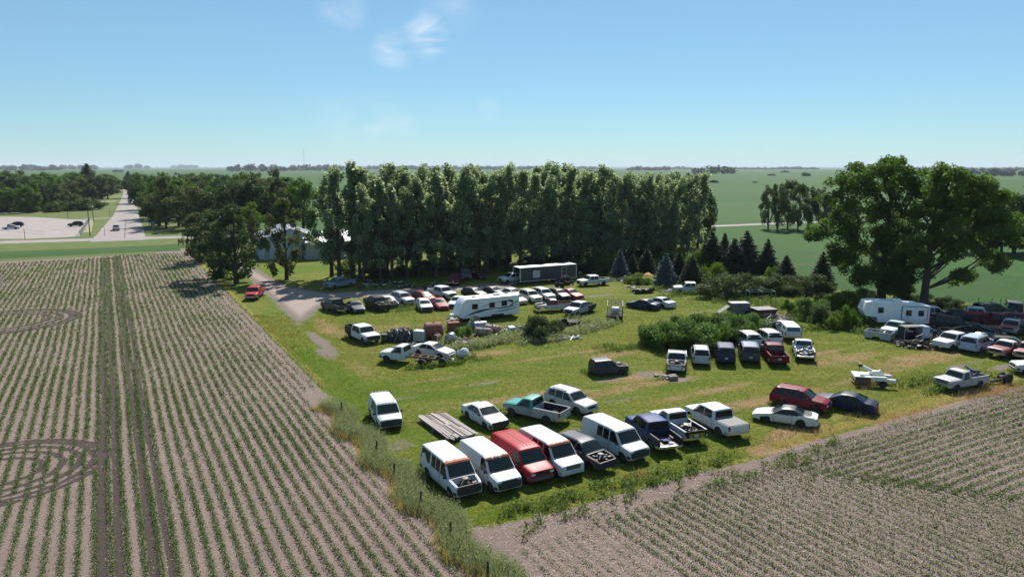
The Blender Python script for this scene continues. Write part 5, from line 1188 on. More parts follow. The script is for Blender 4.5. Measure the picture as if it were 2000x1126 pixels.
V('sedan_car', 'sedan', 'C', 1926, 668, 25, BLACK, 'black sedan body between rusty beams behind the faded red old pickup', 'car', sink=.2, wheels=(0, 0, 0, 0))
V('suv', 'suv', 'C', 1968, 634, 160, MAROON, 'maroon SUV deep in the scrap rows below the big chrome trimmed SUV', 'SUV', sink=.1)
V('pickup_truck', 'extcab', 'C', 1862, 630, -15, (.012, .016, .03), 'dark blue pickup behind the black SUV near the caravan tail', 'pickup')
V('wagon_car', 'wagon', 'C', 1975, 680, -28, DGREY, 'dark grey wagon jammed behind the pinkish old pickup', 'car', sink=.15)
# street and parking lot
V('suv', 'suv', 'C', 148, 442, 205, BLACK, 'black SUV alone at the right end of the parking lot', 'SUV')
V('sedan_car', 'sedan', 'C', 22, 447.5, 205, WHITE, 'white sedan in front of a black SUV in the parking lot', 'car')
V('suv', 'suv', 'C', 31, 443, 205, BLACK, 'black SUV behind the white sedan in the parking lot', 'SUV')
V('pickup_truck', 'crew', 'R', 227, 451, 117, WHITE, 'white pickup parked on the edge of the street', 'pickup', bumpcol=BLACK)
V('sedan_car', 'sedan', 'C', 267, 388, 20, DGREY, 'dark car on a driveway far along the street', 'car')
# ------------------------------------------------------------------ trailers, scrap, buildings, poles
TW = plain('trailer_white', (.70, .72, .74), .4, 0, .12, 1.2)
TBLUE = plain('stripe_blue', (.03, .05, .09), .4); TGREY = plain('stripe_grey', (.25, .28, .32), .4)
def wheel_simple(parent, x, y, z, r, w=.22, rim=STEEL, axis='y', name='wheel'):
    prof = [(r * .6, -w / 2 + .01), (r * .93, -w / 2), (r, -w / 2 + .04), (r, w / 2 - .04), (r * .93, w / 2), (r * .6, w / 2 - .01)]
    o = MB().lathe(prof, axis, 20).build(name, RUBBER, parent, smooth=True, loc=(x, y, z))
    for s_ in (1, -1):
        MB().lathe([(r * .62, s_ * .0), (r * .6, s_ * w * .4), (r * .45, s_ * w * .25), (r * .2, s_ * w * .35), (.02, s_ * w * .35)], axis, 16).build('rim', rim, o, smooth=True)
    return o
def side_line(ua, va, ub, vb, width, hd=None, front_first=True):
    """centre and heading of a box-like thing whose camera-side ground edge runs from a to b (a = front)"""
    p, q = at(ua, va), at(ub, vb); h = math.atan2(p.y - q.y, p.x - q.x) if hd is None else R(hd); m = (p + q) / 2
    n = Vector((-math.sin(h), math.cos(h), 0)); n = n if n.y > 0 else -n
    return m + n * width / 2, h, (p - q).length
def profile_box(prof, w, bevel=.06):
    """prism of a side profile (x, z) across the width, edges eased"""
    mb = MB(); n = len(prof); cx = sum(p[0] for p in prof) / n; cz = sum(p[1] for p in prof) / n; vs = []
    for y, k in ((-w / 2, bevel), (-w / 2 + bevel, 0), (w / 2 - bevel, 0), (w / 2, bevel)):
        for x, z in prof:
            dx, dz = cx - x, cz - z; L = math.hypot(dx, dz); vs.append((x + dx / L * k, y, z + dz / L * k))
    fs = [tuple(range(n)), tuple(3 * n + k for k in range(n))]
    for r in range(3): fs += [(r * n + k, r * n + (k + 1) % n, (r + 1) * n + (k + 1) % n, (r + 1) * n + k) for k in range(n)]
    return mb.add(vs, fs)
def swoosh(pts, w, y, mat, parent, name='stripe'):
    vs = []; n = len(pts)
    for i, (x, z) in enumerate(pts):
        a = pts[max(0, i - 1)]; b = pts[min(n - 1, i + 1)]; dx, dz = b[0] - a[0], b[1] - a[1]; L = math.hypot(dx, dz); ww = w * math.sin(math.pi * (i + .15) / (n - .7)) / 2 + .008
        vs += [(x - dz / L * ww, y, z + dx / L * ww), (x + dz / L * ww, y, z - dx / L * ww)]
    return MB().add(vs, [(2 * i, 2 * i + 1, 2 * i + 3, 2 * i + 2) for i in range(n - 1)]).build(name, mat, parent)
def bez(a, b, c, n=12):
    return [((1 - t) ** 2 * a[0] + 2 * t * (1 - t) * b[0] + t * t * c[0], (1 - t) ** 2 * a[1] + 2 * t * (1 - t) * b[1] + t * t * c[1]) for t in [i / (n - 1) for i in range(n)]]
# travel trailer -------------------------------------------------
c, h, L = side_line(897, 631, 1014, 618, 2.44, 207)
t = empty('travel_trailer', (c.x, c.y, 0), h); tag(t, 'long white travel trailer with dark swoosh stripes and three side windows', 'travel trailer')
l = 4.55; prof = [(-l, .5), (-l, 3.02), (-l + .12, 3.12), (l - 1.9, 3.14), (l - 1.2, 3.08), (l - .75, 2.75), (l - .35, 2.0), (l + .0, 1.0), (l - .15, .72), (l - .6, .5)]
profile_box(prof, 2.44).build('body', TW, t, smooth=30)
ys = 1.226                                # the side that faces the lot is +y here (heading points left)
for x in (2.2, -.35, -2.2):
    f = MB().box((x, ys - .012, 2.02 + (.12 if x < -2 else 0)), (.86, .05, .74), ch=.02).build('window_frame', BLACKP, t)
    MB().box((x, ys + .008, 2.02 + (.12 if x < -2 else 0)), (.74, .03, .62), ch=.01).build('window', GLASS, f)
for p_, w_, m_ in ((bez((3.4, .9), (1.5, 1.55), (-.6, 1.5)), .16, TBLUE), (bez((3.9, .8), (2, 1.2), (.9, 1.25)), .07, TGREY), (bez((1.8, 1.75), (.2, 2.3), (-2.4, 2.45)), .06, TGREY), (bez((-.2, 1.55), (-2.0, 1.45), (-4.4, 1.75)), .09, TBLUE), (bez((-.5, 1.05), (-2.6, 1.15), (-4.4, 1.45)), .12, TGREY), (bez((-2.6, 2.45), (-3.4, 2.5), (-3.6, 2.05)), .2, TBLUE), (bez((-3.0, 1.75), (-3.55, 1.85), (-3.7, 2.1)), .12, TBLUE), (bez((-3.7, 2.1), (-4.1, 2.2), (-4.4, 2.2)), .15, TGREY)):
    for sg in (1, -1): swoosh(p_, w_ * 1.8, sg * (ys + .006), m_, t)
MB().box((-1.6, 0, 3.26), (.9, .75, .26), ch=.09).build('air_conditioner', TW, t)
for x, y in ((2.0, .4), (-3.3, -.4)): MB().box((x, y, 3.19), (.42, .42, .11), ch=.03).build('roof_vent', plain('smoked_vent', (.09, .08, .07), .4), t)
for sg in (1, -1):
    for x in (-.75, -1.6):
        wheel_simple(t, x, sg * .98, .34, .34)
    MB().box((-1.18, sg * 1.19, .62), (1.9, .09, .28), ch=.03).build('wheel_skirt', BLACKP, t)
a_ = MB().bar((l - .6, .5, .48), (l + 1.2, 0, .48), .1).bar((l - .6, -.5, .48), (l + 1.2, 0, .48), .1).box((l + 1.15, 0, .3), (.08, .08, .5)); a_.build('tongue', BLACKP, t)
MB().box((l + .55, 0, .82), (.55, .72, .6), ch=.12).build('gas_tank_cover', TW, t)
MB().box((0, 0, .46), (8.6, 2.1, .1)).build('chassis', DARK, t)
# fifth-wheel caravan -------------------------------------------
c, h, L = side_line(1712, 641, 1801, 642, 2.44, 171)
t = empty('fifth_wheel_caravan', (c.x, c.y, 0), h); tag(t, 'white caravan with a raised overhanging nose and ribbed front under the cottonwoods', 'caravan')
l = 3.5; prof = [(-l, .75), (-l, 3.02), (-l + 1.6, 3.2), (.2, 3.42), (l + .1, 3.48), (l + .7, 3.35), (l + 1.05, 2.2), (l + .75, 1.55), (l - .7, 1.4), (l - .8, .75)]
profile_box(prof, 2.44).build('body', TW, t, smooth=25)
ysd = 1.226
so = MB().box((-l + 1.85, ysd + .03, 2.05), (3.0, .12, 1.7), ch=.02).build('slide_out', TW, t)
for e_ in ((-l + .33, 2.05, .05, 1.74), (-l + 3.37, 2.05, .05, 1.74)): MB().box((e_[0], ysd + .06, e_[1]), (e_[2], .12, e_[3])).build('slide_trim', TBLUE, so)
MB().box((-l + 1.85, ysd + .06, 2.93), (3.1, .12, .05)).build('slide_trim', TBLUE, so)
for x, y in ((-l + 1.1, .115), (-l + 2.55, .115), (l - 1.1, .02)):
    f = MB().box((x, ysd + y - .01, 2.1 + (.25 if x > 0 else 0)), (.68, .05, .72), ch=.02).build('window_frame', BLACKP, t)
    MB().box((x, ysd + y + .01, 2.1 + (.25 if x > 0 else 0)), (.56, .04, .58), ch=.01).build('window', GLASS, f)
for k in range(6): MB().box((l + .98 - k * .05 if k else l + .98, 0, 2.35 + k * .16), (.1, 2.1, .05), M=Matrix.Rotation(.25, 3, 'Y')).build('front_rib', TGREY if k % 2 else TW, t)
for x, y, d_ in ((2.6, .5, (.7, .6, .2)), (1.0, -.2, (.6, .5, .2)), (.3, .3, (1.0, .75, .34)), (-1.6, .3, (.7, .6, .24))): MB().box((x, y, interp([(-3.5, 3.02), (-1.9, 3.2), (.2, 3.42), (3.6, 3.48)], x) + d_[2] / 2 - .02), d_, ch=.08).build('roof_vent' if d_[0] < .9 else 'air_conditioner', TW, t)
for sg in (1, -1):
    for x in (-.6, -1.5): wheel_simple(t, x, sg * 1.0, .36, .36)
    MB().box((l + .2, sg * .9, .7), (.1, .1, 1.45)).box((l + .2, sg * .9, .03), (.25, .25, .05)).build('landing_leg', BLACKP, t)
MB().box((-.2, 0, .7), (6.4, 2.2, .12)).build('chassis', DARK, t)
# enclosed trailer ----------------------------------------------
c, h, L = side_line(1017, 557, 1124, 547, 2.5, 208)
t = empty('enclosed_trailer', (c.x, c.y, 0), h); tag(t, 'long dark grey enclosed trailer with white roof at the edge of the poplars', 'trailer')
l = L / 2; sl = plain('slate_panel', (.040, .044, .050), .55, 0, .35, .6); wt = plain('white_trim', (.6, .6, .6), .4, .1)
m = MB(); zt, zb = 2.95, .55
for y in (-1.22, 1.22): m.box((0, y, (zt + zb) / 2), (2 * l, .06, zt - zb))
m.box((-l + .03, 0, (zt + zb) / 2), (.06, 2.38, zt - zb)).box((0, 0, zb + .03), (2 * l - .12, 2.38, .06)); m.build('side_panel', sl, t)
MB().box((0, 0, zt + .06), (2 * l + .08, 2.56, .1), ch=.04).build('roof', plain('white_roof', (.78, .78, .76), .4), t)
for x in (-l, l - .02): 
    for y in (-1.24, 1.24): MB().box((x, y, (zt + zb) / 2), (.12, .1, zt - zb + .04)).build('corner_trim', wt, t)
for sg in (1, -1): MB().box((0, sg * 1.262, zb + .04), (2 * l - .2, .03, .1)).build('bottom_rail', wt, t)
for k in range(9): 
    for sg in (1, -1): MB().box((-l + .9 + k * (2 * l - 1.6) / 8, sg * 1.253, (zt + zb) / 2), (.05, .018, zt - zb - .1)).build('seam', plain('panel_seam', (.05, .055, .06), .5), t)
MB().box((l - 3.3, 1.262, 1.75), (1.4, .03, 1.3)).build('patch_panel', plain('bare_patch', (.45, .47, .5), .5, 0, .3), t, None)
d_ = MB().box((-l + 2.6, 1.262, 1.6), (1.0, .03, 1.95)).build('side_door', sl, t)
for q in ((-l + 2.08, 1.6, .05, 2.0), (-l + 3.12, 1.6, .05, 2.0), (-l + 2.6, 2.6, 1.09, .05)): MB().box((q[0], 1.27, q[1]), (q[2], .03, q[3])).build('door_trim', wt, d_)
for sg in (1, -1):
    for x in (-.9, -1.8): wheel_simple(t, x, sg * 1.0, .34, .34)
MB().add([(l, -1.1, .58), (l, 1.1, .58), (l + 1.7, 1.1, .12), (l + 1.7, -1.1, .12), (l, -1.1, .5), (l, 1.1, .5), (l + 1.7, 1.1, .04), (l + 1.7, -1.1, .04)], [(0, 1, 2, 3), (7, 6, 5, 4), (0, 4, 5, 1), (1, 5, 6, 2), (2, 6, 7, 3), (3, 7, 4, 0)]).build('loading_ramp', plain('ramp_wood', (.10, .085, .07), .9), t)
# stake trailer -------------------------------------------------
p = at(1201, 620); t = empty('stake_trailer', (p.x, p.y, 0), R(82)); tag(t, 'black stake sided trailer loaded with a white tank, seen from behind', 'trailer')
MB().box((0, 0, .62), (4.6, 2.1, .12)).build('deck', DARK, t)
m = MB()
for y in (-1.03, 1.03):
    for x in (-2.25, -1.1, 0, 1.1, 2.25): m.box((x, y, 1.35), (.07, .06, 1.4))
    for z in (.95, 1.25, 1.55, 1.85, 2.05): m.box((0, y, z), (4.5, .04, .07))
for z in (.95, 1.25, 1.55, 1.85, 2.05): m.box((2.28, 0, z), (.04, 2.06, .07))
for y in (-.5, 0, .5): m.box((2.28, y, 1.35), (.06, .06, 1.4))
m.build('stake_rack', plain('grey_pipe', (.16, .17, .18), .5, .4), t)
m = MB()
for z in (.8, 1.05): m.box((-2.3, 0, z), (.05, 2.05, .12))
m.box((-2.3, 0, .45), (.1, 2.0, .14)).build('rear_gate', BLACKP, t)
for y in (-.95, .95):
    for x in (-.4, -1.3): wheel_simple(t, x, y, .36, .36)
o = empty('tank', (p.x - .1, p.y - .9, .69), R(82)); tag(o, 'white plastic tank in a wire cage on the stake trailer', 'tank')
MB().lathe([(.1, -.55), (.42, -.5), (.45, -.4), (.45, .4), (.42, .5), (.1, .55)], 'y', 18, (0, 0, .55)).build('drum', plain('milky_plastic', (.6, .6, .58), .4), o, smooth=True)
m = MB()
for x in (-.5, .5):
    for y in (-.6, -.2, .2, .6): m.box((x, y, .5), (.03, .03, 1.0))
    for z in (.05, .5, 1.0): m.box((x, 0, z), (.03, 1.24, .03))
m.build('cage', CHROME, o)
# bed-less frame rails of the cab truck
RUSTM = rust((.085, .05, .036), (.17, .10, .07))
m = MB()
for y in (-.43, .43): m.box((-1.35, y, .86), (3.9, .09, .2))
for x in (-3.0, -2.2, -1.3, -.4): m.box((x, 0, .86), (.12, .78, .14))
m.box((CC['half'] * 0 - 1.12, 0, .52), (.14, 1.5, .14)); m.build('frame_rail', RUSTM, CC)
# junk in truck beds --------------------------------------------
def junk(name, label, cat, x, y, z, n, rad, hh, mats, seed, long=.9, group=None, rz=0):
    """one heap of tangled scrap: bars, bent sheets and lumps, wired together"""
    g = random.Random(seed); o = empty(name, (x, y, z), rz); tag(o, label, cat, group)
    bars, lumps = MB(), MB()
    for i in range(n):
        a = g.uniform(0, 6.28); q = rad * g.random() ** .6; zz = hh * (1 - q / rad) * g.uniform(.3, 1) + .05
        cx, cy = q * math.cos(a), q * math.sin(a)
        if g.random() < .55:
            b = g.uniform(0, 6.28); l_ = long * g.uniform(.35, 1); e_ = (cx + l_ * math.cos(b), cy + l_ * math.sin(b), max(.04, zz + g.uniform(-.4, .4)))
            bars.bar((cx, cy, zz), e_, g.uniform(.03, .09), g.uniform(.03, .16), g.randrange(len(mats)))
        else:
            M = Matrix.Rotation(g.uniform(0, 3), 3, 'Z') @ Matrix.Rotation(g.uniform(-.6, .6), 3, 'X')
            lumps.box((cx, cy, max(.1, zz * .7)), (g.uniform(.15, .6), g.uniform(.12, .5), g.uniform(.06, .35)), g.randrange(len(mats)), M=M, ch=.03)
    if 0 < len(bars.f) < 30: lumps.add(bars.v, bars.f); lumps.m[-len(bars.f):] = bars.m; bars = MB()
    if bars.f: bars.build('bars', mats, o)
    if lumps.f: lumps.build('sheet_scrap', mats, o)
    return o
def bedpoint(i, back):
    x, y, hd, L_, W_ = VEH[i]; return x - math.cos(R(hd)) * back, y - math.sin(R(hd)) * back
WM = plain('white_scrap', (.6, .6, .6), .5, 0, .35); BM = plain('blue_scrap', (.05, .11, .25), .45); RM = plain('red_scrap', (.3, .03, .04), .5); GM = plain('grey_scrap', (.22, .21, .2), .6); PK = plain('pale_board', (.38, .30, .27), .85, 0, .4, 2)
x, y = bedpoint(7, 1.5); junk('scrap_heap', 'tangled dark scrap filling the bed of the short cab white pickup', 'scrap', x, y, .72, 34, .75, .75, [GREASE, DARK, GM], 3)
x, y = bedpoint(22, 1.6); junk('scrap_heap', 'bent white and grey body panels piled in the small white pickup', 'scrap', x, y, .72, 40, .8, .7, [WM, GM, DARK, STEEL], 4, 1.3)
i = next(k for k, q in enumerate(VEH) if abs(q[2] + 158) < .1); x, y = bedpoint(i, 1.3); junk('scrap_heap', 'blue and black junk heaped in the grey farm pickup bed', 'scrap', x, y, .72, 40, .8, .9, [BM, BM, DARK, GM], 5)
x2, y2 = bedpoint(i, 1.9); o = empty('tyre', (x2, y2, 1.45)); tag(o, 'single black tyre lying on the junk in the grey farm pickup', 'tyre'); wheel_simple(o, 0, 0, 0, .36, .22, STEEL, 'z', 'tread')
x, y = bedpoint(6, 1.7); o = MB().box((0, 0, 0), (1.5, .55, .06), M=Matrix.Rotation(.12, 3, 'Y'), ch=.01).build('tailgate_panel', paint(BLUE, .1), None); o.location = (x, y, .82); o.rotation_euler = (0, 0, R(106)); tag(o, 'blue body panel lying flat in the bed of the dark blue pickup', 'panel')
i = next(k for k, q in enumerate(VEH) if q[2] == -53 and abs(q[3] - 5.85) < .1); x, y = bedpoint(i, 2.0); junk('scrap_heap', 'rusty dark bars sticking out of the black work bed', 'scrap', x, y, .9, 20, .7, .8, [RUSTM, GREASE], 8)
x, y = bedpoint(7, 2.78)[0], bedpoint(7, 2.78)[1]
# yellow lettering on the black tailgate: rough strokes as in the photograph, none of them legible
root = next(o for o in bpy.data.objects if o.get('label', '').startswith('white short cab pickup with junk'))
tgt = next(c_ for c_ in root.children if c_.name.startswith('tailgate')); g = random.Random(4); m = MB(); YL = plain('yellow_paint', (.42, .40, .03), .6)
for r_, z in enumerate((.98, .86, .76)):
    yy = -.66
    while yy < .62:
        w_ = g.uniform(.04, .12); m.box((-2.79, yy, z + g.uniform(-.012, .012)), (.012, w_, g.uniform(.03, .09)), rz=0); yy += w_ + g.uniform(.02, .06)
m.build('lettering', YL, tgt)
# lumber stack --------------------------------------------------
p, q = at(880, 868), at(815, 822); h = math.atan2(q.y - p.y, q.x - p.x); WOOD = [plain('weathered_wood_%s' % n_, c_, .9, 0, .35, 5) for n_, c_ in (('pale', (.40, .34, .32)), ('grey', (.30, .26, .25)), ('dark', (.17, .135, .125)))]
ux, uy = math.cos(h), math.sin(h); nx, ny = math.sin(h), -math.cos(h); LL = (q - p).length; g = random.Random(12)
for k in (0, 1, 2):
    t_ = (.12, .5, .88)[k] * LL; o = MB().box((0, 0, .14), (.2, 2.5, .28), ch=.01).build('timber', WOOD[2]); o.location = (p.x + ux * t_ + nx * 1.15, p.y + uy * t_ + ny * 1.15, 0); o.rotation_euler = (0, 0, h); tag(o, 'squared dark bearer under the lumber stack', 'timber', 'bearers under the lumber stack')
for lay in range(3):
    yv = 0.0
    while yv < 2.35 - lay * .1:
        w_ = g.choice((.14, .19, .19, .24)); l_ = LL * (g.uniform(.82, 1.0) if lay < 2 else g.uniform(.3, .95)); s_ = g.uniform(0, LL - l_) if lay < 2 else g.choice((g.uniform(0, .2), LL - l_ + g.uniform(-.1, .3)))
        if lay == 2 and g.random() < .25: yv += w_; continue
        o = MB().box((0, 0, 0), (l_, w_ - .012, .045), ch=.005).build('board', WOOD[g.choice((0, 0, 1, 1, 2) if lay < 2 else (0, 0, 0, 1, 2))])
        o.location = (p.x + ux * (s_ + l_ / 2) + nx * (yv + w_ / 2), p.y + uy * (s_ + l_ / 2) + ny * (yv + w_ / 2), .31 + lay * .052); o.rotation_euler = (0, 0, h + g.uniform(-.006, .006) * (1 + 2 * lay))
        tag(o, 'grey weathered board in the long lumber stack beside the white sedan', 'board', 'boards of the lumber stack'); yv += w_
# the scrap line in the middle ----------------------------------
def cyl_tank(name, label, u, v, r, l_, mat, hd, z=None, tilt=0, cat='tank', legs=False):
    p = at(u, v); o = empty(name, (p.x, p.y, (r + .08 if legs else r) if z is None else z), R(hd)); tag(o, label, cat); o.rotation_euler = (0, tilt, R(hd))
    MB().lathe([(r * .25, -l_ / 2 - r * .22), (r * .75, -l_ / 2 - r * .12), (r, -l_ / 2 + .05), (r, l_ / 2 - .05), (r * .75, l_ / 2 + r * .12), (r * .25, l_ / 2 + r * .22)], 'x', 22).build('shell', mat, o, smooth=True)
    m = MB()
    for x in (-l_ * .3, l_ * .3): m.lathe([(r + .005, x - .03), (r + .015, x - .03), (r + .015, x + .03), (r + .005, x + .03)], 'x', 22)
    m.lathe([(.06, r - .02), (.06, r + .1), (.1, r + .1), (.1, r + .13)], 'z', 10); m.build('fitting', GREASE, o)
    if legs: MB().box((-l_ * .3, 0, -r - .0), (.1, r * 1.2, .16)).box((l_ * .3, 0, -r), (.1, r * 1.2, .16)).build('cradle', RUSTM, o)
    return o
RT = rust((.12, .035, .028), (.24, .075, .05), 2.5); WR = rust((.34, .32, .31), (.24, .15, .11), 1.8); GRN = plain('olive_tank', (.16, .19, .12), .5, 0, .4, 1.5); GALV = plain('galvanised', (.30, .32, .34), .45, .4, .3, 2)
cyl_tank('fuel_tank', 'large rust red fuel tank lying in the scrap line', 847, 662, 1.0, 2.0, RT, 10, legs=True)
cyl_tank('fuel_tank', 'smaller dark rusty tank in front of the rust red tank', 853, 668, .5, 1.0, rust((.05, .028, .022), (.10, .05, .035)), 60)
cyl_tank('fuel_tank', 'galvanised drum like tank beside the dense green bush', 880, 667, .55, 1.0, GALV, 70)
cyl_tank('fuel_tank', 'olive green tank leaning up at an angle by the travel trailer', 924, 644, .5, 1.9, GRN, 60, 1.0, -.7)
cyl_tank('fuel_tank', 'white and pink rusty tank lying in the weeds', 944, 655, .5, 2.0, WR, -20)
cyl_tank('fuel_tank', 'pale rusty tank lying behind the white and pink tank', 962, 648, .45, 2.1, rust((.36, .30, .28), (.26, .15, .11), 1.5), -32)
cyl_tank('fuel_tank', 'galvanised ribbed tank lying nearest the olive tank', 938, 645, .6, 1.6, GALV, 15)
p = at(785, 664); o = empty('tarp_heap', (p.x, p.y, 0), R(5)); tag(o, 'long heap under a black ribbed tarp at the left of the scrap line', 'heap')
gx = np.random.default_rng(4); vs = []; nn = 28
for i in range(nn):
    t_ = i / (nn - 1); R1 = 1.15 * (math.sin(math.pi * (.1 + .85 * t_)) ** .5) * (1 + .05 * math.sin(i * 2.2)) 
    for k in range(13):
        a = math.pi * k / 12; rr = R1 * (1 + .06 * gx.normal()); vs.append((-2.1 + 4.2 * t_ + .1 * gx.normal() * .4, rr * 1.15 * math.cos(a), max(0, rr * 1.3 * math.sin(a))))
MB().add(vs, [(i * 13 + k, i * 13 + k + 1, i * 13 + k + 14, i * 13 + k + 13) for i in range(nn - 1) for k in range(12)] + [tuple(range(13)), tuple((nn - 1) * 13 + k for k in range(13))]).build('tarp', plain('black_tarp', (.014, .013, .014), .5), o)
m = MB()
for k in range(3): m.bar((-.9 + k * .8, -1.7, .05), (-.3 + k * .75, -.85, 1.2), .03, .04)
m.build('lath', PK, o)
def appliance(name, label, u, v, d_, mat, hd, cat, door=None, z=0, tilt=0.0):
    p = at(u, v); o = empty(name, (p.x, p.y, z), R(hd)); tag(o, label, cat); o.rotation_euler = (tilt, 0, R(hd))
    MB().box((0, 0, d_[2] / 2), d_, ch=.03).build('cabinet', mat, o)
    MB().box((0, -d_[1] / 2 - .012, d_[2] * .58), (d_[0] * .9, .03, d_[2] * .72), ch=.01).build('door', door or mat, o); MB().box((d_[0] * .36, -d_[1] / 2 - .045, d_[2] * .6), (.03, .04, .3)).build('handle', CHROME, o)
    MB().box((0, -d_[1] / 2 - .01, .1), (d_[0] * .86, .03, .12)).build('kick_plate', BLACKP, o); return o
appliance('chest_freezer', 'white cabinet with a grey front beside the black tarp', 820, 666, (1.3, 1.0, 1.35), WM, -15, 'cabinet', plain('grey_door', (.3, .32, .36), .4))
appliance('drum_bin', 'dark green square bin right of the black bed truck', 751, 668, (.7, .6, 1.0), plain('green_bin', (.02, .035, .02), .6), 0, 'bin')
appliance('washing_machine', 'white appliance tipped in the weeds right of the tanks', 998, 652, (.75, .75, 1.0), plain('bluish_enamel', (.45, .50, .56), .3), 25, 'appliance', tilt=.15)
appliance('washing_machine', 'small grey appliance leaning in the weeds left of the fence stub', 1017, 652, (.65, .6, 1.0), plain('grey_enamel', (.26, .28, .30), .4), 30, 'appliance', tilt=-.25)
appliance('rusty_stove', 'rusty red cabinet with rubbish on top behind the green bush', 886, 645, (1.5, .9, 1.1), RT, 20, 'cabinet')
for u, v, n_, rad, hh, mats, sd, lb in ((915, 672, 60, 1.8, .75, [PK, PK, WM, RT], 21, 'loose pinkish boards dumped right of the green bush'), (985, 650, 26, 1.0, .8, [PK, WM], 22, 'splintered pale boards beside the white appliance'), (802, 677, 14, 2.4, .2, [PK, GM], 23, 'flat broken boards in front of the black tarp heap'), (890, 640, 14, .7, .35, [WM, PK], 24, 'white rubbish heaped on the rusty cabinet'), (955, 640, 24, 1.2, .8, [WM, GM], 25, 'grey white sheet metal behind the tanks'), (1092, 664, 12, .9, .5, [PK, WM], 26, 'pale slab and boards in the weeds'), (1160, 642, 22, 1.1, .7, [WM, BM, GM], 27, 'white and blue wreckage in the weeds left of the stake trailer'), (1120, 660, 10, .8, .3, [GM, WM], 28, 'low grey scrap at the front of the weeds')):
    p = at(u, v); junk('scrap_heap', lb, 'scrap', p.x, p.y, .0 if sd != 24 else 1.1, n_, rad, hh, mats, sd, 1.5)
p = at(1118, 634); o = empty('tractor_tyre', (p.x, p.y, .28)); tag(o, 'huge black lugged tractor tyre lying in the weeds before the silver pickup', 'tyre'); wheel_simple(o, 0, 0, 0, .95, .5, GREASE, 'z', 'tread')
m = MB()
for k in range(22):
    a = 2 * math.pi * k / 22
    m.box((.94 * math.cos(a), .94 * math.sin(a), 0), (.12, .08, .5), rz=a)
m.build('lug', RUBBER, o)
p = at(1101, 637); o = empty('tractor_tyre', (p.x, p.y, .55), R(40)); tag(o, 'upright black tractor tyre standing at the silver pickup front', 'tyre'); wheel_simple(o, 0, 0, 0, .55, .35, GREASE, 'y', 'tread')
p = at(1033, 640); o = empty('fence_stub', (p.x, p.y, 0), R(0)); tag(o, 'short stub of fence with a dark post and two rails', 'fence'); MB().box((0, 0, .85), (.16, .16, 1.7)).build('post', BARK, o); MB().bar((.08, 0, 1.0), (1.7, 0, .95), .05, .12).bar((.08, 0, .7), (1.7, 0, .66), .05, .1).build('rail', BARKL, o)
p = at(885, 706); junk('wrecked_axle', 'white fender and axle scrap at the end of the bare frame truck', 'scrap', p.x, p.y, 0, 16, .7, .6, [WM, DARK, GREASE], 31)
p = at(904, 700); o = empty('fuel_tank', (p.x, p.y, .62), R(30)); tag(o, 'white dome ended tank standing in weeds right of the bare frame truck', 'tank'); o.rotation_euler = (0, -.5, R(-30)); MB().lathe([(.05, -.75), (.3, -.7), (.46, -.5), (.5, -.25), (.5, .3), (.42, .55), (.1, .65)], 'x', 20).build('shell', WM, o, smooth=True); MB().lathe([(.08, .45), (.08, .6), (.14, .6), (.14, .66)], 'z', 10).build('valve', GREASE, o)
p = at(887, 712); o = empty('dual_wheel', (p.x - 1.2, p.y - .3, .0), R(160)); tag(o, 'dark rear wheel beneath the bare frame rails', 'wheel'); wheel_simple(o, 0, 0, .4, .42, .3, STEEL, 'y', 'tread')
p = at(1314, 741); o = MB().box((0, 0, .22), (.85, .75, .44), ch=.05).box((.1, .1, .46), (.5, .4, .06)).build('concrete_block', plain('pinkish_block', (.22, .16, .15), .8)); o.location = p; o.rotation_euler = (0, 0, .2); tag(o, 'square pinkish block in front of the smashed white truck', 'block')
p = at(1299, 737); junk('scrap_heap', 'pale flattened scrap beside the square block', 'scrap', p.x, p.y, 0, 14, 1.0, .25, [PK, GM], 33)
# platform, tank and rubble behind the thicket ------------------
p = at(1490, 616); o = empty('wooden_platform', (p.x, p.y, 0), R(12)); tag(o, 'weathered raised wooden platform behind the thicket', 'platform'); m = MB()
for k in range(10): m.box((-1.4 + k * .31, 0, 1.05), (.29, 2.4, .06))
m.build('deck', WOOD[1], o); MB().box((0, -1.15, .6), (3.1, .1, .85)).box((0, 1.1, .6), (3.1, .1, .85)).build('side_board', plain('dark_wood', (.05, .035, .035), .9), o)
for x in (-1.35, 1.35):
    for y in (-1.0, 1.0): MB().box((x, y, .5), (.18, .18, 1.0)).build('leg', WOOD[2], o)
p = at(1446, 612); o = empty('livestock_trailer', (p.x, p.y, 0), R(185)); tag(o, 'rusty purple grey steel box with a sloping grey ramp behind the thicket', 'steel box'); MB().box((.3, 0, .9), (2.7, 1.7, 1.5), ch=.04).build('box_body', plain('mauve_steel', (.16, .14, .16), .6, .2, .4, 1.2), o); MB().add([(1.8, -.6, 1.2), (1.8, .6, 1.2), (3.3, .6, .2), (3.3, -.6, .2), (1.8, -.6, 1.1), (1.8, .6, 1.1), (3.3, .6, .1), (3.3, -.6, .1)], [(0, 1, 2, 3), (7, 6, 5, 4), (0, 4, 5, 1), (2, 6, 7, 3), (0, 3, 7, 4), (1, 5, 6, 2)]).build('ramp', GM, o)
for y in (-.9, .9): wheel_simple(o, -.6, y, .32, .32)
p = at(1484, 597); o = empty('pipe_frame', (p.x, p.y, 0), R(0)); tag(o, 'green grey pipe frame standing in the tall grass behind the platform', 'frame'); m = MB()
for x in (-1.9, 0, 1.9):
    for y in (-.9, .9): m.tube([(x, y, 0), (x, y, 2.3)], .05, 6)
for y in (-.9, .9): m.tube([(-1.9, y, 2.3), (1.9, y, 2.3)], .055, 6)
for x in (-1.9, 0, 1.9): m.tube([(x, -.9, 2.3), (x, .9, 2.3)], .055, 6)
m.build('pipe', plain('green_pipe', (.12, .17, .15), .5), o)
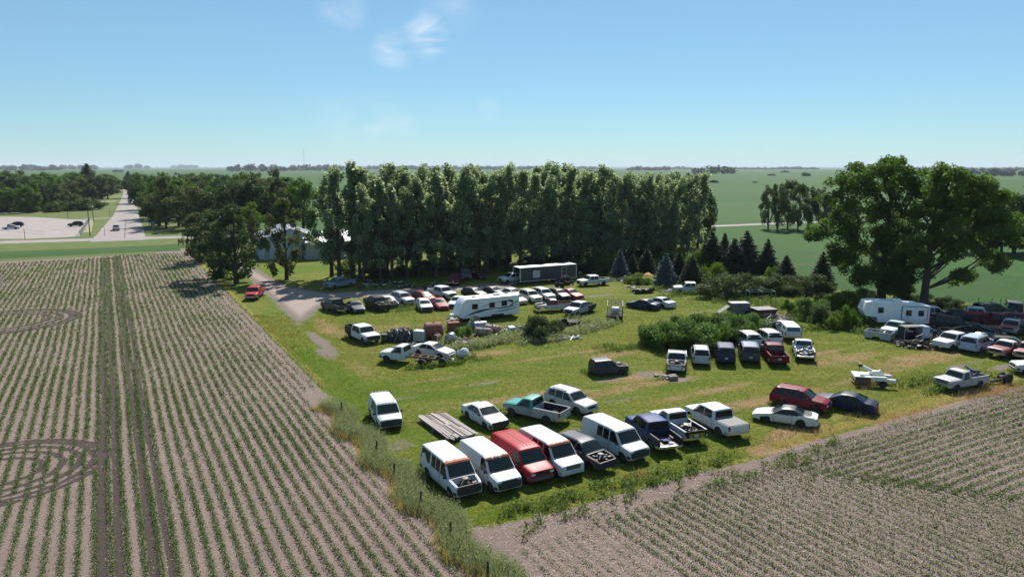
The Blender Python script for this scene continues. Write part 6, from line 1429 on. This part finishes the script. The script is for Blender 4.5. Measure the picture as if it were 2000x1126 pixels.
for u, v, n_, rad, hh, sd, mats, lb in ((1520, 624, 60, 2.2, .9, 41, [PK, GM, WOOD[2]], 'heap of broken slabs and boards right of the wooden platform'), (1500, 632, 18, 1.0, .4, 42, [PK, GM], 'low rubble at the foot of the slab heap'), (1207, 547, 30, 2.2, .5, 43, [WM, PK], 'white boards scattered behind the white pickup'), (1240, 562, 16, 2.0, .4, 44, [PK, GM], 'old timber frame pieces beside the yellow green shrub'), (1305, 568, 20, 1.2, .6, 45, [WM, GREASE], 'white and black scrap left of the compact pickup')):
    p = at(u, v); junk('rubble_heap', lb, 'rubble', p.x, p.y, 0, n_, rad, hh, mats, sd, 2.0)
p = at(1258, 572); o = empty('jon_boat', (p.x, p.y, 0), R(15)); tag(o, 'low dark green boat hull lying in the grass edge', 'boat'); vs = []
for i, (x, w_, z0) in enumerate(((-1.9, .6, .1), (-1.0, .7, .05), (.3, .7, .05), (1.3, .5, .15), (1.9, .12, .35))): vs += [(x, -w_, .65), (x, -w_ * .8, z0), (x, w_ * .8, z0), (x, w_, .65), (x, w_ * .85, .6), (x, w_ * .7, z0 + .1), (x, -w_ * .7, z0 + .1), (x, -w_ * .85, .6)]
MB().add(vs, [(i * 8 + k, i * 8 + (k + 1) % 8, i * 8 + 8 + (k + 1) % 8, i * 8 + 8 + k) for i in range(4) for k in range(8)] + [tuple(range(8)), tuple(range(32, 40))]).build('hull', plain('dark_green_hull', (.015, .028, .024), .4), o); MB().box((-.6, 0, .5), (.3, 1.1, .06)).box((.5, 0, .5), (.3, 1.1, .06)).build('seat', GREASE, o)
p = at(1265, 553); o = empty('yard_umbrella', (p.x, p.y, 0)); tag(o, 'small orange canopy beside the blue spruce', 'canopy'); MB().lathe([(.02, 2.0), (.5, 1.75), (.85, 1.5), (.83, 1.46), (.02, 1.9)], 'z', 8).build('canopy', plain('orange_cloth', (.5, .22, .06), .7), o); MB().tube([(0, 0, 0), (0, 0, 1.9)], .025, 6).build('pole', STEEL, o)
# tyres by the grey trailer -------------------------------------
g = random.Random(9); proto_t = None
for k in range(38):
    lay = 0 if k < 18 else (1 if k < 30 else 2)
    u = 1102 + g.uniform(-19 + lay * 4, 17 - lay * 4); v = 557 - g.uniform(0, 9); p = at(u, v)
    if proto_t is None:
        o = empty('tyre'); wheel_simple(o, 0, 0, 0, .36, .22, GREASE, 'z', 'tread'); proto_t = o
    else:
        o = proto_t.copy(); COL.objects.link(o)
        for ch in proto_t.children:
            c2 = ch.copy(); COL.objects.link(c2); c2.parent = o
            for gr in ch.children: d2 = gr.copy(); COL.objects.link(d2); d2.parent = c2
    o.location = (p.x, p.y, .2 + lay * .42 + g.uniform(0, .25)); o.rotation_euler = (g.uniform(.3, 1.5), 0, g.uniform(0, 6.28)); tag(o, 'worn black tyre in the heap in front of the grey trailer', 'tyre', 'tyres in the heap')
WRIM = plain('white_rim', (.6, .6, .58), .4)
for u, v, z, lb in ((1088, 561, .45, 'upright wheel with a white rim at the left foot of the tyre heap'), (1098, 561.5, .42, 'second white rimmed wheel at the foot of the tyre heap'), (1133, 552, 1.5, 'white rimmed wheel on top of the tyre heap')):
    p = at(u, v); o = empty('truck_wheel', (p.x, p.y, z), R(20)); tag(o, lb, 'wheel'); wheel_simple(o, 0, 0, 0, .45, .25, WRIM, 'y', 'tread')
# bicycles and small scrap under the poplars
def bike(u, v, hd, lb):
    p = at(u, v); o = empty('motorcycle', (p.x, p.y, 0), R(hd)); tag(o, lb, 'motorcycle')
    for x in (-.65, .65): wheel_simple(o, x, 0, .32, .32, .1, CHROME, 'y')
    MB().tube([(-.65, 0, .32), (-.2, 0, .6), (.3, 0, .75), (.65, 0, .32)], .035, 6).tube([(-.2, 0, .6), (.1, 0, .3), (.3, 0, .75)], .03, 6).build('frame', STEEL, o)
    MB().box((.12, 0, .82), (.4, .22, .18), ch=.07).build('fuel_tank', paint(BLACK, .1), o); MB().box((-.35, 0, .76), (.6, .22, .09), ch=.04).build('seat', BLACKP, o); MB().tube([(.42, -.32, 1.02), (.5, 0, .98), (.42, .32, 1.02)], .018, 6).build('handlebar', CHROME, o); MB().box((.05, 0, .42), (.35, .28, .3), ch=.05).build('engine', ALUM, o)
for u, v, hd, lb in ((838, 566, 25, 'chromed motorcycle in the shade, left of the two'), (853, 563, 30, 'chromed motorcycle in the shade, right of the two')): bike(u, v, hd, lb)
for u, v, n_, sd, lb in ((770, 558, 30, 51, 'dark scrap strewn under the poplars, left part'), (800, 560, 30, 52, 'dark scrap strewn under the poplars beside the motorcycles'), (725, 560, 26, 53, 'dark scrap behind the blue grey pickup'), (870, 556, 16, 54, 'dark scrap left of the red SUV'), (735, 553, 20, 55, 'dark scrap at the foot of the poplar stems')):
    p = at(u, v); junk('scrap_heap', lb, 'scrap', p.x, p.y, 0, n_, 2.6, .6, [DARK, GREASE, WM, GM, DARK], sd, 1.4)
# right hand scrap yard ------------------------------------------
p, q = at(1693, 660), at(1745, 668); h = math.atan2(q.y - p.y, q.x - p.x); o = empty('pickup_bed', ((p.x + q.x) / 2 + .3, (p.y + q.y) / 2 + .8, 0), h); tag(o, 'loose silver pickup bed standing on the ground below the teal pickup', 'truck bed'); Lb = (q - p).length; sb = paint((.36, .38, .42), .2)
for sy in (-1, 1):
    pts = [(-Lb / 2, .12), (-.62, .12)] + [(-.12 + .5 * math.cos(math.pi - k * math.pi / 8), .12 + .5 * math.sin(math.pi - k * math.pi / 8)) for k in range(9)] + [(Lb / 2, .12), (Lb / 2, .95), (-Lb / 2, .95)]
    n_ = len(pts); vs = [(x, sy * .85, z) for x, z in pts] + [(x, sy * .78, z) for x, z in pts]; MB().add(vs, [tuple(range(n_)), tuple(range(2 * n_ - 1, n_ - 1, -1))] + [(k, (k + 1) % n_, n_ + (k + 1) % n_, n_ + k) for k in range(n_)]).build('side_panel', sb, o)
    MB().tube([(-.12 + .52 * math.cos(math.pi - k * math.pi / 8), sy * .87, .12 + .52 * math.sin(math.pi - k * math.pi / 8)) for k in range(9)], .04, 6).build('wheel_lip', WM, o)
MB().box((0, 0, .5), (Lb - .1, 1.54, .06)).build('floor', DARK, o); MB().box((Lb / 2 - .02, 0, .55), (.06, 1.54, .8), ch=.01).build('tailgate', sb, o); MB().box((-Lb / 2 + .03, 0, .55), (.05, 1.54, .8)).build('front_panel', sb, o)
p = at(1718, 660); junk('scrap_heap', 'brown wire and scrap heaped in the loose pickup bed', 'scrap', p.x + .5, p.y + .5, .55, 26, .9, .7, [RUSTM, GREASE], 61)
p = at(1777, 667); o = empty('steel_cabinet', (p.x, p.y, 0), R(8)); tag(o, 'open black service cabinet with pale blue end in the scrap row', 'cabinet'); m = MB(); m.box((0, .6, 1.0), (2.5, .06, 1.9)).box((0, 0, 1.93), (2.5, 1.25, .06)).box((0, 0, .08), (2.5, 1.25, .1)).box((-1.23, 0, 1.0), (.05, 1.25, 1.8)); m.build('shell', BLACKP, o); MB().box((1.5, 0, .97), (1.0, 1.3, 1.9), ch=.03).build('end_locker', plain('pale_blue_steel', (.30, .38, .48), .4), o); MB().box((-.2, .55, 1.5), (.7, .04, .5)).box((.35, .54, 1.15), (.8, .05, .2)).build('paper_panel', WM, o); MB().box((0, -.0, 1.0), (2.4, 1.1, .04)).build('shelf', DARK, o); MB().box((-1.22, -.6, 1.0), (.06, .06, 1.9)).build('post', WM, o)
for k, (u, v) in enumerate(((1756, 673), (1752, 669))):
    p = at(u, v); o = empty('tyre', (p.x, p.y, .12 + .0 * k)); tag(o, 'lone tyre lying flat in front of the loose pickup bed', 'tyre', 'two flat tyres'); wheel_simple(o, 0, 0, 0, .38, .22, GREASE, 'z', 'tread')
for u, v, n_, rad, hh, sd, mats, lb in ((1785, 677, 44, 1.6, .85, 62, [GREASE, DARK, ALUM, GREASE], 'black heap of greasy engines in front of the cabinet'), (1803, 679, 20, .7, .8, 63, [DARK, RUSTM], 'dark rusty barrel like scrap right of the engines'), (1770, 645, 30, 1.4, 1.2, 64, [WM, GREASE, GM], 'white and grey junk behind the steel cabinet'), (1832, 655, 26, 1.5, 1.2, 65, [WM, BM, DARK], 'white plastic sheeting crumpled over a blue box'), (1880, 652, 70, 3.0, 1.0, 66, [RUSTM, DARK, RUSTM, PK], 'brown mass of rusty frames in the middle of the scrap'), (1905, 660, 60, 3.0, .9, 67, [RUSTM, DARK, GREASE], 'rusty axles and beams behind the pale blue SUV'), (1925, 672, 44, 2.4, .7, 68, [RUSTM, GREASE, PK], 'brown scrap right behind the faded red pickup'), (1950, 665, 40, 2.2, .8, 69, [DARK, RUSTM, WM], 'dark scrap in front of the high red and white pickup'), (1860, 660, 40, 2.0, .8, 70, [RUSTM, GREASE], 'rusty bars behind the white truck'), (1985, 640, 40, 2.2, 1.0, 71, [DARK, RM, WM], 'mixed dark and red scrap at the right border'), (1920, 640, 40, 2.6, .9, 72, [DARK, RM, RUSTM], 'dark deck load below the silver crew pickup'), (1625, 640, 26, 1.4, .7, 73, [GREASE, DARK, GM], 'small dark engine scrap in the weeds left of the caravan'), (1985, 680, 44, 2.4, .8, 74, [DARK, RUSTM, GREASE], 'dark scrap behind the pinkish pickup'), (1815, 668, 34, 1.8, .8, 75, [DARK, GREASE, GM], 'black scrap between the cabinet and the white truck')):
    p = at(u, v); junk('scrap_heap', lb, 'scrap', p.x, p.y, 0, int(n_ * 1.9), rad * 1.1, hh * 1.45, mats + [DARK, GREASE], sd, 1.7)
p = at(1905, 632); o = empty('loader_boom', (p.x, p.y, 0), R(-14)); tag(o, 'red farm loader frame lying across the scrap before the silver crew pickup', 'loader'); REDM = plain('loader_red', (.28, .02, .025), .45); m = MB()
for y in (-.5, .5): m.bar((-4.4, y, .9), (-1.5, y, 1.5), .16, .22).bar((-1.5, y, 1.5), (2.6, y, 1.3), .16, .24).bar((2.6, y, 1.3), (4.0, y, .4), .16, .2)
for x, z in ((-3.8, 1.05), (-1.5, 1.5), (1.0, 1.38), (3.6, .65)): m.bar((x, -.5, z), (x, .5, z), .12)
m.build('arm', REDM, o); MB().box((-4.2, 0, .95), (.9, 1.4, .5), ch=.05).build('hopper', REDM, o)
for x in (-2.6, 2.0): wheel_simple(o, x, -.7, .5, .5, .3, GREASE)
p = at(1920, 650); o = empty('flat_deck_trailer', (p.x, p.y, 0), R(-12)); tag(o, 'long rusty flat deck trailer with sloping ramp in the scrap rows', 'trailer'); MB().box((0, 0, .8), (6.5, 2.0, .16)).build('deck', RUSTM, o); MB().add([(-3.25, -.9, .86), (-3.25, .9, .86), (-5.2, .9, 0.1), (-5.2, -.9, .1), (-3.25, -.9, .74), (-3.25, .9, .74), (-5.2, .9, .02), (-5.2, -.9, .02)], [(0, 1, 2, 3), (7, 6, 5, 4), (0, 4, 5, 1), (2, 6, 7, 3), (0, 3, 7, 4), (1, 5, 6, 2)]).build('ramp', GALV, o)
for x in (0, 1): 
    for y in (-.9, .9): wheel_simple(o, x, y, .36, .36)
# tow boom body and loose axle ------------------------------------
p = at(1703, 751); o = empty('tow_truck_body', (p.x, p.y, 0), R(-14)); tag(o, 'white wrecker body with a tow boom lying in dry grass', 'tow body'); twm = paint((.68, .68, .66), .2)
m = MB().box((-1.0, 0, .95), (1.5, 1.9, .08), ch=.02).box((.4, -.82, .85), (1.3, .35, .4), ch=.05).box((.4, .82, .85), (1.3, .35, .4), ch=.05).box((1.4, -.8, .72), (.9, .35, .3), ch=.04).box((1.4, .8, .72), (.9, .35, .3), ch=.04).box((-1.72, 0, .8), (.08, 1.9, .35), ch=.02); m.build('bed_box', twm, o)
MB().bar((.6, 0, 1.0), (-1.0, .3, 1.75), .2, .24).bar((.9, 0, .95), (.5, 0, 1.45), .3, .3).box((.3, 0, 1.2), (.9, .6, .4), ch=.06).build('boom', twm, o); MB().box((-1.1, .3, 1.8), (.35, .5, .3), ch=.04).bar((-1.2, .1, 1.7), (-1.2, .1, 1.2), .05).build('boom_head', GREASE, o); MB().box((-1.0, 0, .6), (1.4, 1.6, .5), ch=.03).box((-1.6, -.7, .3), (.12, .12, .6)).build('underframe', RUSTM, o)
for y in (-.85, .85): wheel_simple(o, .75, y, .36, .36)
p = at(1958, 748); o = empty('trailer_axle', (p.x, p.y, 0), R(12)); tag(o, 'loose axle with an upright wheel beside the grey farm pickup', 'axle'); MB().tube([(-2.6, .2, .25), (-.6, 0, .4), (.6, 0, .45)], .09, 8).box((-1.2, .1, .3), (1.0, .5, .2), ch=.04).box((.3, .35, .5), (.7, .4, .35), ch=.05).build('beam', GREASE, o); wheel_simple(o, .25, -.3, .48, .48, .28, STEEL); wheel_simple(o, .55, .7, .45, .45, .28, STEEL); MB().tube([(.25 + .55 * math.cos(k * .35), -.3, .5 + .55 * math.sin(k * .35)) for k in range(10)], .05, 6).build('mudguard', BLACKP, o)
# fence posts ------------------------------------------------------
for u, v, hh in ((667, 800, 1.3), (735, 876, 1.25), (822, 975, 1.15), (880, 1036, 1.15), (953, 1114, 1.15), (770, 917, 1.1)):
    p_ = at(u, v, .62); p = Vector((p_.x, p_.y, 0)); o = MB().tube([(0, 0, -.05), (0, 0, hh)], [.075, .065], 8).lathe([(.06, hh), (.01, hh + .04)], 'z', 8).build('fence_post', BARK, None, smooth=True); o.location = p; o.rotation_euler = (rnd.uniform(-.05, .05), rnd.uniform(-.05, .05), 0)
    tag(o, 'weathered dark fence post standing in the strip of tall weeds', 'fence post', 'posts of the weedy fence row')
for u, v in ((349, 479.5), (358, 479)):
    p = at(u, v); o = MB().tube([(0, 0, 0), (0, 0, 1.3)], [.11, .1], 8).lathe([(.1, 1.3), (.02, 1.36)], 'z', 8).build('fence_post', BARK); o.location = p; tag(o, 'short dark post at the corner of the bean field by the street', 'fence post', 'two corner posts')
for u, v in ((1936, 602), (1953, 603), (1963, 604), (1910, 600), (1986, 606)):
    p = at(u, v); o = MB().tube([(0, 0, 0), (0, 0, 1.5)], .045, 6).box((0, 0, 1.45), (.09, .03, .06)).build('fence_post', BARK); o.location = p; tag(o, 'thin fence post at the edge of the right hand field', 'fence post', 'posts by the right hand field')
# poles, signs, parking lot fence ------------------------------------
def pole(u, v, top, lb, lamp=False, r=.15, arms=False, cat='pole', name='utility_pole'):
    p = at(u, v); d = proj(p.x, p.y, 0)[2]; h = (v - top) * d / CF; o = empty(name, (p.x, p.y, 0), R(28)); tag(o, lb, cat)
    MB().tube([(0, 0, -.1), (0, 0, h)], [r, r * .7], 8).build('shaft', BARK, o, smooth=True)
    if lamp: MB().tube([(0, 0, h - .3), (.8, 0, h)], .06, 6).build('arm', STEEL, o); MB().box((1.0, 0, h), (1.0, .5, .25), ch=.08).build('lamp_head', GALV, o)
    if arms: MB().box((0, 0, h - .6), (2.2, .12, .14)).build('crossarm', BARK, o); MB().lathe([(.2, 0), (.22, .1), (.22, .7), (.1, .8)], 'z', 12, (.35, 0, h - 2.2)).build('transformer', GALV, o)
    return o
pole(176, 461, 404, 'tall light pole nearest the street at the parking lot fence', True)
pole(183, 433, 408, 'light pole behind the nearer one at the parking lot', True)
pole(133, 426, 404, 'slim pole at the back of the parking lot', False, .1)
pole(49, 467.5, 446, 'short thin pole in front of the parking lot', False, .08)
pole(205, 461, 443, 'short sign post beside the street corner', False, .07, cat='sign post', name='sign_post')
pole(215, 424, 408, 'small post on the roadside lawn', False, .07, cat='post', name='marker_post')
pole(367, 472, 414, 'utility pole with a transformer beside the olive tree', False, .17, True)
p = at(299, 450); o = empty('street_sign', (p.x, p.y, 0), R(28)); tag(o, 'blue street sign on a post at the shady corner', 'sign'); MB().tube([(0, 0, 0), (0, 0, 2.6)], .06, 6).build('post', STEEL, o); MB().box((0, -.07, 2.55), (1.5, .04, .5)).build('panel', plain('sign_blue', (.05, .25, .42), .4), o)
pA, pB = at(157, 461), at(176, 430); o = empty('chain_link_fence', (pA.x, pA.y, 0), math.atan2(pB.y - pA.y, pB.x - pA.x)); tag(o, 'pale chain link fence along the right end of the parking lot', 'fence'); LF = (pB - pA).length; m = MB(); k_ = 0
while k_ * .45 < LF: m.box((k_ * .45, 0, .85), (.07, .03, 1.7)); k_ += 1
m.build('mesh_panel', plain('pale_mesh', (.5, .5, .5), .5, .3), o)
for k in range(9): MB().tube([(LF * k / 8, .06, 0), (LF * k / 8, .06, 1.9)], .05, 6).build('post', GALV, o)
MB().tube([(0, .0, 1.8), (LF, 0, 1.8)], .05, 6).build('top_rail', GALV, o)
# buildings ---------------------------------------------------------
def metal_shed(u, v, w, l_, eave, rise, hd, lb, wallc, roofc, name='metal_building'):
    p = at(u, v); o = empty(name, (p.x, p.y, 0), R(hd)); tag(o, lb, 'building')
    wm = plain('ribbed_wall_%s' % name, wallc, .45, .1, .15, .5); rm = plain('ribbed_roof_%s' % name, roofc, .35, .3, .15, .5)
    W2, L2 = w / 2, l_ / 2; m = MB().add([(-L2, -W2, 0), (-L2, W2, 0), (-L2, W2, eave), (-L2, 0, eave + rise), (-L2, -W2, eave), (L2, -W2, 0), (L2, W2, 0), (L2, W2, eave), (L2, 0, eave + rise), (L2, -W2, eave)], [(0, 1, 2, 3, 4), (5, 9, 8, 7, 6), (0, 4, 9, 5), (1, 6, 7, 2)])
    for k in range(int(l_ / .9)): 
        for sy in (-1, 1): m.box((-L2 + .5 + k * .9, sy * W2, eave / 2), (.08, .05, eave - .05))
    for k in range(int(w / .9)):
        for sx in (-1, 1): m.box((sx * L2, -W2 + .5 + k * .9, eave / 2), (.05, .08, eave - .05))
    m.build('wall', wm, o); r_ = MB(); an = math.atan2(rise, W2); s_ = math.hypot(rise, W2) + .4
    for sy in (-1, 1):
        r_.box((0, sy * (W2 + .2 * math.cos(an)) / 2, eave + rise / 2 + .06 - .08), (l_ + .7, s_, .08), M=Matrix.Rotation(-sy * an, 3, 'X'))
        for k in range(int(l_ / .9)): r_.box((-L2 + .3 + k * .9, sy * (W2 + .2 * math.cos(an)) / 2, eave + rise / 2 + .045), (.09, s_ - .04, .06), M=Matrix.Rotation(-sy * an, 3, 'X'))
    r_.build('roof', rm, o); MB().box((0, 0, eave + rise + .08), (l_ + .75, .4, .06)).build('ridge_cap', rm, o)
    d_ = MB().box((-L2 - .04, 0, 1.7), (.06, 3.6, 3.4)).build('door', plain('shed_door', (.42, .46, .52), .45), o)
    MB().box((-L2 - .04, W2 - 1.6, 1.05), (.06, 1.0, 2.1)).build('walk_door', plain('walk_door', (.3, .33, .38), .45), o)
    MB().box((0, 0, .1), (l_ + .08, w + .08, .2)).build('foundation', plain('concrete_base', (.25, .24, .23), .9), o); return o
metal_shed(562, 497, 13.5, 18, 4.6, 2.3, 112, 'white metal building with a gable end half hidden by trees', (.42, .47, .56), (.66, .68, .70))
metal_shed(680, 497, 12, 22, 4.0, 1.9, 29, 'low white roofed shed seen through the poplar stems', (.34, .38, .44), (.70, .70, .70), 'metal_shed')
metal_shed(642, 405, 9, 14, 3.6, 2.0, 119, 'small grey white roofed house in the wood', (.5, .5, .5), (.55, .57, .6), 'farm_house')
metal_shed(85, 402, 9, 14, 3.2, 1.6, 29, 'pale house glimpsed under the trees beyond the parking lot', (.45, .5, .52), (.35, .36, .38), 'wood_house')
# wind turbines and mast on the horizon --------------------------------
def turbine(u, v, hub, lb):
    p = at(u, v); d = proj(p.x, p.y, 0)[2]; h = (v - hub) * d / CF; o = empty('wind_turbine', (p.x, p.y, 0), R(40)); tag(o, lb, 'wind turbine'); k = h / 80.0
    MB().tube([(0, 0, 0), (0, 0, h)], [2.2 * k, 1.2 * k], 12).build('tower', TW, o); MB().box((0, 0, h + k), (8 * k, 3 * k, 3 * k), ch=.5 * k).build('nacelle', TW, o)
    for j in range(3):
        a = 2 * math.pi * j / 3 + .5; e_ = (4.5 * k, 34 * k * math.sin(a), h + k + 34 * k * math.cos(a)); MB().bar((4.5 * k, 0, h + k), e_, 1.6 * k, .5 * k).build('blade', TW, o)
turbine(1878, 329.0, 319, 'left of two tiny wind turbines on the far horizon'); turbine(1943, 329.0, 318, 'right of two tiny wind turbines on the far horizon')
p = at(594, 329.5); d = proj(p.x, p.y, 0)[2]; h = 46 * d / CF; o = MB().tube([(0, 0, 0), (0, 0, h)], [.0004 * d / 2.2, .00015 * d / 2.2], 4).tube([(d * .002, 0, 0), (0, 0, h * .85)], [.0001 * d] * 2, 4).build('radio_mast', STEEL); o.location = p; tag(o, 'thin radio mast rising from the horizon above the poplars', 'mast')
# ------------------------------------------------------------------ weeds at the wheels, light, sky, air, camera
gw = np.random.default_rng(77); P = []
for x, y, hd, L_, W_ in VEH:
    ok, d = in_view(np.array([x]), np.array([y]), 50, 130)
    if not ok[0] or y > 125: continue
    n = int(170 * min(1, 60 / d[0])); ss = gw.integers(0, 4, n); t = gw.uniform(-.5, .5, n); o_ = gw.normal(size=n) * .12
    lx = np.where(ss < 2, t * L_, np.where(ss == 2, L_ / 2 + o_, -L_ / 2 + o_)); ly = np.where(ss == 0, W_ / 2 + o_, np.where(ss == 1, -W_ / 2 + o_, t * W_))
    c_, s_ = math.cos(R(hd)), math.sin(R(hd)); P.append(np.stack([x + lx * c_ - ly * s_, y + lx * s_ + ly * c_, np.zeros(n)], 1))
P = np.concatenate(P); dist = np.hypot(P[:, 0], P[:, 1])
Vv, Qq = blades(P, gw.uniform(.14, .5, len(P)), np.clip(.0007 * dist, .03, .08), gw, 3, .1, .4)
o = np_obj('weeds', Vv, Qq, LEAF['weed'], 'stuff', {'tint': ('FACE', gw.random(len(Qq)))}); tag(o, 'uncut grass growing round the wheels of the parked vehicles', 'weeds')
SUN_EL = R(45); SUN_AZ = math.atan2(.2, 1.0)          # sun stands ahead and a little right; measured from +Y towards +X
W = bpy.data.worlds.new('World'); SC.world = W; W.use_nodes = True; nt = W.node_tree; nt.nodes.clear()
wo = nt.nodes.new('ShaderNodeOutputWorld'); bg = nt.nodes.new('ShaderNodeBackground'); sky = nt.nodes.new('ShaderNodeTexSky')
sky.sky_type = 'NISHITA'; sky.sun_disc = False; sky.sun_elevation = SUN_EL; sky.sun_rotation = SUN_AZ; sky.altitude = 300; sky.air_density = SKY[0]; sky.dust_density = SKY[1]; sky.ozone_density = SKY[2]
bg.inputs['Strength'].default_value = SKY[3]
# thin cloud wisps fixed in the sky, by direction
tc = nt.nodes.new('ShaderNodeTexCoord')
def wn(t, **k):
    n_ = nt.nodes.new(t)
    for a, b in k.items(): setattr(n_, a, b)
    return n_
def skydir(u, v):
    x = (u - 1000) / CF; y = (563 - v) / CF; return Vector((x, CP + SP * y, -SP + CP * y)).normalized()
mp = wn('ShaderNodeMapping'); mp.inputs['Scale'].default_value = (9, 9, 30); nt.links.new(tc.outputs['Generated'], mp.inputs['Vector'])
nz = wn('ShaderNodeTexNoise'); nz.inputs['Scale'].default_value = 1.0; nz.inputs['Detail'].default_value = 9; nz.inputs['Roughness'].default_value = .62; nz.inputs['Distortion'].default_value = .6; nt.links.new(mp.outputs[0], nz.inputs['Vector'])
acc = None
for u, v, rad, amp in ((832, 66, .040, 1.0), (838, 85, .025, .8), (765, 100, .035, .7), (668, 25, .040, .45), (880, 5, .06, .25), (660, 232, .05, .3), (955, 214, .022, .4), (735, 235, .05, .3), (790, 250, .03, .25)):
    dt = wn('ShaderNodeVectorMath', operation='DISTANCE'); dt.inputs[1].default_value = skydir(u, v); nt.links.new(tc.outputs['Generated'], dt.inputs[0])
    mr = wn('ShaderNodeMapRange', interpolation_type='SMOOTHSTEP'); mr.inputs['From Min'].default_value = 0; mr.inputs['From Max'].default_value = rad; mr.inputs['To Min'].default_value = amp; mr.inputs['To Max'].default_value = 0; nt.links.new(dt.outputs['Value'], mr.inputs['Value'])
    if acc is None: acc = mr.outputs[0]
    else:
        ad = wn('ShaderNodeMath', operation='MAXIMUM'); nt.links.new(acc, ad.inputs[0]); nt.links.new(mr.outputs[0], ad.inputs[1]); acc = ad.outputs[0]
r = wn('ShaderNodeMapRange'); r.inputs['From Min'].default_value = .40; r.inputs['From Max'].default_value = .72; r.inputs['To Max'].default_value = 1; nt.links.new(nz.outputs['Fac'], r.inputs['Value'])
ml = wn('ShaderNodeMath', operation='MULTIPLY', use_clamp=True); nt.links.new(acc, ml.inputs[0]); nt.links.new(r.outputs[0], ml.inputs[1])
mx = wn('ShaderNodeMix', data_type='RGBA'); nt.links.new(ml.outputs[0], mx.inputs[0]); tm = wn('ShaderNodeMix', data_type='RGBA', blend_type='MULTIPLY'); tm.inputs[0].default_value = 1; nt.links.new(sky.outputs[0], tm.inputs[6]); tm.inputs[7].default_value = (*TINT, 1); fl = wn('ShaderNodeMix', data_type='RGBA'); fl.inputs[0].default_value = .36; nt.links.new(tm.outputs[2], fl.inputs[6]); fl.inputs[7].default_value = (*FLAT, 1); nt.links.new(fl.outputs[2], mx.inputs[6]); mx.inputs[7].default_value = CLOUD
nt.links.new(mx.outputs[2], bg.inputs['Color']); nt.links.new(bg.outputs[0], wo.inputs['Surface'])
sd = bpy.data.lights.new('sun', 'SUN'); sd.energy = SUNE; sd.angle = R(.53); sd.color = (1, .955, .88)
so = bpy.data.objects.new('sun', sd); COL.objects.link(so)
dv = Vector((math.sin(SUN_AZ) * math.cos(SUN_EL), math.cos(SUN_AZ) * math.cos(SUN_EL), math.sin(SUN_EL)))
so.rotation_euler = dv.to_track_quat('Z', 'Y').to_euler(); so.location = dv * 100 + Vector((0, 80, 0))
if HAZE:
    hm = bpy.data.materials.new('haze'); hm.use_nodes = True; hm.node_tree.nodes.clear(); ho = hm.node_tree.nodes.new('ShaderNodeOutputMaterial'); pv = hm.node_tree.nodes.new('ShaderNodeVolumePrincipled')
    pv.inputs['Color'].default_value = (.80, .90, 1.0, 1); pv.inputs['Density'].default_value = HAZE; pv.inputs['Anisotropy'].default_value = .0; hm.node_tree.links.new(pv.outputs[0], ho.inputs['Volume'])
    hz = MB().box((0, 0, 0), (64000, 64000, 131.0)).build('haze', hm); hz.location = (0, 0, 64.5); hz['kind'] = 'stuff'
cam = bpy.data.cameras.new('camera'); co = bpy.data.objects.new('camera', cam); COL.objects.link(co); SC.camera = co
cam.sensor_width = 36; cam.lens = 36 * CF / 2000; cam.clip_end = 60000; cam.clip_start = .5
co.location = (0, 0, CH); co.rotation_euler = (math.pi / 2 - PIT, 0, 0)
SC.render.engine = 'CYCLES'; SC.cycles.max_bounces = 5; SC.cycles.diffuse_bounces = 2; SC.cycles.glossy_bounces = 2; SC.cycles.transmission_bounces = 2; SC.cycles.volume_bounces = 0; SC.cycles.use_denoising = True
SC.cycles.caustics_reflective = False; SC.cycles.caustics_refractive = False; SC.cycles.sample_clamp_indirect = 6
SC.view_settings.view_transform = 'Standard'; SC.view_settings.look = 'None'; SC.view_settings.exposure = EXPO; SC.view_settings.gamma = 1
